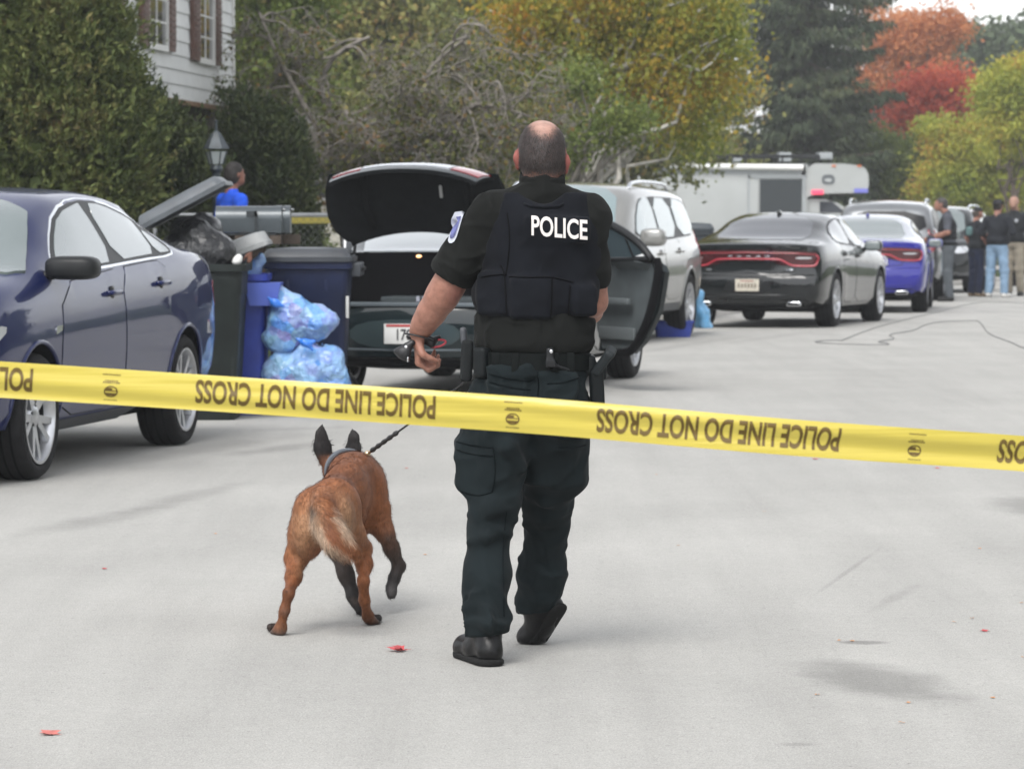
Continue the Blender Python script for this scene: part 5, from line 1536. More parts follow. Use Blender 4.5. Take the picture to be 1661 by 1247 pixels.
# ---------------------------------------------- white motorhome, side on
def motorhome():
    d = 105.0
    x0, x1 = at(985, 400, d).x, at(1409, 400, d).x
    z0 = gz(d) + .14
    root = thing('motorhome', 'white command motorhome with an open side door beyond the parked cars', 'motorhome', (x0, d, z0))
    Lb = x1 - x0
    S = Lb / 424.0            # metres per picture pixel at this distance
    W = pbr('motorhome_white', (0.37, 0.385, 0.38), 0.45, var=0.05, vscale=1.5)
    Wd = pbr('motorhome_grey', (0.30, 0.32, 0.33), 0.5)
    def X(px): return (px - 985) * S
    def Z(py): return at(1200, py, d).z - z0
    b = MB()
    b.box((X(985) / 2 + X(1310) / 2, 1.15, (.55 + Z(266)) / 2), (X(1310) - X(985), 2.3, Z(266) - .55), 0, None, .06)
    body = b.build('body', W, root, auto=AUTO)
    ov = MB(); ov.prism(chaikin([(X(1300), Z(322)), (X(1300), Z(265)), (X(1390), Z(266)), (X(1408), Z(276)), (X(1409), Z(308)), (X(1400), Z(313)), (X(1330), Z(314))], 1), .0, 2.3, 'Y')
    ov.build('overcab', W, root, auto=AUTO)
    cb = MB(); cb.prism(chaikin([(X(1300), .5), (X(1300), Z(322)), (X(1350), Z(324)), (X(1385), Z(345)), (X(1420), Z(352)), (X(1432), .9), (X(1430), .5)], 1), .15, 2.15, 'Y')
    cab = cb.build('cab', W, root, auto=AUTO)
    w = MB(); w.prism([(X(1330), Z(345)), (X(1330), Z(327)), (X(1350), Z(327)), (X(1372), Z(345))], .13, .16, 'Y'); w.build('window', M_glassd, cab)
    # door opening and inner door leaf, awning roll, roof gear
    dr = MB(); dr.box(((X(1232) + X(1300)) / 2, -.005, (Z(291) + 1.0) / 2), (X(1300) - X(1232), .03, Z(291) - 1.0), 0)
    dr.build('doorway', pbr('dark_interior', (0.02, 0.026, 0.03), 0.6), root)
    fr = MB()
    fr.box(((X(1213) + X(1232)) / 2, -.02, (Z(291) + 1.0) / 2), (X(1231) - X(1218), .05, Z(291) - 1.0), 0); fr.build('door_leaf', W, root)
    fs = MB(); fs.box((X(1214.5), -.01, (Z(284) + 1) / 2), (X(1217) - X(1213), .05, Z(284) - 1), 0); fs.box(((X(1213) + X(1306)) / 2, -.01, Z(287)), (X(1306) - X(1213), .05, .07), 0); fs.box((X(1303.5), -.012, (Z(284) + 1) / 2), (X(1306) - X(1301), .05, Z(284) - 1), 0); fs.build('door_frame', Wd, root)
    aw = MB(); aw.tube([(X(990), -.12, Z(268)), (X(1302), -.12, Z(272))], .085, 10); aw.box((X(1304), -.10, Z(272)), (.06, .16, .16), 1); aw.build('awning', [pbr('awning_white', (0.78, 0.78, 0.76), 0.4), M_black], root, auto=R(50))
    sh = MB(); sh.box(((X(990) + X(1300)) / 2, -.008, Z(279)), (X(1300) - X(990), .02, .13), 0); sh.build('awning_rail', Wd, root)
    for (a, b_, h0, h1, m) in ((1120, 1330, 250, 257, M_black), (1330, 1352, 247, 258, Wd), (1265, 1285, 247, 262, Wd), (1190, 1205, 250, 262, Wd), (1060, 1110, 252, 258, M_black)):
        g = MB(); g.box(((X(a) + X(b_)) / 2, 1.0, (Z(h0) + Z(h1)) / 2), (X(b_) - X(a), 1.2, Z(h0) - Z(h1)), 0, None, .02); g.build('roof_rack' if m is M_black else 'roof_unit', m, root, auto=AUTO)
    rk = MB()
    for px in range(1120, 1340, 30): rk.tube([(X(px), .4, Z(266)), (X(px), .4, Z(252))], .03, 5)
    for px in range(1062, 1110, 20): rk.tube([(X(px), .4, Z(266)), (X(px), .4, Z(252))], .03, 5)
    for px in (1268, 1282, 1192, 1203, 1333, 1349): rk.tube([(X(px), .9, Z(267)), (X(px), .9, Z(255))], .05, 5)
    rk.build('rack_legs', M_black, root)
    lr = MB(); lr.box((X(1325.5), -.03, Z(312)), (X(1335) - X(1316), .08, .13), 0, None, .02)
    mr_, nt, bs = _new('red_beacon'); bs.inputs['Base Color'].default_value = (.75, .05, .10, 1); bs.inputs['Emission Color'].default_value = (1, .06, .14, 1); bs.inputs['Emission Strength'].default_value = .35
    lr.build('red_light', mr_, root, auto=AUTO)
    bl = MB(); bl.box((X(1396), -.01, Z(309.5)), (X(1407) - X(1385), .04, .12), 0); bl.build('blue_stripe', pbr('stripe_blue', (0.16, 0.17, 0.55), 0.4), root)
    am = MB()
    for px in (1352, 1393): am.box((X(px), -.015, Z(269.5)), (.12, .04, .05), 0, None, .01)
    am.build('marker_lights', pbr('amber_lens', (0.6, 0.14, 0.03), 0.3), root, auto=AUTO)
    em = MB(); em.prism(chaikin([(X(1332), Z(291)), (X(1334), Z(285)), (X(1341), Z(283)), (X(1351), Z(284)), (X(1354), Z(291)), (X(1352), Z(299)), (X(1334), Z(299))], 1), -.02, .0, 'Y'); em.prism(chaikin([(X(1337), Z(290)), (X(1349), Z(290)), (X(1348), Z(295)), (X(1338), Z(295))], 1), -.035, -.019, 'Y', 1); em.build('emblem', [pbr('emblem_dark', (0.10, 0.11, 0.12), 0.5), pbr('emblem_grey', (0.4, 0.42, 0.42), 0.5)], root, auto=AUTO)
    wl = None
    for px in (1050, 1375):
        for y in (.14, 2.05):
            e = bpy.data.objects.new('wheel', None); link(e, root); e.location = (X(px), y, .38)
            m = MB(); m.lathe([(.2, -.12), (.33, -.13), (.38, -.1), (.38, .1), (.33, .13), (.2, .12)], 28, 'Y', closed=True); m.build('tyre', M_tyre, e, auto=R(50))
            m = MB(); m.lathe([(0, -.09), (.12, -.10), (.2, -.07), (.2, .07), (0, .07)], 20, 'Y'); m.build('rim', M_rim, e, auto=R(40))

blue_sedan(); open_sedan(); silver_suv(); black_muscle(); trooper_car(); grey_suv(); dark_suv(); edge_suv(); motorhome()
# ------------------------------------------------------------------ houses
M_siding = pbr('white_siding', (0.66, 0.67, 0.66), 0.6, var=0.06, vscale=3)
M_sidingline = pbr('siding_gap', (0.30, 0.31, 0.31), 0.8)
M_shut = pbr('brown_shutter', (0.115, 0.060, 0.045), 0.6, var=0.2, vscale=10)
M_wframe = pbr('window_frame_white', (0.68, 0.68, 0.66), 0.5)
M_wglass = pbr('house_glass', (0.045, 0.05, 0.055), 0.06, 0, 0.4)
M_brown = pbr('soffit_brown', (0.20, 0.115, 0.06), 0.7, var=0.2, vscale=5)
M_brick = pbr('shaded_brick', (0.06, 0.047, 0.04), 0.85, var=0.25, vscale=14)
M_beige = pbr('beige_siding', (0.46, 0.44, 0.38), 0.6, var=0.06, vscale=3)
M_roof = pbr('roof_shingle', (0.09, 0.085, 0.08), 0.9, var=0.3, vscale=20)
def siding(mb, x0, x1, z0, z1, exp=.17, th=.018):
    """lapped boards on the plane y=0 facing -y"""
    z = z0
    while z < z1 - 1e-3:
        t = min(z + exp, z1)
        mb.add([(x0, -th, z), (x1, -th, z), (x1, -.002, t), (x0, -.002, t)], [(0, 1, 2, 3)], 0)
        mb.add([(x0, .0, z + .0), (x1, .0, z), (x1, -th, z), (x0, -th, z)], [(0, 1, 2, 3)], 1)
        z += exp
def window_set(root, x0, x1, z0, z1, shut=.42, mat=None, rows=3, colsn=2):
    if shut:
        for a, b in ((x0 - shut - .05, x0 - .05), (x1 + .05, x1 + shut + .05)):
            m = MB(); m.box(((a + b) / 2, -.045, (z0 + z1) / 2), (b - a, .05, z1 - z0 + .1))
            n = 22
            for i in range(n):
                zz = z0 + (z1 - z0) * (i + .5) / n
                m.box(((a + b) / 2, -.078, zz), (b - a - .10, .012, (z1 - z0) / n * .6))
            m.build('shutter', M_shut, root)
    f = MB()
    for a, b, c, d in ((x0 - .045, x1 + .045, z0 - .07, z0), (x0 - .045, x1 + .045, z1, z1 + .06), (x0 - .045, x0, z0, z1), (x1, x1 + .045, z0, z1)):
        f.box(((a + b) / 2, -.03, (c + d) / 2), (b - a, .07, d - c))
    f.box(((x0 + x1) / 2, -.03, (z0 + z1) / 2), (x1 - x0, .05, .05))
    for i in range(1, colsn): f.box((x0 + (x1 - x0) * i / colsn, -.028, (z0 + z1) / 2), (.022, .025, z1 - z0))
    for i in range(1, rows * 2):
        if i != rows: f.box(((x0 + x1) / 2, -.028, z0 + (z1 - z0) * i / (rows * 2)), (x1 - x0, .024, .02))
    w = f.build('window', M_wframe, root)
    p = MB(); p.box(((x0 + x1) / 2, -.026, (z0 + z1) / 2), (x1 - x0, .010, z1 - z0)); p.build('pane', mat or M_wglass, w)
def white_house():
    A, B = at(234, 150, 40.0), at(377, 180, 46.0)
    dx, dy = B.x - A.x, B.y - A.y
    L = math.hypot(dx, dy); ang = math.atan2(dy, dx)
    root = thing('house', 'white sided house with brown shutters and an overhanging upper storey', 'house', (A.x, A.y, 0), ang)
    # local x runs along the facade away from the viewer, -y faces the street
    z0, z1 = 2.72, 5.6
    x0 = -6.0
    w = MB(); siding(w, x0, L, z0, z1)
    w.add([(x0, .01, z0), (L, .01, z0), (L, 6, z0), (x0, 6, z0), (x0, .01, z1), (L, .01, z1), (L, 6, z1), (x0, 6, z1)], [(0, 1, 5, 4), (1, 2, 6, 5), (2, 3, 7, 6), (3, 0, 4, 7), (4, 5, 6, 7), (3, 2, 1, 0)], 0)
    w.build('upper_wall', [M_siding, M_sidingline], root, recalc=False)
    c = MB(); c.box((L - .03, -.012, (z0 + z1) / 2), (.10, .045, z1 - z0)); c.build('corner_board', M_wframe, root)
    s = MB(); s.box(((x0 + L) / 2, .0, z0 - .03), (L - x0 + .02, .06, .055)); s.box(((x0 + L) / 2, .09, z0 - .025), (L - x0, .12, .03)); s.build('soffit', M_brown, root)
    lw = MB(); lw.box(((x0 + L - .04) / 2, 3.07, z0 / 2 - .05), (L - x0 - .04, 5.84, z0 + .09)); lw.build('lower_wall', M_brick, root)
    r = MB(); r.prism([(-.5, z1), (6.5, z1), (3, z1 + 2.2)], x0 - .3, L + .3, 'X'); r.build('roof', M_roof, root)
    def lx(px):  # facade coordinate seen at a pixel column
        k = (px - 830.5) / FPX
        t = (k * A.y - A.x) / (dx / L - k * dy / L)
        return t
    def hz(py, t): return at(830, py, A.y + dy / L * t).z
    for a, b, yb in ((237, 266, 78), (319, 342, 102)):
        xa, xb = lx(a), lx(b); zz = hz(yb - 6, (xa + xb) / 2)
        window_set(root, xa, xb, zz, zz + 1.55, .42)
    xa = lx(181); window_set(root, xa - .8, xa - .0, hz(60, xa), hz(60, xa) + 1.5, .42)
def beige_house():
    d = 54.0
    xa, xb = at(330, 300, d).x, at(770, 300, d).x
    zl = lawn_z(xa, d)
    root = thing('house', 'beige one storey house half hidden behind the open black trunk lid', 'house', (xa, d, zl), R(4))
    L = xb - xa
    w = MB(); siding(w, 0, L, 0, 2.35, .15, .016)
    w.add([(0, .01, 0), (L, .01, 0), (L, 6, 0), (0, 6, 0), (0, .01, 2.35), (L, .01, 2.35), (L, 6, 2.35), (0, 6, 2.35)], [(0, 1, 5, 4), (1, 2, 6, 5), (2, 3, 7, 6), (3, 0, 4, 7), (4, 5, 6, 7)], 0)
    w.build('wall', [M_beige, pbr('beige_gap', (0.22, 0.21, 0.18), 0.8)], root, recalc=False)
    r = MB(); r.prism([(-.5, 2.36), (6.5, 2.36), (3, 2.75)], -.4, L + .4, 'X'); r.build('roof', M_roof, root)
    for a, b, t, u in ((492, 533, 262, 322), (652, 700, 236, 262), (610, 640, 236, 262)):
        x0, x1 = at(a, 300, d).x - xa, at(b, 300, d).x - xa
        z0, z1 = at(500, u, d).z - zl, at(500, t, d).z - zl
        window_set(root, x0, x1, z0, z1, 0, None, 1, 1)
white_house(); beige_house()

# ------------------------------------------------------------------ yard: fence, lamp post, mailboxes
M_galv = pbr('galvanised', (0.36, 0.37, 0.38), 0.4, 0.7, var=0.1, vscale=10)
def yard_fence():
    d = 35.0
    x0, x1 = at(-60, 350, d).x, at(560, 350, d).x
    z0 = .22; h = at(240, 349, d).z - z0
    root = thing('wire_fence', 'low galvanised chain link fence in front of the evergreens', 'fence', (x0, d, z0))
    L = x1 - x0
    n = 4
    for i in range(n + 1):
        m = MB(); m.tube([(L * i / n, 0, -.15), (L * i / n, 0, h + .03)], .028, 8); m.ell((L * i / n, 0, h + .04), (.035, .035, .025)); m.build('post', M_galv, root, smooth=True)
    m = MB(); m.tube([(0, 0, h), (L, 0, h)], .022, 8); m.build('top_rail', M_galv, root, smooth=True)
    w = MB(); s = .075
    k = int((L + h) / s)
    for i in range(k):
        xa = i * s - h
        for sg in (1, -1):
            p, q = (xa, 0.0), (xa + h, h)
            if p[0] < 0: p = (0.0, -xa)
            if q[0] > L: q = (L, L - xa)
            if q[1] - p[1] < .02: continue
            if sg < 0: p, q = (L - p[0], p[1]), (L - q[0], q[1])
            w.tube([(p[0], sg * .003, p[1]), (q[0], sg * .003, q[1])], .0013, 3, caps=False)
    w.build('wire_mesh', pbr('wire_dull', (0.13, 0.14, 0.13), .6, .3), root)
yard_fence()
def lamp_post():
    d = 34.7
    p = at(351, 300, d); z0 = lawn_z(p.x, d)
    root = thing('lamp_post', 'blue grey lantern post standing before the dark evergreen', 'lamp', (p.x, d, z0))
    M = pbr('lantern_metal', (0.034, 0.046, 0.055), 0.45, 0.2, var=0.2, vscale=15)
    zt = at(351, 197, d).z - z0; zr = at(351, 240, d).z - z0; zb = at(351, 268, d).z - z0
    m = MB(); m.tube([(0, 0, -.1), (0, 0, zb - .05)], .040, 12); m.lathe([(.06, 0), (.07, .04), (.045, .12)], 12); m.lathe([(.04, zb - .08), (.065, zb - .04), (.05, zb)], 12); m.build('pole', M, root, auto=AUTO)
    r = MB(); zq = at(351, 217, d).z - z0; r.lathe([(.010, zt), (.014, zq + .03), (.035, zq + .012), (.045, zq), (.118, zr + .015), (.128, zr - .01), (.09, zr - .018)], 6); r.lathe([(0, zt + .02), (.018, zt), (0, zt - .02)], 8)
    r.build('lantern_roof', M, root, auto=R(20))
    g = MB(); g.lathe([(.10, zr - .035), (.062, zb + .01), (.0, zb + .01)], 6); g.build('lantern_glass', pbr('lantern_glass', (0.40, 0.44, 0.45), 0.15, 0, 0.3), root)
    b = MB()
    for k in range(6):
        a = 2 * PI * k / 6
        b.tube([(.104 * math.cos(a), .104 * math.sin(a), zr - .03), (.066 * math.cos(a), .066 * math.sin(a), zb)], .007, 5)
    b.build('lantern_bars', M, root)
lamp_post()
def mailbox():
    d = 26.6
    s = FPX / d
    M = pbr('mailbox_grey', (0.060, 0.072, 0.080), 0.35, 0.3, 0.3, var=0.1, vscale=8)
    Md = pbr('mailbox_dark', (0.030, 0.036, 0.040), 0.5, 0.2)
    def box(px0, px1, dd, label):
        a, b = at(px0, 356, d + dd), at(px1, 356, d + dd)
        zt = at(px0, 334, d + dd).z; zb = at(px0, 377, d + dd).z
        L = b.x - a.x; h = zt - zb; w = .2
        root = thing('mailbox', label, 'mailbox', ((a.x + b.x) / 2, d + dd, 0), 0, 'mailboxes')
        sec = [(-w / 2, zb), (w / 2, zb), (w / 2, zb + h * .5)] + [(w / 2 * math.cos(t), zb + h * .5 + h * .5 * math.sin(t)) for t in np.linspace(.15, PI - .15, 12)] + [(-w / 2, zb + h * .5)]
        m = MB(); m.prism(sec, -L / 2, L / 2 - .012, 'X', 0); m.build('body', M, root, auto=R(25))
        sec2 = [(y * 1.07, zb + (z - zb) * 1.04 - .004) for y, z in sec]
        dd_ = MB(); dd_.prism(sec2, L / 2 - .035, L / 2 + .008, 'X', 0); door = dd_.build('door', M, root, auto=R(25))
        kk = MB(); kk.ell((L / 2 + .02, 0, zt - .03), (.015, .02, .012)); kk.build('handle', M_galv, door, smooth=True)
        f = MB(); f.box((.06, -w / 2 - .008, zb + h * .45), (.02, .008, .14)); f.box((.03, -w / 2 - .008, zb + h * .45 + .05), (.08, .008, .04)); f.build('flag', pbr('mailbox_dark', (0.03, 0.036, 0.04), .5), root)
        u = MB(); u.box((0, 0, zb - .012), (L - .06, w - .02, .02)); u.build('bottom_plate', Md, root)
        return root, zb
    r, zb = box(351, 456, 0, 'dark grey mailbox over the overflowing bins, seen from the side')
    box(372, 470, .34, 'second dark grey mailbox, its end showing just behind the first')
    wood = pbr('post_wood', (0.06, 0.045, 0.035), 0.85, var=0.3, vscale=9)
    x = at(420, 380, d + .17).x
    root = thing('mailbox_post', 'brown wooden post with a crossarm carrying the two mailboxes', 'post', (x, d + .17, 0))
    m = MB(); m.box((0, 0, zb / 2 - .03), (.1, .1, zb - .06 + .0)); m.build('post', wood, root)
    m = MB(); m.box((0, 0, zb - .052), (.62, .09, .07)); m.box((-.12, 0, zb - .052), (.08, .52, .068)); m.box((.14, 0, zb - .052), (.08, .52, .066)); m.build('crossarm', wood, root)
mailbox()

# ------------------------------------------------------------------ bins and bags
def rrect(w, d, r, n=4):
    P = []
    for cx, cy, a0 in ((w / 2 - r, d / 2 - r, 0), (-w / 2 + r, d / 2 - r, PI / 2), (-w / 2 + r, -d / 2 + r, PI), (w / 2 - r, -d / 2 + r, 1.5 * PI)):
        for i in range(n + 1): P.append((cx + r * math.cos(a0 + PI / 2 * i / n), cy + r * math.sin(a0 + PI / 2 * i / n)))
    return P
def bin_body(mb, w, d, h, bot=.78, open_top=True, m=0):
    secs = [(bot, 0), (bot + .01, .02), (.93, h * .80), (.945, h * .81), (.96, h * .95), (1.045, h * .955), (1.05, h), (.985, h)]
    G = []
    for k, z in secs: G.append([(x, y, z) for x, y in rrect(w * k, d * k, .05)])
    for k, z in ((.97, h * .95), (.90, h * .5), (.82, .05)): G.append([(x, y, z) for x, y in rrect(w * k * .97, d * k * .97, .045)])
    mb.grid(G, m, closed_u=True)
    n = len(G[0]); o = len(mb.V)
    mb.F.append(tuple(range(o - n * len(G), o - n * len(G) + n))[::-1]); mb.M.append(m)
    mb.F.append(tuple(range(o - n, o))); mb.M.append(m)
def lid_mesh(mb, w, d, t=.05, m=0):
    """lid: flanged rim with a raised middle and small slots at the hinge edge; hinge edge at x=0, free edge at x=-w"""
    G = []
    for k, z, r in ((1.0, 0, .05), (1.0, .03, .05), (.95, .035, .05), (.88, .035 + t, .06), (.84, .045 + t, .06), (.4, .055 + t, .06), (.02, .057 + t, .003)):
        G.append([(x - w / 2, y, z) for x, y in rrect(w * k, d * k, min(r, w * k / 2.2))])
    mb.grid(G, m, closed_u=True)
    n = len(G[0]); o = len(mb.V)
    mb.F.append(tuple(range(o - n, o))); mb.M.append(m)
    G2 = [[(x - w / 2, y, z) for x, y in rrect(w * k, d * k, .05 if k > .3 else .003)] for k, z in ((1.0, 0), (.95, .004), (.86, .025 + t), (.02, .04 + t))]
    mb.grid(G2, m, closed_u=True)
    mb.F.append(tuple(range(len(mb.V) - n, len(mb.V)))); mb.M.append(m)
def wheelie_bin(name, label, px, py0, d, w, dp, h, rz, cb, cl, lid_rot=None, lid_off=(0, 0, 0), lid_t=.05, group='wheeled bins at the kerb'):
    p = at(px, py0, d)
    root = thing(name, label, 'bin', (p.x, d, gz(d)), rz, group)
    mb = MB(); bin_body(mb, w, dp, h)
    body = mb.build('body', cb, root, auto=R(40))
    rb = MB()
    for y in (-.3, 0, .3): rb.box((-w * .462, y * dp, h * .86), (.02, .03, h * .12), 0, None, .006)
    for x in (-.22, .22): rb.box((x * w, -dp * .462, h * .86), (.03, .02, h * .12), 0, None, .006)
    rb.build('ribs', cb, root, auto=AUTO)
    hb = MB(); hb.tube([(w * .53, -dp * .36, h * .93), (w * .62, -dp * .36, h * .95), (w * .62, dp * .36, h * .95), (w * .53, dp * .36, h * .93)], .017, 8); hb.build('handle', M_black, root, smooth=True)
    for sg in (-1, 1):
        m = MB(); m.lathe([(.04, -.03), (.10, -.035), (.115, -.02), (.115, .02), (.10, .035), (.04, .03)], 20, 'Y', closed=True, c=(w * .40, sg * dp * .41, .115)); m.lathe([(0, -.02), (.05, -.02), (.05, .02), (0, .02)], 12, 'Y', 0, None, (w * .40, sg * dp * .41, .115)); m.build('wheel', M_tyre, root, auto=R(40))
    lm = MB(); lid_mesh(lm, w * 1.08, dp * 1.10, lid_t)
    lid = lm.build('lid', cl, root, auto=R(35))
    lid.location = (w * .54 + lid_off[0], lid_off[1], h + .004 + lid_off[2])
    if lid_rot: lid.rotation_euler = lid_rot
    sl = MB()
    for k in range(4): sl.box((-w * .012 - .03, (-.36 + .24 * k) * dp, .052), (.045, dp * .14, .012))
    sl.build('lid_slots', M_under, lid)
    return root
C_dgreen = pbr('bin_dark_green', (0.014, 0.019, 0.018), 0.55, spec=.3, var=0.25, vscale=6)
C_dlid = pbr('bin_lid_grey', (0.085, 0.095, 0.105), 0.45, var=0.2, vscale=6)
C_lgrey = pbr('bin_lid_light', (0.33, 0.34, 0.34), 0.5, var=0.15, vscale=6)
C_blue = pbr('bin_blue', (0.028, 0.055, 0.33), 0.45, var=0.15, vscale=6)
C_navy = pbr('bin_navy', (0.010, 0.016, 0.048), 0.5, spec=.3, var=0.25, vscale=5)
C_navlid = pbr('bin_lid_black', (0.045, 0.05, 0.058), 0.4, var=0.2, vscale=5)
def bag(name, label, parts, mat, noise_amp, seed, d, h=.012, group=None, kinds=None, cat='rubbish bag'):
    """crumpled bag from lumps given as (px, py, radius metres, depth offset)"""
    c0 = at(parts[0][0], parts[0][1], d)
    base = Vector((c0.x, d, 0)); 
    s = SDF(.05)
    for px, py, r, dd in parts:
        q = at(px, py, d + dd) - base
        rr = r if isinstance(r, tuple) else (r, r, r)
        s.ell(q, rr)
    def nz(P): return noise_amp * (vnoise(P * 9, seed) + .6 * np.abs(vnoise(P * 19 + vnoise(P * 7, 5)[..., None] * 1.2, seed + 1)) + .35 * vnoise(P * 40, seed + 2))
    V, Q = s.mesh(h, nz, .06)
    V[:, 2] = np.maximum(V[:, 2], .004)
    root = thing(name, label, cat, base, 0, group)
    return root, V, Q
def bag_material(name, cols, rough=.22):
    m, nt, b = _new(name); N = nt.nodes.new; Lk = nt.links.new
    tc = N('ShaderNodeTexCoord')
    n1 = N('ShaderNodeTexVoronoi'); n1.inputs['Scale'].default_value = 11; Lk(tc.outputs['Object'], n1.inputs['Vector'])
    n2 = N('ShaderNodeTexNoise'); n2.inputs['Scale'].default_value = 7; n2.inputs['Detail'].default_value = 5; n2.inputs['Distortion'].default_value = 1.0; Lk(tc.outputs['Object'], n2.inputs['Vector'])
    sep = N('ShaderNodeSeparateColor'); Lk(n1.outputs['Color'], sep.inputs[0])
    rp = N('ShaderNodeValToRGB'); e = rp.color_ramp.elements
    while len(e) < len(cols): e.new(.5)
    for i, c in enumerate(cols): e[i].position = i / (len(cols) - 1); e[i].color = (*c, 1)
    Lk(sep.outputs[0], rp.inputs[0])
    rp2 = N('ShaderNodeValToRGB'); rp2.color_ramp.elements[0].position = .38; rp2.color_ramp.elements[1].position = .62
    rp2.color_ramp.elements[0].color = (.035, .18, .66, 1); rp2.color_ramp.elements[1].color = (.17, .45, .82, 1); Lk(n2.outputs[0], rp2.inputs[0])
    mx = N('ShaderNodeMix'); mx.data_type = 'RGBA'; mx.inputs[0].default_value = .63; Lk(rp.outputs[0], mx.inputs[6]); Lk(rp2.outputs[0], mx.inputs[7])
    Lk(mx.outputs[2], b.inputs['Base Color'])
    b.inputs['Roughness'].default_value = rough; b.inputs['Coat Weight'].default_value = .4
    bp = N('ShaderNodeBump'); bp.inputs['Strength'].default_value = .8; bp.inputs['Distance'].default_value = .02
    n3 = N('ShaderNodeTexNoise'); n3.inputs['Scale'].default_value = 24; n3.inputs['Detail'].default_value = 4; n3.inputs['Distortion'].default_value = 1.5; Lk(tc.outputs['Object'], n3.inputs['Vector'])
    Lk(n3.outputs[0], bp.inputs['Height']); Lk(bp.outputs[0], b.inputs['Normal'])
    return m
M_bagblue = bag_material('blue_bag', [(.20, .42, .74), (.45, .60, .76), (.60, .66, .70), (.30, .52, .74), (.42, .08, .14), (.55, .62, .68), (.42, .50, .24), (.10, .26, .60)])
M_knot = pbr('bag_knot', (0.04, 0.20, 0.72), 0.3, coat=.3)
M_bagblack = pbr('black_bag', (0.014, 0.015, 0.017), 0.35, coat=0.15, bump=0.7, bscale=22, bdist=0.03)
def bins_all():
    wheelie_bin('wheelie_bin', 'dark green wheeled bin overflowing with black bags beside the dark blue sedan', 327, 560, 25.0, .64, .66, 1.08, R(180), C_dgreen, C_dlid, (0, R(-152 + 180) , 0), (.06, 0, .22))
    r, V, Q = bag('rubbish_bag', 'black bag bulging from the overflowing dark green bin', [(335, 405, (.20, .22, .16), 0), (362, 412, (.10, .2, .11), 0), (300, 410, (.17, .22, .17), 0.05), (320, 378, (.12, .18, .12), 0), (345, 432, (.16, .2, .1), 0)], M_bagblack, .017, 3, 24.95, group='bags of rubbish')
    raw('bag_body', V, Q, M_bagblack, r, True)
    r, V, Q = bag('rubbish_bag', 'grey black bag under the raised lid of the overflowing bin', [(342, 372, (.09, .14, .09), 0), (325, 358, (.06, .12, .06), 0), (300, 372, (.12, .15, .09), 0)], M_bagblack, .015, 8, 25.1, group='bags of rubbish')
    raw('bag_body', V, Q, pbr('grey_bag', (0.06, 0.063, 0.068), 0.3, coat=.4, bump=.7, bscale=22, bdist=.03), r, True)
    r, V, Q = bag('paper_cup', 'crumpled white litter on the rim of the overflowing bin', [(384, 425, (.028, .03, .022), -.2), (388, 417, (.02, .02, .02), -.2)], None, .006, 9, 25.0, .006, cat='litter')
    raw('litter_body', V, Q, pbr('litter_white', (0.7, 0.7, 0.68), 0.5), r, True)
    b = wheelie_bin('wheelie_bin', 'bright blue recycling bin between the overflowing bin and the navy bin', 404, 560, 25.55, .29, .50, 1.0, R(180), C_blue, C_lgrey, (0, R(20), 0), (-.02, 0, .10), .06)
    ch = MB(); ch.prism([(-.165, .80), (-.20, .96), (.06, .96), (.02, .80)], -.30, .02, 'Y', 0); ch.build('front_pocket', pbr('bin_blue_light', (0.075, 0.12, 0.46), 0.4), b, auto=AUTO).location = (-.05, .30 + .02, -.02)
    r, V, Q = bag('rubbish_bag', 'small piece of clear blue bag sticking out of the bright blue bin', [(416, 432, (.055, .09, .075), 0), (405, 445, (.08, .09, .06), 0), (422, 420, (.03, .06, .05), 0)], None, .014, 12, 25.6, .01, group='bags of rubbish')
    raw('bag_body', V, Q, M_bagblue, r, True)
    n = wheelie_bin('wheelie_bin', 'large navy bin with a black lid in front of the black sedan', 502, 560, 26.25, .63, .70, 1.075, R(0), C_navy, C_navlid, (0, 0, 0), (0, 0, 0), .045)
    for y in (-.22, .22):
        hg = MB(); hg.box((.355, y, 1.02), (.07, .12, .10), 0, None, .012); hg.build('hinge_block', C_navlid, n, auto=AUTO)
    hg = MB(); hg.box((.30, -.2, 1.15), (.04, .04, .14), 0, None, .015); hg.build('lid_grip', C_navlid, n, auto=AUTO)
    lb = MB(); lb.box((.295, -.345, .75), (.022, .012, .16), 0, None, .004); lb.build('handle_glint', pbr('glint_pale', (0.5, 0.5, 0.48), 0.5), n, auto=AUTO)  # pale strip stands in for a reflection of the handle
    d = 25.35
    r, V, Q = bag('rubbish_bag', 'upper clear blue bag of recycling piled before the navy bin', [(470, 520, (.17, .17, .20), 0), (510, 525, (.14, .16, .13), 0), (452, 485, (.075, .1, .10), 0), (535, 520, (.07, .1, .07), 0), (455, 550, (.13, .15, .12), 0)], None, .022, 21, d, .010, group='bags of rubbish')
    V[:, 2] = np.maximum(V[:, 2], .45)
    raw('bag_body', V, Q, M_bagblue, r, True)
    k = SDF(.02); q0 = Vector(at(447, 492, d - .17)) - r.location; k.ell(q0, (.035, .03, .03)); k.cone(q0, q0 + Vector((-.05, -.01, .04)), .02, .012); k.cone(q0, q0 + Vector((.05, 0, -.02)), .018, .01)
    V, Q = k.mesh(.007, lambda P: .006 * vnoise(P * 40, 2)); raw('knot', V, Q, M_knot, r, True)
    r, V, Q = bag('rubbish_bag', 'lower clear blue bag of recycling standing on the road before the navy bin', [(500, 600, (.20, .18, .20), 0), (460, 610, (.15, .17, .20), 0), (535, 590, (.10, .14, .14), 0), (545, 625, (.10, .14, .16), 0), (505, 640, (.26, .2, .13), 0), (470, 640, (.17, .2, .13), 0)], None, .022, 31, d, .010, group='bags of rubbish')
    raw('bag_body', V, Q, M_bagblue, r, True)
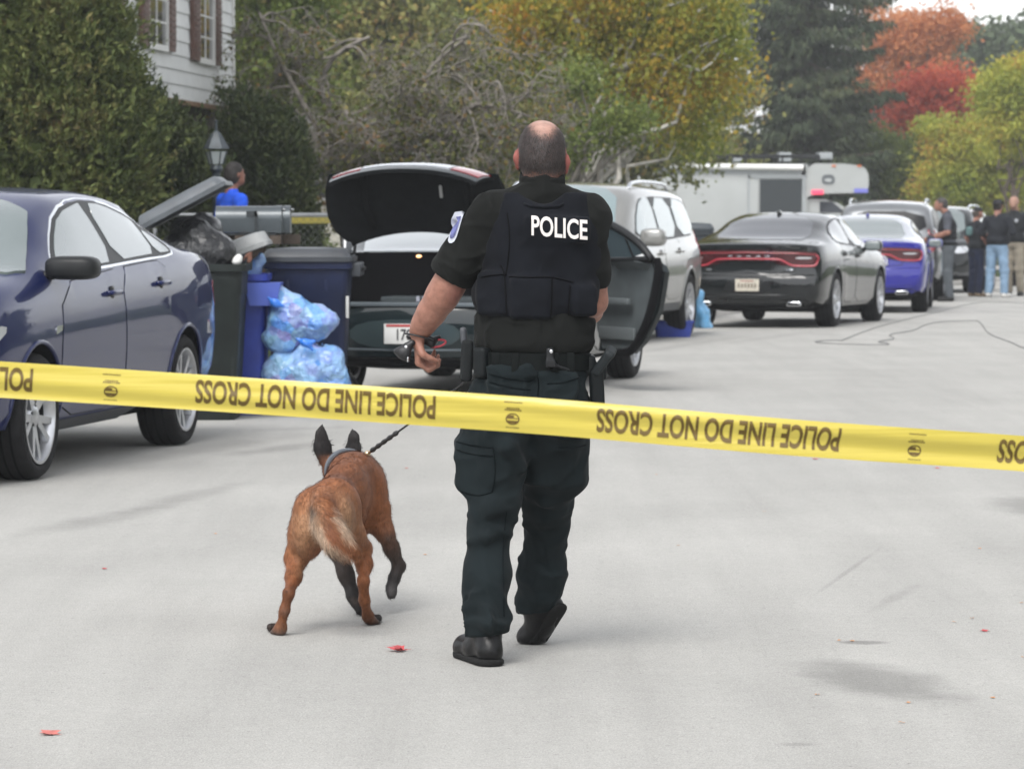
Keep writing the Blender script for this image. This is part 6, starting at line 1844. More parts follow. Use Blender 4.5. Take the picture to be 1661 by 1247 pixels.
    k = SDF(.02); q0 = Vector(at(497, 556, d - .2)) - r.location; k.ell(q0, (.04, .03, .025)); k.cone(q0, q0 + Vector((-.07, 0, .03)), .02, .01); k.cone(q0, q0 + Vector((.06, 0, .01)), .02, .012); k.cone(q0, q0 + Vector((.04, 0, -.05)), .02, .012)
    V, Q = k.mesh(.007, lambda P: .006 * vnoise(P * 40, 2)); raw('knot', V, Q, M_knot, r, True)
    # bits behind the silver sport utility
    d = 43.0
    r, V, Q = bag('rubbish_bag', 'clear blue bag standing behind the rear wheel of the silver sport utility', [(1139, 515, (.11, .15, .18), 0), (1133, 490, (.08, .12, .16), 0), (1142, 530, (.10, .14, .08), 0)], None, .018, 41, d, .014, group='bags of rubbish')
    V[:, 2] = np.maximum(V[:, 2], gz(d) + .004)
    raw('bag_body', V, Q, pbr('blue_bag_plain', (.16, .42, .70), .3, coat=.4, var=.35, vscale=9), r, True)
    wheelie_bin('wheelie_bin', 'dark bin behind the silver sport utility, left of the shiny black sedan', 1122, 420, 50.0, .56, .6, 1.12, R(0), pbr('bin_slate', (0.045, 0.055, 0.065), 0.5), pbr('bin_slate', (0.045, 0.055, 0.065), 0.5)).location.z = lawn_z(at(1122, 420, 50).x, 50.0)
    p = gp(1067, 530)
    t = thing('storage_tub', 'blue plastic tub on the road under the silver sport utility', 'tub', (p.x, 41.5, gz(41.5)))
    m = MB(); G = [[(x, y, z) for x, y in rrect(.46 * k, .34 * k, .04)] for k, z in ((.85, 0), (.98, .16), (1.05, .165), (1.05, .19), (.95, .19), (.84, .02))]
    m.grid(G, 0, closed_u=True); n_ = len(G[0]); m.F.append(tuple(range(n_))[::-1]); m.M.append(0); m.F.append(tuple(range(len(m.V) - n_, len(m.V)))); m.M.append(0)
    m.build('tub_body', C_blue, t, auto=R(40))
bins_all()

# ------------------------------------------------------------------ tapes
def tape_material(name):
    m, nt, b = _new(name); N = nt.nodes.new; Lk = nt.links.new
    b.inputs['Base Color'].default_value = (0.70, 0.57, 0.10, 1); b.inputs['Roughness'].default_value = .28; b.inputs['Specular IOR Level'].default_value = .6
    tr = N('ShaderNodeBsdfTranslucent'); tr.inputs[0].default_value = (0.74, 0.62, 0.13, 1)
    ms = N('ShaderNodeMixShader'); ms.inputs[0].default_value = .35
    tc = N('ShaderNodeTexCoord'); mp = N('ShaderNodeMapping'); mp.inputs['Scale'].default_value = (1.2, 1, 42)
    nz = N('ShaderNodeTexNoise'); nz.inputs['Scale'].default_value = 1.5; nz.inputs['Detail'].default_value = 3
    Lk(tc.outputs['Object'], mp.inputs['Vector']); Lk(mp.outputs[0], nz.inputs['Vector'])
    bp = N('ShaderNodeBump'); bp.inputs['Strength'].default_value = .35; bp.inputs['Distance'].default_value = .01; Lk(nz.outputs[0], bp.inputs['Height']); Lk(bp.outputs[0], b.inputs['Normal'])
    Lk(b.outputs[0], ms.inputs[1]); Lk(tr.outputs[0], ms.inputs[2]); Lk(ms.outputs[0], nt.nodes['Material Output'].inputs['Surface'])
    return m
M_tape = tape_material('tape_yellow')
M_tink = pbr('tape_ink', (0.125, 0.078, 0.012), 0.45)
def police_tape():
    d = 7.5
    W = .0762
    c = [(-3200, 470), (-1400, 545), (-400, 592), (0, 615.5), (420, 643), (830, 671.5), (1020, 687), (1300, 710.5), (1661, 735.5), (2200, 775), (3400, 850), (5000, 930)]
    path = catmull([at(a, b, d + .05 * math.sin(a * .004)) for a, b in c], 24)
    S = np.concatenate([[0], np.cumsum([(path[i + 1] - path[i]).length for i in range(len(path) - 1)])])
    A = np.array([p[:] for p in path])
    def pos(s): return Vector((np.interp(s, S, A[:, 0]), np.interp(s, S, A[:, 1]), np.interp(s, S, A[:, 2])))
    def surf(s, v, off=0.0):
        """point on the tape: s along, v across (-.5..+.5, up), slightly cupped and twisted"""
        p = pos(s); t = (pos(s + .01) - pos(s - .01)).normalized()
        up = Vector((0, 0, 1)); up = (up - t * up.dot(t)).normalized()
        nrm = t.cross(up)       # towards the viewer for t along +x
        tw = .10 * math.sin(s * 2.1 + 1) + .05 * math.sin(s * 5.3)
        cup = .006 * math.sin(v * 5.2 + .8 * math.sin(s * 1.7)) + .003 * math.sin(v * 11 + s * 2)
        a = v * W
        return p + up * (a * math.cos(tw)) + nrm * (a * math.sin(tw) + cup + off)
    s0 = float(np.interp(at(830, 671, d).x, A[:, 0], S))
    root_p = pos(s0)
    mb = MB()
    rows = []
    for s in np.arange(.02, S[-1] - .02, .03): rows.append([surf(s, v) - root_p for v in np.linspace(-.5, .5, 11)])
    mb.grid(rows)
    o = mb.build('barrier_tape', M_tape, None, smooth=True, recalc=False)
    o.location = root_p
    tag(o, 'yellow tape with upside down police lettering stretched across the whole street', 'barrier tape')
    m_px = d / FPX
    V, F = text_mesh('POLICE LINE DO NOT CROSS', 1.0, .03, 4)
    x0, x1 = V[:, 0].min(), V[:, 0].max(); y0, y1 = V[:, 1].min(), V[:, 1].max()
    LW, LH = 396 * m_px, 39.5 * m_px
    def ssub(V, F, mx):
        """split long faces so lettering follows the tape"""
        me = bpy.data.meshes.new('t'); me.from_pydata([tuple(v) for v in V], [], F); bm = bmesh.new(); bm.from_mesh(me); bpy.data.meshes.remove(me)
        bmesh.ops.triangulate(bm, faces=bm.faces)
        for _ in range(4):
            le = [e for e in bm.edges if e.calc_length() > .14]
            if le: bmesh.ops.subdivide_edges(bm, edges=le, cuts=1); bmesh.ops.triangulate(bm, faces=bm.faces)
        bm.verts.index_update()
        R_ = [tuple(v.co) for v in bm.verts], [tuple(v.index for v in f.verts) for f in bm.faces]; bm.free(); return R_
    V, F = ssub(V, F, 0); V = np.array(V)
    def laid(V, F, cs, cv, su, sv, name):
        """put flat lettering on the tape, turned upside down"""
        W_ = [surf(cs - v[0] * su, cv - v[1] * sv / W, .0012) - root_p for v in V]
        return W_, F
    allV, allF = [], []
    k0 = 507 - 830
    for k in range(-4, 6):
        cs = s0 + (k0 + 660 * k) * m_px
        if cs - LW < .1 or cs + LW > S[-1] - .1: continue
        W_, Fq = laid(V - np.array([(x0 + x1) / 2, (y0 + y1) / 2, 0]), F, cs, .03, LW / (x1 - x0), LH / (y1 - y0), 'l')
        raw('lettering', [tuple(v) for v in W_], Fq, M_tink, o)
    def quad(cs, cv, w, h):
        b = len(allV)
        for a in range(5):
            for e in (0, 1): allV.append(surf(cs + (a / 4 - .5) * w, cv + (e - .5) * h / W, .0009) - root_p)
        for a in range(4): allF.append((b + 2 * a, b + 2 * a + 2, b + 2 * a + 3, b + 2 * a + 1))
    for k in range(-4, 6):
        cs = s0 + (2 + 660 * k) * m_px
        if cs < .2 or cs > S[-1] - .2: continue
        allV.clear(); allF.clear()
        # round emblem: dark ring with a small shape across it
        n = 24; b = len(allV); rx, rz = 11.5 * m_px, 9.5 * m_px; cv = -.135
        for i in range(n):
            a = 2 * PI * i / n
            for q in (1, .80): allV.append(surf(cs + rx * q * math.cos(a), cv + rz * q * math.sin(a) / W, .0009) - root_p)
        for i in range(n):
            j = (i + 1) % n; allF.append((b + 2 * i, b + 2 * j, b + 2 * j + 1, b + 2 * i + 1))
        quad(cs, cv - .5 * rz / W, 17 * m_px, 4.5 * m_px); quad(cs - 3.5 * m_px, cv + .36 * rz / W, 11 * m_px, 5.5 * m_px); quad(cs + 1 * m_px, cv + .02, 18 * m_px, 1.6 * m_px)
        rng = random.Random(k)
        for (vy, w, h, n_) in ((.335, 30, 2.0, 9), (.165, 22, 2.0, 6), (.115, 28, 2.4, 8), (-.375, 22, 1.7, 7)):
            x = -w / 2
            for i in range(n_):
                ww = w / n_ * rng.uniform(.55, .85); quad(cs + (x + w / n_ / 2) * m_px, vy, ww * m_px, h * m_px); x += w / n_
        raw('emblem', [tuple(v) for v in allV], list(allF), M_tink, o)
    d2 = 41.0
    P = catmull([at(345, 352, 34.75), at(430, 356, 38.5), at(530, 357, 40), at(700, 352, 43)], 8)
    m = MB(); m.grid([[p + Vector((0, .004 * math.sin(i), v)) for v in (-.036, 0, .036)] for i, p in enumerate(P)])
    o2 = m.build('barrier_tape', M_tape, None, smooth=True, recalc=False)
    tag(o2, 'distant yellow tape running from the lamp post behind the mailboxes', 'barrier tape')
police_tape()

# ------------------------------------------------------------------ small things on the road
def maple_leaf(px, py, size, rz, mat, label, curl=.25):
    g = gp(px, py)
    out = [(0, -.5), (.06, -.18), (.30, -.24), (.26, -.12), (.50, .02), (.42, .08), (.48, .26), (.28, .20), (.16, .16), (.22, .40), (.10, .36), (0, .55)]
    out = out + [(-x, y) for x, y in out[-2:0:-1]]
    P, F = fill_poly(out, .12)
    V = []
    for x, y in P:
        z = .05 + curl * (.55 * abs(x) ** 1.6 + .35 * y * y) + .05 * math.sin(7 * x + 3 * y)
        V.append((x * size, y * size, z * size))
    o = raw('fallen_leaf', V, F, mat, None, True)
    o.location = g + Vector((0, 0, .002)); o.rotation_euler = (0, 0, rz)
    return tag(o, label, 'leaf', 'fallen leaves on the road')
M_lred = pbr('leaf_red', (0.42, 0.055, 0.06), 0.55, var=0.3, vscale=40)
M_lpink = pbr('leaf_pale_red', (0.46, 0.14, 0.12), 0.6, var=0.2, vscale=40)
M_lor = pbr('leaf_orange', (0.50, 0.24, 0.10), 0.6, var=0.2, vscale=40)
maple_leaf(648, 1056, .088, R(100), M_lred, 'red maple leaf lying behind the dog, left of the officer', .75)
maple_leaf(84, 1191, .075, R(60), M_lpink, 'pale red leaf at the lower left corner of the road', .3)
maple_leaf(1598, 1024, .04, R(20), M_lred, 'small red leaf near the right edge above the damp patch', .3)
maple_leaf(1323, 745, .05, R(70), M_lpink, 'pale red leaf just under the yellow tape, right of the officer', .3)
maple_leaf(1521, 760, .05, R(10), M_lpink, 'pale leaf under the yellow tape near the right edge', .3)
maple_leaf(660, 760, .03, R(40), M_lpink, 'pale leaf between the dog and the officer', .3)
maple_leaf(170, 923, .03, R(40), M_lred, 'tiny red leaf on the road left of the dog', .3)
for i, (px, py) in enumerate(((1361, 1039), (1383, 1040), (1548, 1009), (1576, 1003), (1325, 1127), (1474, 1140), (1611, 1132), (1463, 1172), (1656, 978), (1660, 1066), (350, 866), (690, 900), (915, 870), (1100, 885), (1240, 830), (1590, 890), (1065, 770))):
    maple_leaf(px, py, .022, i * 1.3, M_lor, 'tiny dry orange leaf scattered on the grey road', .3)
def road_cord():
    pts = [(1720, 489), (1661, 492), (1590, 491), (1510, 509), (1430, 529), (1372, 550), (1366, 553), (1345, 553), (1322, 555), (1345, 558), (1430, 560), (1441, 558), (1425, 555), (1450, 550), (1444, 543), (1480, 537), (1500, 528), (1525, 523), (1580, 521), (1592, 526), (1605, 542), (1640, 556), (1664, 566), (1720, 575)]
    P = catmull([gp(a, b) + Vector((0, 0, .007)) for a, b in pts], 5)
    m = MB(); m.tube(P, .0055, 6)
    o = m.build('loose_cord', pbr('cord_grey', (0.22, 0.22, 0.22), 0.7), None, smooth=True)
    tag(o, 'thin grey cord lying in loops on the road right of the shiny black sedan', 'cord')
road_cord()
# ------------------------------------------------------------------ people
M_skin = vcol('skin', .55, .17, 55, .35, 260, .35, None, .12, .002)
M_shirt = pbr('shirt_charcoal', (0.0105, 0.0112, 0.0106), 0.9, var=0.25, vscale=7, bump=.35, bscale=420, bdist=.002, spec=.08)
M_vest = pbr('vest_black', (0.0076, 0.0086, 0.0115), 0.9, var=0.25, vscale=8, bump=.4, bscale=500, bdist=.002, spec=.08)
M_trous = pbr('trousers_dark_teal', (0.0090, 0.0132, 0.0148), 0.9, var=0.3, vscale=6, bump=.3, bscale=450, bdist=.002, spec=.10)
M_boot = pbr('boot_black', (0.004, 0.004, 0.0045), 0.38, spec=.3, var=0.3, vscale=18, bump=.3, bscale=90, bdist=.003)
M_sole = pbr('boot_sole', (0.012, 0.012, 0.012), 0.85, spec=.2)
M_belt = pbr('belt_black', (0.004, 0.0055, 0.0055), 0.7, spec=.12, bump=.3, bscale=200, bdist=.002)
M_kydex = pbr('holster_black', (0.006, 0.008, 0.009), 0.5, spec=.2)
M_white_let = pbr('lettering_white', (0.66, 0.62, 0.60), 0.7)
M_hair = pbr('hair_grey_brown', (0.050, 0.042, 0.040), 0.7, var=.4, vscale=200)
SKIN = (0.30, 0.145, 0.105)
def sm(a, b, x): t = np.clip((x - a) / (b - a), 0, 1); return t * t * (3 - 2 * t)
def topx(V):
    """picture column and row of world points (used while modelling)"""
    V = np.asarray(V, float)
    dy, dz = V[:, 1], V[:, 2] - CAMH
    depth = dy * _cp - dz * _sp; up = dy * _sp + dz * _cp
    return 830.5 + FPX * V[:, 0] / depth, 623.5 - FPX * up / depth
def hand(s, w, f, n, side, sc=1.0, curl=(1, 1, 1, 1), thumb=.8, col=None, spread=.0):
    """palm, four fingers of different lengths bent at the knuckles, and a thumb leaving the side of the palm"""
    w, f, n = Vector(w), Vector(f).normalized(), Vector(n)
    n = (n - f * n.dot(f)).normalized(); sd = f.cross(n) * side
    kn = []
    for i in range(4):
        o = sd * (.031 - .0205 * i) * sc
        k = w + f * ((.092, .096, .091, .082)[i] * sc) + o * 1.15
        s.cone(w + o * .55 + f * .012 * sc, k, .0150 * sc, .0120 * sc, .014, col)
        kn.append(k)
    for i, k in enumerate(kn):
        L = (.95, 1.05, .98, .78)[i] * sc; d = f; p = k; a = 0
        for ln, bend, ra, rb in ((.044, .95, .0098, .0088), (.027, 1.15, .0088, .0080), (.021, .75, .0080, .0070)):
            a += bend * curl[i]
            d = f * math.cos(a) + n * math.sin(a) + sd * (.10 - .07 * i) * spread
            q = p + d * ln * L; s.cone(p, q, ra * sc, rb * sc, .006, col); p = q
    b = w + f * .026 * sc + sd * .024 * sc
    p = b + (f * .55 + sd * .62 + n * .35).normalized() * .045 * sc
    s.cone(b, p, .0155 * sc, .0118 * sc, .012, col)
    d = (f * (.75 - .3 * thumb) + sd * (.35 - .5 * thumb) + n * (.3 + .7 * thumb)).normalized()
    q = p + d * .031 * sc; s.cone(p, q, .0112 * sc, .0098 * sc, .006, col)
    d = (d - sd * .35 * thumb).normalized(); s.cone(q, q + d * .024 * sc, .0098 * sc, .0082 * sc, .006, col)
def emit(root, name, sdf, h, mat, noise=None, clip=None, col=None, parent=None, pad=.03):
    V, Q = sdf.mesh(h, noise, pad, clip)
    c = None
    if col is not None: c = col(V) if callable(col) else sdf.colour(V, col)
    W = V - np.array(root.location)
    return raw(name, W, Q, mat, parent or root, True, None, c), V, Q
def ring_band(root, name, c, rx, ry, z0, z1, th, mat, parent=None, tilt=0.0, n=40):
    m = MB()
    G = []
    for (k, z) in ((0, z0), (th, z0 + .003), (th, z1 - .003), (0, z1)):
        G.append([(c[0] + (rx + k) * math.cos(2 * PI * i / n) - root.location[0], c[1] + (ry + k) * math.sin(2 * PI * i / n) - root.location[1], z + tilt * math.cos(2 * PI * i / n) - root.location[2]) for i in range(n)])
    G.append(G[0])
    m.grid(G, 0, closed_u=True)
    return m.build(name, mat, parent or root, auto=R(50))

def officer():
    D0 = 11.75
    o = lambda px, py, dy=0.0: at(px, py, D0 + dy)
    root = thing('person', 'officer in a black police vest walking away along the road with the dog', 'person', (0.03, D0, 0))
    loc = np.array(root.location)
    # --- body: head, neck, arms and hands in one surface
    s = SDF(.03)
    s.ell(o(879, 238, .02), (.077, .098, .086)).ell(o(880, 258, .015), (.071, .088, .072)).ell(o(881, 276, .065), (.056, .062, .058))
    s.cone(o(880, 282, .02), o(880, 330, .0), .060, .068)
    s.ell(o(881, 236, .105), (.055, .02, .016), .02).ell(o(881, 257, .128), (.013, .022, .022), .015).ell(o(881, 276, .118), (.026, .012, .006), .012)
    for e in (862, 900): s.ell(o(e, 244, .118), (.014, .010, .009), .008, None, 's'); s.ell(o(e, 244, .104), (.012, .012, .011), .004)
    for e, y, sg in ((840, 258, -1), (917.5, 265, 1)):
        s.ell(o(e, y, .02), (.008, .020, .030), .010, None, 'u', (0, 0, sg * .3)); s.ell(o(e + sg * 2.5, y - 2, .014), (.006, .016, .024), .006, None, 'u', (0, 0, sg * .7)); s.ell(o(e, y + 13, .02), (.008, .012, .012), .008)
    s.ell(o(880, 350, .0), (.16, .08, .05), .04)
    # left arm: elbow bent, forearm down to the lowered hand
    s.chain([o(760, 400, .0), o(728, 462, .03), o(716, 482, .05), o(699, 508, .08), o(687, 526, .11), o(679, 540, .125)], [.057, .050, .049, .043, .035, .031], .03)
    hand(s, o(679, 541, .125), (.02, .30, -.95), (.95, -.1, .1), 1, 1.0, (1.0, 1.0, 1.02, 1.05), .8)
    # right arm bent forward across the belly
    s.chain([o(954, 380, .0), o(960, 462, .03), o(961, 488, .06)], [.044, .044, .046], .03)
    s.chain([o(961, 488, .06), o(955, 503, .14), o(930, 508, .24), o(905, 506, .29)], [.046, .042, .035, .030], .03)
    hand(s, o(904, 506, .29), (-.9, .25, .05), (0, .2, -1), -1, 1.0, (1.0, 1.0, 1.0, 1.0), .8)
    def skincol(V):
        px, py = topx(V)
        c = np.tile(np.array(SKIN), (len(V), 1))
        head = py < 330
        # forearms ruddier at the elbow
        el = np.exp(-((px - 742) ** 2 + (py - 478) ** 2) / 300.0)[:, None]
        c = c * (1 - .35 * el) + np.array((.24, .085, .09)) * .35 * el
        ear = (head & ((px < 843) | (px > 916)) & (py > 238) & (py < 285))[:, None]
        c = np.where(ear, np.array((.27, .085, .07)), c)
        top = np.exp(-(((px - 882) / 30) ** 2 + ((py - 198) / 26) ** 2))[:, None]
        c = np.where(head[:, None], c * (1 - top) + np.array((.40, .245, .20)) * top, c)
        hair = hairmask(V)[:, None]
        return c * (1 - hair) + np.array((.050, .043, .042)) * hair
    def hairmask(V):
        px, py = topx(V)
        dy = V[:, 1] - D0
        n = vnoise(V * 90, 4) * .10 + vnoise(V * 22, 9) * .05
        e = np.sqrt(((px - 883) / 25.0) ** 2 + ((py - 196) / 28.0) ** 2) + n
        m = sm(.55, 1.35, e)
        m = m * (1 - .85 * sm(272, 292, py + n * 30)) * (1 - sm(.045, .075, dy + (235 - py) * .0006 * 0)) * .93
        m = np.where((px < 842) | (px > 917), np.where(py > 240, 0, m), m)
        return np.where(py < 300, m, 0)
    ob, V, Q = emit(root, 'body', s, .0052, M_skin, None, None, skincol)
    # short hair lying on the scalp
    rng = np.random.default_rng(5)
    hm = hairmask(V)
    nrm = np.zeros_like(V); fn = np.cross(V[Q[:, 1]] - V[Q[:, 0]], V[Q[:, 3]] - V[Q[:, 0]])
    for k in range(4): np.add.at(nrm, Q[:, k], fn)
    nrm = unit(nrm)
    cand = np.where(hm > .12)[0]
    pick = rng.choice(cand, 9000, p=hm[cand] / hm[cand].sum())
    P = V[pick] + rng.normal(size=(9000, 3)) * .0025; N = nrm[pick]
    dn = np.array([0, -.15, -1.0]) + .35 * rng.normal(size=(9000, 3)); dn = unit(dn - N * (dn * N).sum(1, keepdims=True))
    sdv = np.cross(N, dn) * .00045
    L = rng.uniform(.005, .010, (9000, 1))
    a = P + N * .0006; b = P + dn * L + N * .0022
    HV = np.stack([a - sdv, a + sdv, b + sdv * .5, b - sdv * .5], 1).reshape(-1, 3) - loc
    raw('hair', HV, np.arange(36000).reshape(9000, 4), leafmat('hair_strands', [(.020, .017, .017), (.045, .038, .037), (.11, .10, .10)], 0, .6, 30, .3), root)
    # --- shirt
    def fold(amp, f=1.0, seed=0, ridge=0.0):
        def g(P):
            w = vnoise(P * 6 * f, seed)
            b = amp * (np.abs(vnoise(P * np.array([9, 9, 17]) * f + w[..., None] * 1.3, seed + 1)) - .35 + .3 * vnoise(P * np.array([22, 22, 30]) * f, seed + 2))
            if ridge:
                q1 = np.clip(1 - 2.6 * np.abs(vnoise(P * np.array([5, 5, 13]) * f + w[..., None] * 1.2, seed + 5)), 0, 1)
                q2 = np.clip(1 - 2.6 * np.abs(vnoise(P * np.array([11, 11, 6]) * f + w[..., None] * 1.6, seed + 6)), 0, 1)
                b = b - ridge * (q1 ** 1.6 + .6 * q2 ** 1.6 - .25)
            return b
        return g
    t = SDF(.04)
    t.ell(o(880, 420), (.190, .128, .21)).cone(o(806, 348), o(953, 350), .070).cone(o(878, 322), o(880, 300, .01), .072, .062)
    t.cone(o(878, 316), o(806, 338), .048, .05).cone(o(878, 316), o(950, 340), .048, .05)
    t.ell(o(868, 525), (.197, .142, .13)).ell(o(866, 556), (.189, .138, .07))
    t.cone(o(790, 362), o(746, 422, .015), .074, .070).cone(o(746, 422, .015), o(731, 450, .03), .070, .0745)
    t.cone(o(950, 362), o(958, 425, .015), .064, .055).cone(o(958, 425, .015), o(961, 466, .03), .055, .052)
    cuffl = lambda P: None
    e0, e1 = np.array(o(746, 422, .015)), np.array(o(731, 450, .03)); ed = (e1 - e0) / np.linalg.norm(e1 - e0)
    q0, q1 = np.array(o(958, 425, .015)), np.array(o(961, 466, .03)); qd = (q1 - q0) / np.linalg.norm(q1 - q0)
    def clipshirt(P):
        x = P[..., 0]
        l = np.where((x < o(768, 440).x) & (P[..., 2] < o(700, 400).z), ((P - e1) @ ed), -1)
        r = np.where((x > o(952, 440).x) & (P[..., 2] < o(700, 440).z) & (P[..., 2] > o(700, 515).z), ((P - q1) @ qd), -1)
        b = o(860, 582).z - P[..., 2]
        return np.maximum(np.maximum(l, r), b)
    emit(root, 'shirt', t, .0065, M_shirt, fold(.006, 1.2, 3, .008), clipshirt)
    c = SDF(.02)
    cc = o(879.5, 296, .015)
    def tor(P):
        D = P - np.array(cc); D = D - np.stack([D[..., 0] * 0, D[..., 1] * 0, D[..., 1] * .25], -1)
        rr = np.sqrt(D[..., 0] ** 2 + (D[..., 1] / 1.08) ** 2) - (.0695 + .10 * np.minimum(0, D[..., 2]) * -1 * .5)
        return np.maximum(np.abs(rr) - .0065, np.abs(D[..., 2]) - .030)
    c.fn(tor, np.array(cc) - .12, np.array(cc) + .12)
    emit(root, 'collar', c, .006, M_shirt, lambda P: .002 * vnoise(P * 30, 3))
    # --- vest
    v = SDF(.04)
    v.ell(o(880, 415), (.203, .150, .215)).ell(o(868, 478), (.211, .158, .135)).cone(o(834, 340), o(930, 342), .078).ell(o(880, 375), (.185, .145, .12))
    v.ell(o(882, 288, .0), (.078, .3, .088), .02, None, 's')
    v.cone(o(778, 335), o(748, 420), .090, .070, .02, None, 's').cone(o(748, 420), o(735, 470), .066, .05, .02, None, 's')
    v.cone(o(985, 345), o(999, 420), .056, .052, .02, None, 's').cone(o(999, 420), o(1006, 480), .052, .06, .02, None, 's')
    zt, zb = o(880, 312).z, o(880, 522).z
    def clipvest(P): return np.maximum(zb + .012 * np.sin((P[..., 0] - .03) * 9) * 0 - P[..., 2] + (P[..., 0]) * -.02, P[..., 2] - zt)
    back = D0 - .15
    v.box(o(861, 484, -.141), (.066, .017, .066), .012, .022).box(o(948, 488, -.111), (.042, .018, .050), .012, .022, None, 'u', (0, 0, .5))
    v.box(o(797, 476, -.104), (.050, .016, .070), .012, .03, None, 'u', (0, 0, -.55))
    v.box(o(905, 372, -.135), (.105, .016, .042), .008, .02)
    ov, VV, VQ = emit(root, 'vest', v, .0065, M_vest, lambda P: fold(.005, 1.2, 8)(P), clipvest)
    bvh = BVHTree.FromPolygons([Vector(p) for p in VV], [tuple(int(i) for i in q) for q in VQ])
    def lay(px, py, off):
        ray = (at(px, py, 12) - Vector((0, 0, CAMH))).normalized()
        p, n, i, tt = bvh.ray_cast(Vector((0, 0, CAMH)), ray)
        return (p - ray * off) if p is not None else None
    def decal(name, body, cx, cy, wpx, hpx, slant, mat, parent, off=.004, bold=.022):
        TV, TF = text_mesh(body, 1.0, bold, 4)
        me = bpy.data.meshes.new('t'); me.from_pydata([tuple(p) for p in TV], [], TF); bm = bmesh.new(); bm.from_mesh(me); bpy.data.meshes.remove(me)
        bmesh.ops.triangulate(bm, faces=bm.faces)
        for _ in range(3):
            le = [e for e in bm.edges if e.calc_length() > .22]
            if le: bmesh.ops.subdivide_edges(bm, edges=le, cuts=1); bmesh.ops.triangulate(bm, faces=bm.faces)
        TV = np.array([p.co[:] for p in bm.verts]); TF = [tuple(p.index for p in f.verts) for f in bm.faces]; bm.free()
        lo, hi = TV.min(0), TV.max(0)
        W = []
        for p in TV:
            u = ((p[0] - lo[0]) / (hi[0] - lo[0]) - .5) * wpx; w_ = ((p[1] - lo[1]) / (hi[1] - lo[1]) - .5) * hpx
            q = lay(cx + u + w_ * slant * 0, cy - w_ + u * slant, off)
            W.append(np.array(q if q is not None else o(cx, cy, -.15)) - loc)
        return raw(name, W, TF, mat, parent)
    decal('lettering', 'POLICE', 907.5, 369.5, 91, 33, .085, M_white_let, ov)
    # drag handle and seams of the vest
    hb = MB(); hb.tube([lay(850, 330, .004) - root.location, lay(858, 334, .006) - root.location, lay(880, 336, .009) - root.location, lay(905, 335, .006) - root.location, lay(914, 331, .004) - root.location], .0045, 6); hb.build('drag_handle', M_vest, ov, smooth=True)
    sw = MB()
    for pts in ([(822, 345), (826, 380), (824, 420), (820, 447)], [(826, 449), (860, 450), (896, 450), (930, 458)], [(895, 452), (895, 480), (893, 516)], [(812, 430), (818, 448), (822, 516)], [(925, 462), (923, 490), (922, 514)], [(770, 452), (795, 447), (818, 445)]):
        P_ = [lay(a, b, .0015) for a, b in [tuple(p[:2]) for p in catmull([(x, y, 0) for x, y in pts], 5)]]
        P_ = [p - root.location for p in P_ if p is not None]
        if len(P_) > 2: sw.tube(P_, .0028, 5)
    so = sw.build('seams', pbr('seam_black', (0.004, 0.004, 0.005), .9, spec=.1), ov, smooth=True); so['kind'] = 'stuff'
    # shoulder patch on the left sleeve
    pa = o(742, 370, .0)
    pm = MB()
    outp = chaikin([(-.024, .050), (.022, .058), (.026, .01), (.018, -.040), (-.006, -.052), (-.026, -.036)], 1)
    def pt(x, y, k): 
        q = o(744 + x * 497, 370 - y * 497, 0)
        c0, c1 = np.array(o(790, 362)), np.array(o(746, 422, .015))
        # push to the sleeve surface from outside
        P0 = np.array(q); dr = np.array([.45, .89, 0.0])
        for st in np.linspace(-.25, .2, 300):
            p = P0 + dr * st * .6
            tt = np.clip((p - c0) @ (c1 - c0) / ((c1 - c0) @ (c1 - c0)), 0, 1)
            if np.linalg.norm(p - c0 - tt * (c1 - c0)) < .0745 + k: return Vector(p) - root.location
        return Vector(q) - root.location
    def sheetpatch(scale, k, mat, name, par):
        Pp, Ff = fill_poly([(x * scale, y * scale) for x, y in outp], .012)
        return raw(name, [pt(x, y, k) for x, y in Pp], Ff, mat, par, True)
    p1 = sheetpatch(1.0, .006, pbr('patch_white', (0.48, 0.50, 0.56), .7), 'sleeve_patch', root)
    sheetpatch(.70, .0085, pbr('patch_blue', (0.10, 0.11, 0.26), .7, var=.5, vscale=60), 'patch_field', p1)
    # --- trousers
    r = SDF(.045)
    r.ell(o(857, 640), (.190, .135, .125)).ell(o(864, 590), (.188, .132, .09))
    r.chain([o(806, 680, -.01), o(800, 760, .0), o(800, 820, -.01), o(792, 860, -.03), o(788, 930, -.075), o(789, 985, -.11), o(789, 1018, -.13)], [.118, .096, .078, .064, .069, .063, .070])
    r.chain([o(905, 680, .02), o(900, 760, .10), o(889, 815, .18), o(886, 858, .24), o(880, 930, .31), o(871, 985, .36), o(867, 1012, .385)], [.116, .094, .074, .066, .074, .061, .056])
    r.box(o(768, 752, .0), (.058, .07, .092), .03, .03).box(o(922, 745, .09), (.056, .07, .092), .03, .03)
    r.box(o(775, 722, .0), (.060, .072, .02), .012, .012).box(o(925, 714, .085), (.056, .072, .02), .012, .012)
    r.box(o(826, 628, -.118), (.068, .022, .075), .015, .015, None, 'u', (0, 0, -.15)).box(o(905, 640, -.118), (.060, .020, .075), .015, .015, None, 'u', (0, 0, .2))
    r.box(o(828, 604, -.122), (.074, .022, .020), .010, .008, None, 'u', (0, -.04, -.15))
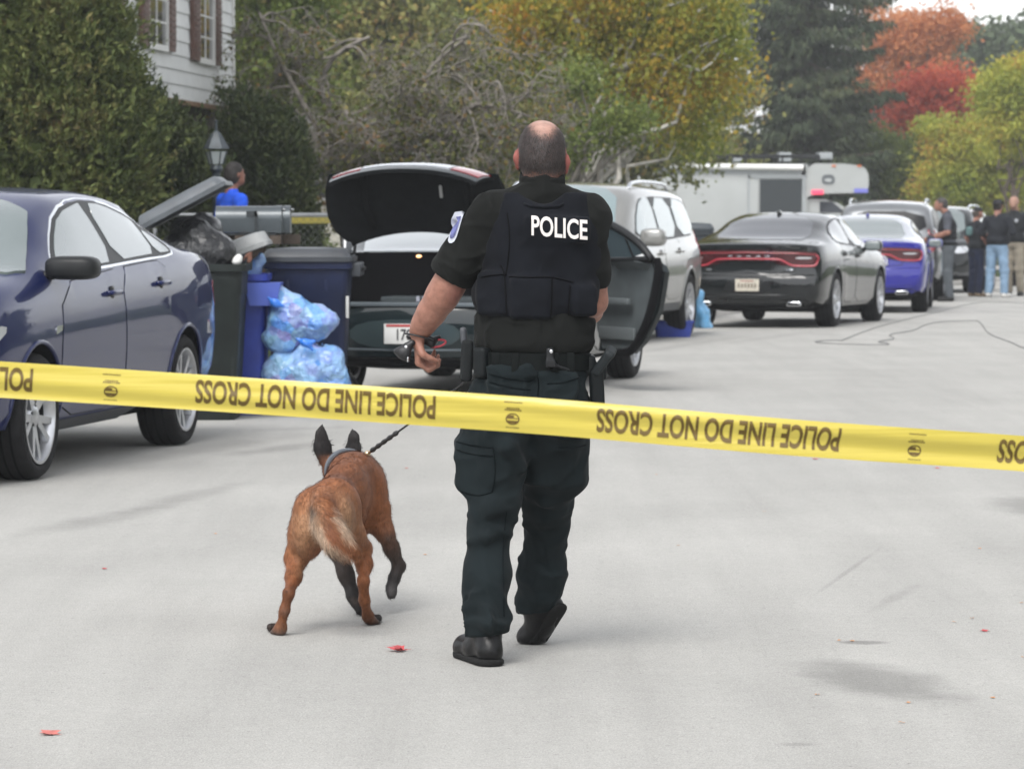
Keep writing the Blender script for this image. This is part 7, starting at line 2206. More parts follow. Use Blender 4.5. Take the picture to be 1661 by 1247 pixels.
    # folds behind the knees and at the hems
    for (x0, y0, x1, y1, dy, rr) in ((762, 800, 835, 842, -.09, .013), (760, 835, 830, 815, -.09, .012), (758, 880, 822, 862, -.11, .010), (757, 985, 822, 1000, -.18, .012), (760, 1008, 822, 1016, -.20, .014), (855, 800, 915, 825, .08, .012), (852, 850, 918, 835, .15, .012), (842, 905, 915, 885, .23, .010), (848, 975, 905, 965, .28, .012), (800, 690, 848, 760, -.10, .010)):
        m_ = o((x0 + x1) / 2, (y0 + y1) / 2, dy - .012)
        r.cone(o(x0, y0, dy + .03), m_, rr * .6, rr, .03).cone(m_, o(x1, y1, dy + .03), rr, rr * .6, .03)
    def clipt(P):
        h1 = o(789, 1029, -.13).z - P[..., 2] + (P[..., 0] - o(789, 1029, -.13).x) * .12
        n1, n2 = np.array(o(871, 985, .36)), np.array(o(867, 1012, .385)); nd = (n2 - n1) / np.linalg.norm(n2 - n1)
        h2 = np.where((P[..., 0] > o(836, 900).x) & (P[..., 2] < .35), (P - n2) @ nd - .012, -1)
        return np.maximum(np.maximum(h1, h2), P[..., 2] - o(860, 572).z)
    otr, TV_, TQ_ = emit(root, 'trousers', r, .0062, M_trous, fold(.006, 1.1, 21, .0085), clipt)
    tb = BVHTree.FromPolygons([Vector(p) for p in TV_], [tuple(int(i) for i in q) for q in TQ_])
    sm_ = MB()
    for pts in ([(740, 716), (765, 722), (800, 726)], [(741, 729), (765, 736), (799, 740)], [(800, 726), (803, 765), (798, 798)], [(748, 797), (775, 803), (798, 798)], [(792, 606), (826, 614), (862, 618)], [(793, 619), (826, 628), (860, 632)], [(888, 622), (915, 620), (940, 612)], [(906, 712), (930, 712), (948, 708)], [(905, 725), (930, 726), (950, 722)], [(872, 602), (873, 630), (869, 668)], [(822, 830), (816, 900), (818, 1000)]):
        P_ = []
        for a, b, _z in [tuple(p) for p in catmull([(x, y, 0) for x, y in pts], 6)]:
            ray = (at(a, b, 12) - Vector((0, 0, CAMH))).normalized()
            p, n, i_, t_ = tb.ray_cast(Vector((0, 0, CAMH)), ray)
            if p is not None: P_.append(p - ray * .0012 - root.location)
        if len(P_) > 3: sm_.tube(P_, .0026, 5)
    sm_.build('seams', pbr('trouser_seam', (0.0045, 0.0070, 0.0082), .9, spec=.1), otr, smooth=True)['kind'] = 'stuff'
    # --- boots
    def boot(heel, toe, ankle, lift):
        b = SDF(.03)
        H, T, A = Vector(heel), Vector(toe), Vector(ankle)
        m = H.lerp(T, .5)
        up = (A - H); 
        b.cone(H, m + (A - m) * .06, .040, .042).cone(m, T, .046, .040, None, None, 'u')
        b.ell(T, (.046, .050, .034)).cone(m.lerp(H, .35) + (A - H) * .25, A, .047, .050)
        b.cone(H + (H - T).normalized() * .008, H + (A - H) * .5, .034, .042)
        return b
    # left boot flat on the road, toe turned out
    g1 = at(794, 1066, D0 - .19); heel = Vector((g1.x, D0 - .175, .045)); toe = Vector((at(762, 1066, D0).x - .008, D0 + .02, .036)); ank = Vector(o(790, 1015, -.13))
    b = boot(heel, toe, ank, 0)
    def cl0(P): return .003 - P[..., 2]
    o1, V1, Q1 = emit(root, 'boot', b, .006, M_boot, lambda P: .002 * vnoise(P * 35, 2), cl0)
    so_ = SDF(.02); so_.cone(Vector((heel.x, heel.y - .004, .013)), Vector((toe.x, toe.y, .013)), .048, .050); 
    Vs, Qs = so_.mesh(.006, None, .02, lambda P: np.maximum(.002 - P[..., 2], P[..., 2] - .024))
    raw('sole', Vs - loc, Qs, M_sole, o1, True)
    # right boot rolling off its toe, heel lifted and swung out
    heel = Vector(o(893, 984, .335)); toe = Vector(o(862, 1033, .40)); ank = Vector(o(870, 985, .37))
    b = SDF(.03)
    m = heel.lerp(toe, .5)
    b.cone(heel, m, .040, .046).cone(m, toe, .046, .042).ell(toe, (.046, .045, .040)).cone(heel.lerp(ank, .5), ank + Vector((0, 0, .05)), .046, .05).cone(heel, ank, .040, .046)
    o2, V2, Q2 = emit(root, 'boot', b, .006, M_boot, lambda P: .002 * vnoise(P * 35, 7), cl0)
    dn = (toe - heel).normalized(); nn = Vector((.55, -.55, -.35)); nn = (nn - dn * nn.dot(dn)).normalized()
    so_ = SDF(.015); so_.cone(heel + nn * .034 - dn * .01, toe + nn * .032 + dn * .01, .040, .043, None, None, 'u', ((nn.x, nn.y, nn.z), .36))
    Vs, Qs = so_.mesh(.006, None, .03, cl0); raw('sole', Vs - loc, Qs, M_sole, o2, True)
    # --- belt and what hangs on it
    bc = o(863, 585)
    belt = ring_band(root, 'belt', bc, .185, .136, o(863, 599).z, o(863, 570).z, .010, M_belt, None, -.004)
    kp = MB()
    for a in (-2.2, -1.85, -1.2, -.9): kp.box((bc.x + .201 * math.cos(a) - loc[0], bc.y + .147 * math.sin(a) - loc[1], bc.z), (.026, .012, .064), 0, Matrix.Rotation(0, 4, 'Z'), .004)
    kp.build('belt_keepers', M_belt, belt, auto=AUTO)['kind'] = 'stuff'
    def gear(name, c, hx, rot, mat, k=.012, noise=None):
        g = SDF(.01); g.box(c, hx, k, None, None, 'u', rot)
        return emit(root, name, g, .006, mat, noise, None, None, belt)[0]
    hol = gear('holster', o(968, 630, .0), (.024, .050, .072), (.05, -.05, 0), M_kydex)
    g = SDF(.01); g.box(o(952, 592, .0), (.028, .045, .034), .010).box(o(975, 602, -.01), (.018, .03, .03), .010)
    emit(root, 'holster_mount', g, .006, M_kydex, None, None, None, hol)
    g = SDF(.008); g.box(o(978, 588, -.045), (.0155, .030, .046), .007, None, None, 'u', (.35, .62, 0)).box(o(991, 570, -.055), (.017, .032, .009), .005, None, None, 'u', (.35, .62, 0))
    emit(root, 'pistol_grip', g, .005, pbr('grip_grey', (0.016, 0.020, 0.022), .6, spec=.25), None, None, None, hol)
    gear('radio', o(757, 585, .02), (.020, .026, .070), (0, .05, 0), pbr('pouch_grey', (0.012, 0.014, 0.015), .7, spec=.2), .010)
    gear('pouch', o(752, 545, .02), (.011, .016, .030), (0, -.1, 0), pbr('pouch_grey2', (0.06, 0.065, 0.075), .5), .006)
    gear('pouch', o(782, 588, -.08), (.026, .022, .050), (0, 0, -.8), M_kydex, .010)
    cl_ = SDF(.008); cl_.box(o(892, 575, -.158), (.012, .010, .022), .004).box(o(893, 590, -.158), (.016, .010, .012), .004).cone(o(900, 592, -.158), o(924, 600, -.145), .005, .004)
    emit(root, 'belt_clip', cl_, .004, pbr('clip_grey', (0.014, 0.015, 0.017), .35, .3), None, None, None, belt)
    kk = MB(); kk.ell(o(894, 570, -.172) - root.location, (.006, .004, .007)); kk.build('clip_stud', M_chrome, belt, smooth=True)
    # --- gear in the lowered hand: dark strap bundle with a red cord
    hpos = o(683, 562, .14)
    hg = thing('strap_bundle', 'dark strap bundle with a red cord in the lowered hand of the walking officer', 'strap', hpos)
    q = SDF(.012)
    q.cone(o(664, 546, .125), o(700, 556, .125), .010, .013).cone(o(700, 556, .125), o(712, 548, .14), .013, .010).cone(o(668, 556, .10), o(654, 574, .10), .012, .016).cone(o(654, 574, .10), o(662, 586, .10), .010, .006).cone(o(660, 562, .10), o(643, 570, .11), .012, .010)
    q.ell(o(690, 548, .115), (.022, .016, .012)).ell(o(656, 573, .10), (.022, .018, .020))
    emit(hg, 'strap_body', q, .005, pbr('strap_black', (0.012, 0.012, 0.014), .45), lambda P: .003 * vnoise(P * 50, 3))
    mcl = MB(); mcl.ell(o(659, 563, .088) - hpos, (.007, .006, .007)); mcl.tube([o(661, 575, .09) - hpos, o(662, 587, .09) - hpos], .004, 6); mcl.build('metal_clip', M_chrome, hg, smooth=True)
    rc = MB(); rc.tube(catmull([p - hpos for p in (o(700, 563, .13), o(712, 562, .12), o(722, 557, .115), o(721, 552, .12), o(708, 551, .13))], 5), .0038, 6); rc.build('red_cord', pbr('cord_red', (0.45, 0.05, 0.07), .5), hg, smooth=True)
    wr = MB(); wr.tube(catmull([p - hpos for p in (o(657, 541, .11), o(670, 543, .088), o(690, 548, .09), o(702, 552, .11))], 4), .006, 6, flat=.5); wr.build('wrist_loop', pbr('strap_black', (0.012, 0.012, 0.014), .45), hg, smooth=True)
    return o(893, 507, .31)
GRIP = officer()

# ------------------------------------------------------------------ dog
def dog():
    D = at
    base = (D(545, 1010, 12.7).x, 12.7, 0)
    root = thing('dog', 'rust brown shepherd dog with black ears trotting away on a leash', 'dog', base)
    RUST, DK, CRM, BLK, SOOT = (.245, .088, .034), (.105, .040, .020), (.36, .225, .135), (.016, .014, .014), (.05, .036, .030)
    s = SDF(.042)
    # trunk: croup, loin, deep chest, withers
    s.ell(D(532, 826, 12.50), (.080, .13, .088), .09, RUST).ell(D(550, 804, 12.68), (.066, .18, .078), .10, RUST)
    s.ell(D(567, 797, 12.90), (.080, .20, .118), .10, RUST).ell(D(578, 817, 13.08), (.076, .15, .130), .10, RUST)
    s.ell(D(576, 768, 13.08), (.075, .15, .065), .10, DK)
    s.ell(D(552, 846, 12.80), (.072, .16, .06), .05, RUST)
    # neck and head carried low
    s.cone(D(573, 774, 13.10), D(556, 764, 13.32), .064, .054, .05, RUST)
    s.ell(D(550, 761, 13.38), (.066, .095, .060), .03, RUST).ell(D(548, 749, 13.40), (.036, .05, .022), .02, (.30, .15, .10)).cone(D(549, 770, 13.46), D(546, 790, 13.58), .046, .034, .03, DK).ell(D(545, 795, 13.58), (.022, .02, .018), .01, BLK)
    # ears: tall, cupped, pointed
    for (bx, by, tx, ty, lean) in ((528, 748, 521, 684, -1), (571, 748, 572, 691, 1)):
        e = lambda k: D(bx + (tx - bx) * k + lean * 2.5 * math.sin(PI * k), by + (ty - by) * k, 13.34)
        for k0, k1, r0, r1 in ((0, .35, .027, .0315), (.35, .68, .0315, .024), (.68, 1.0, .024, .004)):
            s.cone(e(k0), e(k1), r0, r1, .010, BLK, 'u', ((.25 * lean, 1, 0), .36))
    # hind legs: thigh, stifle forward, hock back, shank, paw
    s.ell(D(500, 852, 12.50), (.062, .115, .122), None, RUST).ell(D(560, 850, 12.56), (.058, .115, .118), None, RUST)
    s.ell(D(522, 845, 12.40), (.040, .045, .070), .04, CRM).ell(D(553, 838, 12.43), (.036, .045, .060), .04, CRM)
    s.chain([D(495, 870, 12.52), D(481, 905, 12.55), D(476, 935, 12.46), D(468, 962, 12.36)], [.062, .038, .025, .0185], .03, RUST)
    s.chain([D(468, 960, 12.35), D(461, 990, 12.365), D(455, 1018, 12.385)], [.021, .0165, .0165], .02, [DK, RUST])
    s.cone(D(455, 1020, 12.385), D(448, 1030, 12.45), .021, .022, .02, (.12, .06, .035)).ell(D(447, 1034, 12.45), (.030, .040, .016), .012, (.06, .045, .038))
    s.chain([D(569, 870, 12.58), D(586, 890, 12.66), D(591, 915, 12.62), D(590, 942, 12.56)], [.055, .037, .026, .0195], .03, RUST)
    s.chain([D(590, 942, 12.555), D(591, 972, 12.60), D(597, 998, 12.66)], [.022, .0175, .0175], .02, RUST)
    s.cone(D(597, 1000, 12.66), D(604, 1011, 12.71), .021, .022, .02, SOOT).ell(D(605, 1014, 12.72), (.030, .040, .016), .012, BLK)
    # left fore leg reaching under, dark; right fore leg lifted and folded at the wrist
    s.chain([D(545, 862, 13.02), D(547, 890, 13.02), D(560, 930, 13.0), D(575, 968, 12.97), D(583, 990, 12.96)], [.050, .036, .026, .020, .019], .03, [SOOT, SOOT, BLK, BLK])
    s.ell(D(587, 1003, 12.99), (.026, .036, .016), .015, BLK)
    s.ell(D(610, 812, 13.04), (.044, .085, .105), .04, RUST)
    s.chain([D(614, 830, 13.04), D(624, 862, 13.02), D(636, 890, 13.05), D(647, 918, 13.07)], [.046, .033, .025, .021], .03, [RUST, SOOT, SOOT])
    s.chain([D(647, 918, 13.07), D(640, 937, 13.05), D(634, 952, 13.03)], [.025, .021, .020], .015, BLK)
    s.ell(D(636, 958, 13.02), (.022, .018, .032), .015, BLK)
    for dx in (-7, -2, 4, 8): s.ell(D(634 + dx * .7, 966 - abs(dx) * .5, 13.01), (.008, .010, .014), .008, BLK)
    for (cx, cy, dd) in ((447, 1036, 12.48), (605, 1015, 12.755), (587, 1004, 13.02)):
        for dx in (-.021, -.007, .007, .021):
            q = D(cx, cy, dd); s.ell((q.x + dx, q.y + .018 - abs(dx) * .5, .016), (.0095, .016, .013), .008, BLK)
    # tail, bushy, hanging and swung to the right
    tp = [D(524, 806, 12.42), D(524, 830, 12.31), D(531, 855, 12.25), D(545, 876, 12.22), D(562, 889, 12.22), D(578, 894, 12.23)]
    s.chain(tp, [.036, .042, .050, .050, .038, .018], .018, RUST)
    def fur(P): return .0015 * vnoise(P * np.array([70, 30, 45]), 5) + .004 * vnoise(P * 12, 8) + .001 * vnoise(P * np.array([130, 60, 90]), 6)
    def clip(P): return .002 - P[..., 2]
    V, Q = s.mesh(.0065, fur, .03, clip)
    C = s.colour(V, RUST, .022)
    px, py = topx(V)
    n1 = vnoise(V * 14, 3); n2 = vnoise(V * np.array([60, 25, 60]), 4)
    def blend(m, c):
        nonlocal C
        m = np.clip(m, 0, 1)[:, None]; C = C * (1 - m) + np.array(c) * m
    dep = V[:, 1]
    blend(np.where((dep < 12.72) & (V[:, 2] > .26), .75 * np.exp(-((px - 483) / 20) ** 2 - ((py - 860) / 45) ** 2) + .6 * np.exp(-((px - 585) / 18) ** 2 - ((py - 850) / 40) ** 2), 0) * (1 + .25 * n1), (.33, .155, .072))
    blend(np.where(dep > 12.55, .7 * np.exp(-((py - 770 - 12 * n1) / 16) ** 2) * np.exp(-((px - 560) / 45) ** 2), 0), DK)
    # sooty back, pale haunches, cream under the tail, dark wrists
    blend(.45 * np.exp(-((px - (535 + (dep - 12.4) * 55)) / 26) ** 2) * sm(.50, .60, V[:, 2]) * (1 + .6 * n1), DK)
    trunk = (V[:, 2] > .30) & (dep < 12.62)
    blend(np.where(trunk, .75 * np.exp(-((px - 512) / 15) ** 2 - ((py - 850) / 30) ** 2), 0) * (1 + .3 * n1), CRM)
    blend(np.where(trunk, .55 * np.exp(-((px - 560) / 12) ** 2 - ((py - 850) / 26) ** 2), 0), CRM)
    blend(np.where((dep < 12.75) & (V[:, 2] > .2) & (V[:, 2] < .42), .35 * np.exp(-((px - 490) / 12) ** 2), 0), CRM)
    # tail: rust along the top side, cream below on both edges
    T0 = np.array([t[:] for t in tp]); best = np.full(len(V), 9.0); sidev = np.zeros(len(V)); par = np.zeros(len(V))
    for i in range(len(T0) - 1):
        a, b = T0[i], T0[i + 1]; ab = b - a; t = np.clip((V - a) @ ab / (ab @ ab), 0, 1); dd = V - a - t[:, None] * ab; L = np.linalg.norm(dd, axis=1)
        u = np.where(L < best)[0]; best[u] = L[u]; sidev[u] = (dd[u, 0] * ab[2] - dd[u, 2] * ab[0]) / np.linalg.norm(ab); par[u] = i + t[u]
    tail = (best < .064) & (dep < 12.36)
    edge = np.abs(sidev + .006) + .006 * n2
    blend(np.where(tail & (par > .9), .9 * sm(.012, .030, edge) * (1 - sm(3.6, 4.6, par)), 0), (.50, .37, .27))
    blend(np.where(tail, .6 * (1 - sm(.006, .02, edge)) * sm(1.2, 2.5, par), 0), (.17, .06, .028))
    blend(np.where(tail, sm(4.3, 5.0, par) * .5, 0), (.33, .15, .07))
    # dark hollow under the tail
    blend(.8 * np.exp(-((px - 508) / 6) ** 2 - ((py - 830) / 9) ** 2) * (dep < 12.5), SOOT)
    # grey elbow patch on the lifted leg, pale wrists
    blend(.45 * np.exp(-((px - 630) / 8) ** 2 - ((py - 872) / 8) ** 2) * (dep > 12.9), (.10, .09, .085))
    for (cx, cy) in ((463, 992), (556, 905), (576, 975)): blend(.3 * np.exp(-((px - cx) / 7) ** 2 - ((py - cy) / 6) ** 2), (.20, .15, .13))
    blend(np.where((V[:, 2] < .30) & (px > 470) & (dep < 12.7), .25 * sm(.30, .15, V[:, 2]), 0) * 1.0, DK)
    # pale pads of the lifted paw
    blend(.85 * np.exp(-((px - 634) / 9) ** 2 - ((py - 960) / 11) ** 2) * (dep > 12.9) * (.6 + .6 * n1), (.20, .19, .19))
    blend(.5 * np.exp(-((py - 1030) / 8) ** 2) * (V[:, 2] < .05) * (dep < 12.5), (.12, .11, .105))
    blend(np.where((dep > 13.29) & (py < 742) & ((np.abs(px - 520) < 20) | (np.abs(px - 573) < 17)), sm(742, 732, py), 0), BLK)
    C = np.clip(C * (1 + .12 * n2[:, None] + .10 * n1[:, None]), .004, 1)
    W = V - np.array(base)
    M_fur = vcol('dog_coat', .62, .16, 120, .35, 260, .28, (1.5, .35, .6), 0, .003)
    raw('body', W, Q, M_fur, root, True, None, C)
    # coat: short hairs lying back along the body
    rng = np.random.default_rng(9)
    fn = np.cross(V[Q[:, 1]] - V[Q[:, 0]], V[Q[:, 3]] - V[Q[:, 0]]); N = np.zeros_like(V)
    for k in range(4): np.add.at(N, Q[:, k], fn)
    N = unit(N)
    n = 34000
    ok = np.where(V[:, 2] < .625)[0]; pk = rng.choice(ok, n)
    P = V[pk] + rng.normal(size=(n, 3)) * .002; Nn = N[pk]
    fl = np.tile([0.0, -1.0, -.55], (n, 1)); low = V[pk][:, 2] < .33; fl[low] = (0, -.15, -1)
    tl = tail[pk]; fl[tl] = (.45, -.2, -.85)
    fl = fl + .28 * rng.normal(size=(n, 3)); fl = unit(fl - Nn * (fl * Nn).sum(1, keepdims=True))
    L = rng.uniform(.010, .018, (n, 1)) * np.where(tl, 2.3, 1.0)[:, None] * np.where(V[pk][:, 2] < .2, .55, 1.0)[:, None]
    sd = np.cross(Nn, fl) * .0008
    a = P; b = P + fl * L + Nn * L * .20
    HV = np.stack([a - sd, a + sd, b + sd * .35, b - sd * .35], 1).reshape(-1, 3) - np.array(base)
    HC = np.repeat(C[pk] * rng.uniform(.42, 1.32, (n, 1)), 4, 0)
    raw('coat_hair', HV, np.arange(4 * n).reshape(n, 4), M_fur, root, False, None, HC)
    # collar with buckle ring and tags
    c0, c1 = np.array(D(567, 768, 13.14)), np.array(D(560, 761, 13.24))
    ax = Vector(c1 - c0).normalized(); u = ax.orthogonal().normalized(); w = ax.cross(u); cc = Vector((c0 + c1) / 2)
    m = MB(); G = []
    for (rr, h) in ((.074, -.019), (.085, -.017), (.085, .017), (.074, .019), (.074, -.019)):
        G.append([cc + u * rr * math.cos(2 * PI * i / 36) + w * rr * math.sin(2 * PI * i / 36) + ax * h - Vector(base) for i in range(36)])
    m.grid(G, 0, closed_u=True)
    col = m.build('collar', pbr('collar_grey', (0.085, 0.095, 0.11), .6, var=.2, vscale=20), root, auto=R(40))
    e = MB(); rp = D(587, 742, 13.08)
    e.lathe([(.014, -.003), (.018, 0), (.014, .003), (.011, 0)], 16, 'Z', 0, Matrix.Translation(rp - Vector(base)) @ Matrix.Rotation(R(70), 4, 'X'), closed=True)
    e.build('collar_ring', M_chrome, col, smooth=True)
    e = MB(); e.tube([D(587, 752, 13.04) - Vector(base), D(591, 762, 13.03) - Vector(base)], .008, 8, flat=.4); e.build('buckle', M_chrome, col, smooth=True)
    e = MB(); e.box((0, 0, 0), (.026, .006, .012), 0, Matrix.Translation(D(546, 749, 13.10) + Vector((0, -.012, .006)) - Vector(base)) @ Matrix.Rotation(-.35, 4, 'Y'), .002); e.build('name_tag', pbr('tag_pale', (.45, .45, .45), .5), col, auto=AUTO)
    return rp
RING = dog()
def leash():
    p0, p1 = RING, GRIP
    root = thing('leash', 'thin black leash running from the dog collar up to the hand of the walking officer', 'leash', p0)
    L = lambda t, sag=.012: p0.lerp(p1, t) + Vector((0, 0, -sag * math.sin(PI * t))) - p0
    m = MB(); m.tube([L(t) for t in np.linspace(.05, 1.0, 24)], .0042, 6); m.build('strap', pbr('leash_black', (0.020, 0.021, 0.022), .6), root, smooth=True)
    m = MB(); ts = np.linspace(.055, .20, 16); m.tube([L(t) for t in ts], [.008 + .0022 * math.sin(i * 1.9) for i in range(16)], 8); m.build('braided_sleeve', pbr('leash_black', (0.02, 0.021, 0.022), .6), root, smooth=True)
    m = MB(); m.tube([L(0.0), L(.02)], .0065, 8); m.ell(L(.032), (.012, .012, .012)); m.tube([L(.035), L(.06)], .006, 8)
    m.build('snap_hook', pbr('brass', (0.62, 0.50, 0.33), .3, .9), root, smooth=True)
leash()

# ------------------------------------------------------------------ smaller figures farther off
def figure(label, foot_px, H, face, top, legs, shoe, skin=(.30, .15, .11), hair=(.02, .017, .015), hat=None, arms=None, sleeve='short', vest=None, h=.014, bald=False, extra=None, lean=0.0, beard=None, ground=None, stance=.10, belly=0.0, d=None, turn=0.0, nod=0.0, bulk=1.1, longhair=False):
    """standing person about H tall; local +y is where the person faces, turned by `face` degrees about z"""
    if d is None: g = gp(*foot_px)
    else: g = at(foot_px[0], foot_px[1], d); g.z = ground
    root = thing('person', label, 'person', g, R(face))
    k = H / 1.78
    def em(name, s, mat, noise=None, clip=None, col=None, parent=None, hh=None):
        V, Q = s.mesh(hh or h, noise, .03, clip)
        c = s.colour(V, col, .01) if col is not None else None
        return raw(name, V * 1.0, Q, mat, parent or root, True, None, c)
    P = lambda x, y, z: np.array((x * k, y * k, z * k))
    hd = P(0, .03 + lean + nod * .04, 1.655 - nod * .02)
    b = SDF(.03)
    b.ell(hd + P(0, .0, .02), np.array((.074, .094, .088)) * k, None, skin).ell(hd + P(0, .05, -.05), np.array((.055, .055, .06)) * k, None, skin if beard is None else beard).cone(hd + P(0, -.02, -.06), P(0, lean * .6 - .01, 1.47), .056 * k, .062 * k, None, skin)
    b.ell(hd + P(0, .098, -.005), np.array((.013, .02, .02)) * k, .012, skin)
    for sx in (-1, 1): b.ell(hd + P(sx * .077, -.005, -.005), np.array((.010, .02, .03)) * k, .01, skin)
    arms = arms or [((-.25, -.02, 1.18), (-.27, .06, .93), (0, .1, -1), (1, 0, 0)), ((.25, -.02, 1.18), (.27, .06, .93), (0, .1, -1), (-1, 0, 0))]
    sh = [P(-.185, lean * .5, 1.41), P(.185, lean * .5, 1.41)]
    t = SDF(.05)
    t.ell(P(0, lean * .4, 1.25), np.array((.185, .125, .21)) * k).ell(P(0, .01 + belly * .3, 1.03), np.array((.175 + belly * .2, .125 + belly * .5, .14)) * k).cone(sh[0] + P(.03, 0, 0), sh[1] - P(.03, 0, 0), .066 * k).cone(P(0, lean * .5, 1.42), P(0, lean * .6, 1.49), .075 * k, .066 * k)
    for i, (el, wr, f, n) in enumerate(arms):
        el, wr = P(*el), P(*wr)
        b.chain([sh[i], el, el + (wr - el) * .45, wr], [.05 * k, .044 * k, .042 * k, .028 * k], .03, skin)
        hand(b, wr, f, n, 1 if i == 0 else -1, k, (.55, .6, .65, .7), .4, skin)
        e2 = sh[i] + (el - sh[i]) * (.78 if sleeve == 'short' else 1.0)
        t.cone(sh[i], e2, .064 * k, .060 * k, .04)
        if sleeve == 'long': t.cone(el, wr - (wr - el) * .06, .058 * k, .040 * k, .03)
    em('body', b, M_skin, None, None, skin, None, h * .8)
    fold = lambda A: A + .008 * np.abs(vnoise(A * np.array([10, 10, 16]), 4)) * 0
    nz = lambda A: .007 * (np.abs(vnoise(A * np.array([11, 11, 18]), 4)) - .3)
    em('shirt', t, top, nz, lambda A: P(0, 0, .93)[2] - A[..., 2])
    l = SDF(.05)
    l.ell(P(0, .0, .93), np.array((.172, .128, .12)) * k)
    for sx in (-1, 1): l.chain([P(sx * .09, 0, .86), P(sx * stance, .015, .48), P(sx * (stance + .015), -.02, .10)], [.098 * k, .074 * k, .066 * k], .04)
    em('trousers', l, legs, lambda A: .010 * (np.abs(vnoise(A * np.array([10, 10, 17]), 7)) - .3), lambda A: np.maximum(P(0, 0, .055)[2] - A[..., 2], A[..., 2] - P(0, 0, 1.0)[2]))
    for sx in (-1, 1):
        q = SDF(.03); q.cone(P(sx * (stance + .015), -.05, .04), P(sx * (stance + .05), .13, .035), .042 * k, .042 * k).cone(P(sx * (stance + .015), -.03, .05), P(sx * (stance + .015), -.02, .13), .045 * k, .045 * k)
        em('shoe', q, shoe, None, lambda A: .002 - A[..., 2])
    if not bald:
        q = SDF(.03); q.ell(hd + P(0, -.012, .034), np.array((.080, .098, .088)) * k).ell(hd + P(0, -.05, -.03), np.array((.066, .055, .06)) * k)
        q.ell(hd + P(0, .085, -.03), np.array((.09, .075, .085)) * k, .02, None, 's')
        if longhair: q.ell(hd + P(0, -.035, -.03), np.array((.085, .075, .085)) * k)
        em('hair', q, pbr('hair_%d' % int(hair[0] * 1000), hair, .7, var=.3, vscale=60), lambda A: .006 * vnoise(A * 40, 3), None, None, None, h * .8)
    if hat:
        q = SDF(.02); q.ell(hd + P(0, -.005, .055), np.array((.084, .102, .068)) * k); cy = hd + P(0, 0, .03)
        hm, fm = hat[0], hat[1]
        em('cap', q, hm, None, lambda A: cy[2] - A[..., 2], None, None, h * .7)
        q = SDF(.01); by = hat[2] if len(hat) > 2 else 1
        q.ell(hd + P(0, by * .125, .040), np.array((.062, .060, .010)) * k); em('cap_brim', q, fm, None, None, None, None, h * .6)
    if vest:
        q = SDF(.05); q.ell(P(0, lean * .4, 1.25), np.array((.200, .148, .19)) * k).ell(P(0, lean * .3, 1.10), np.array((.196, .150, .12)) * k).cone(P(-.10, lean * .5, 1.40), P(.10, lean * .5, 1.40), .078 * k)
        q.ell(P(0, lean * .6, 1.50), np.array((.085, .3, .085)) * k, .02, None, 's')
        for i in (0, 1): q.cone(sh[i] + (P(-.03, 0, 0) if i == 0 else P(.03, 0, 0)), P(*arms[i][0]), .078 * k, .066 * k, .02, None, 's')
        em('vest', q, vest, nz, lambda A: P(0, 0, 1.02)[2] - A[..., 2])
    root.scale = (bulk, bulk, 1)
    bl = ring = MB(); G = []
    for (kk, z) in ((0, .955), (.012, .958), (.012, .992), (0, .995), (0, .955)): G.append([P((.172 + kk) * math.cos(2 * PI * i / 24), (.130 + kk) * math.sin(2 * PI * i / 24), z) for i in range(24)])
    bl.grid(G, 0, closed_u=True); bl.build('belt', M_belt, root, auto=R(50))
    if extra: extra(root, P)
    return root
def C_(name, col, **k): return pbr(name, col, .85, var=.2, vscale=8, spec=.25, **k)
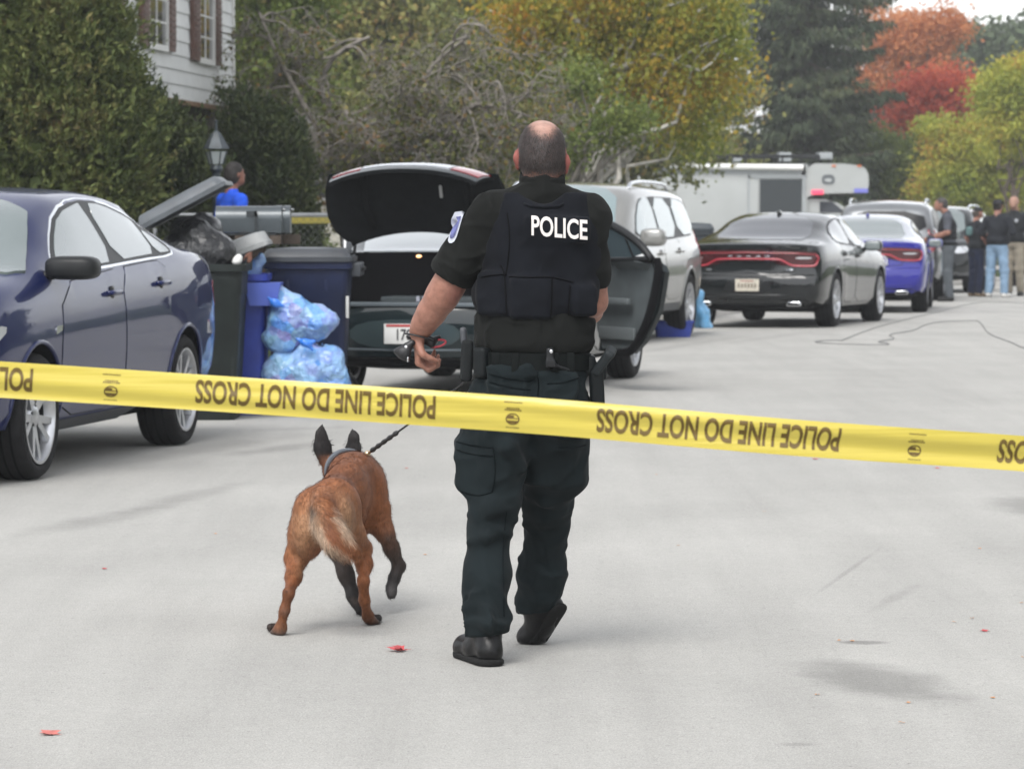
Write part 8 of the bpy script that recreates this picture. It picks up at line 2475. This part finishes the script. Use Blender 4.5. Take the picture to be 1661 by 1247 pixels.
def people():
    p = at(376, 500, 34.4)
    figure('person in a bright blue t-shirt standing behind the mailboxes, back turned', (377, 500), 1.79, -58, C_('tee_blue', (.018, .090, .62)), C_('jeans_dark', (.02, .025, .04)), C_('shoe_grey', (.2, .2, .2)), hair=(.014, .011, .010), d=34.4, ground=lawn_z(p.x, 34.4) - .01, h=.012, skin=(.26, .12, .085), longhair=True, bulk=.98)
    # officer with bent head in profile, grey sleeves and a dark vest
    def pad(root, P):
        m = MB(); m.tube([P(-.19, .24, 1.06), P(-.13, .30, 1.08)], .055, 8); m.build('arm_pad', C_('pad_slate', (.05, .058, .07)), root, smooth=True)
    figure('officer in profile with bent head, grey sleeves and dark vest beside the grey sport utility', (1538, 489), 1.82, 84, C_('tee_grey', (.07, .075, .09)), C_('trousers_grey', (.075, .085, .095)), C_('boot_dark', (.02, .02, .02)), hair=(.045, .040, .038), lean=.05, nod=1.0, vest=C_('vest_dark', (.014, .015, .018)),
           arms=[((-.25, .02, 1.17), (-.12, .26, 1.06), (.6, .8, -.1), (0, 0, -1)), ((.25, .02, 1.17), (.12, .26, 1.08), (-.6, .8, -.1), (0, 0, -1))], extra=pad)
    def patch2(root, P):
        m = MB(); m.ell(P(-.03, -.135, 1.30), (.085, .02, .085), 0, None, .6); m.build('back_print', C_('print_teal', (.10, .17, .17)), root, smooth=True)
    figure('shorter officer in a black t-shirt, dark trousers and a white and black cap', (1583, 481), 1.66, -62, C_('tee_black', (.016, .018, .022)), C_('trousers_navy', (.012, .017, .040)), C_('shoe_brown', (.16, .12, .08)), hair=(.06, .045, .035), hat=(C_('cap_black', (.02, .02, .024)), C_('cap_white', (.62, .60, .60)), -1), belly=.1,
           arms=[((-.26, -.02, 1.17), (-.24, .10, .94), (.1, .5, -.9), (1, 0, 0)), ((.26, -.02, 1.17), (.24, .14, .95), (-.1, .5, -.9), (-1, 0, 0))], extra=patch2)
    def patch3(root, P):
        m = MB(); m.ell(P(-.235, -.02, 1.33), (.025, .045, .05), 0, None, .7); m.build('shoulder_patch', C_('patch_grey', (.12, .12, .15)), root, smooth=True)
    figure('tall bearded officer in a black long sleeved top and light blue jeans', (1617, 482), 1.80, -28, C_('top_black', (.013, .015, .020)), C_('jeans_light', (.20, .30, .42)), C_('sneaker_white', (.55, .54, .52)), hair=(.02, .015, .012), hat=(C_('cap_black', (.02, .02, .024)), C_('cap_black', (.02, .02, .024)), -1), sleeve='long', beard=(.06, .035, .025), stance=.12, belly=.12,
           arms=[((-.29, -.05, 1.17), (-.14, .17, 1.06), (.8, .6, .1), (0, 0, -1)), ((.29, -.05, 1.17), (.20, .20, 1.16), (-.3, .8, .4), (-1, 0, 0))], extra=patch3)
    def badge(root, P):
        m = MB(); m.ell(P(-.09, .155, 1.33), (.03, .012, .035), 0, None, .7); m.build('badge', pbr('badge_silver', (.45, .47, .5), .4, .5), root, smooth=True)
    figure('bald officer in a dark jacket and khaki trousers at the right end of the group', (1645, 480), 1.88, 150, C_('jacket_dark', (.016, .018, .021)), C_('khaki', (.27, .24, .19)), C_('shoe_dark', (.03, .03, .03)), bald=True, sleeve='long', skin=(.34, .20, .15), stance=.09, extra=badge)
people()
for _m in (M_shirt, M_vest, M_trous):
    _m.node_tree.nodes['Principled BSDF'].inputs['Sheen Weight'].default_value = .03
# ------------------------------------------------------------------ the damp air of the day
def haze():
    m = MB(); m.box((0, 870, 15), (3100, 1900, 36))
    mt = bpy.data.materials.new('haze'); mt.use_nodes = True; nt = mt.node_tree; nt.nodes.clear()
    out = nt.nodes.new('ShaderNodeOutputMaterial'); v = nt.nodes.new('ShaderNodeVolumePrincipled')
    v.inputs['Color'].default_value = (.93, .95, .97, 1); v.inputs['Density'].default_value = HAZE; v.inputs['Anisotropy'].default_value = .2
    nt.links.new(v.outputs[0], out.inputs['Volume'])
    o = m.build('haze', mt, None); tag(o, kind='stuff')
HAZE = 0.0009
haze()
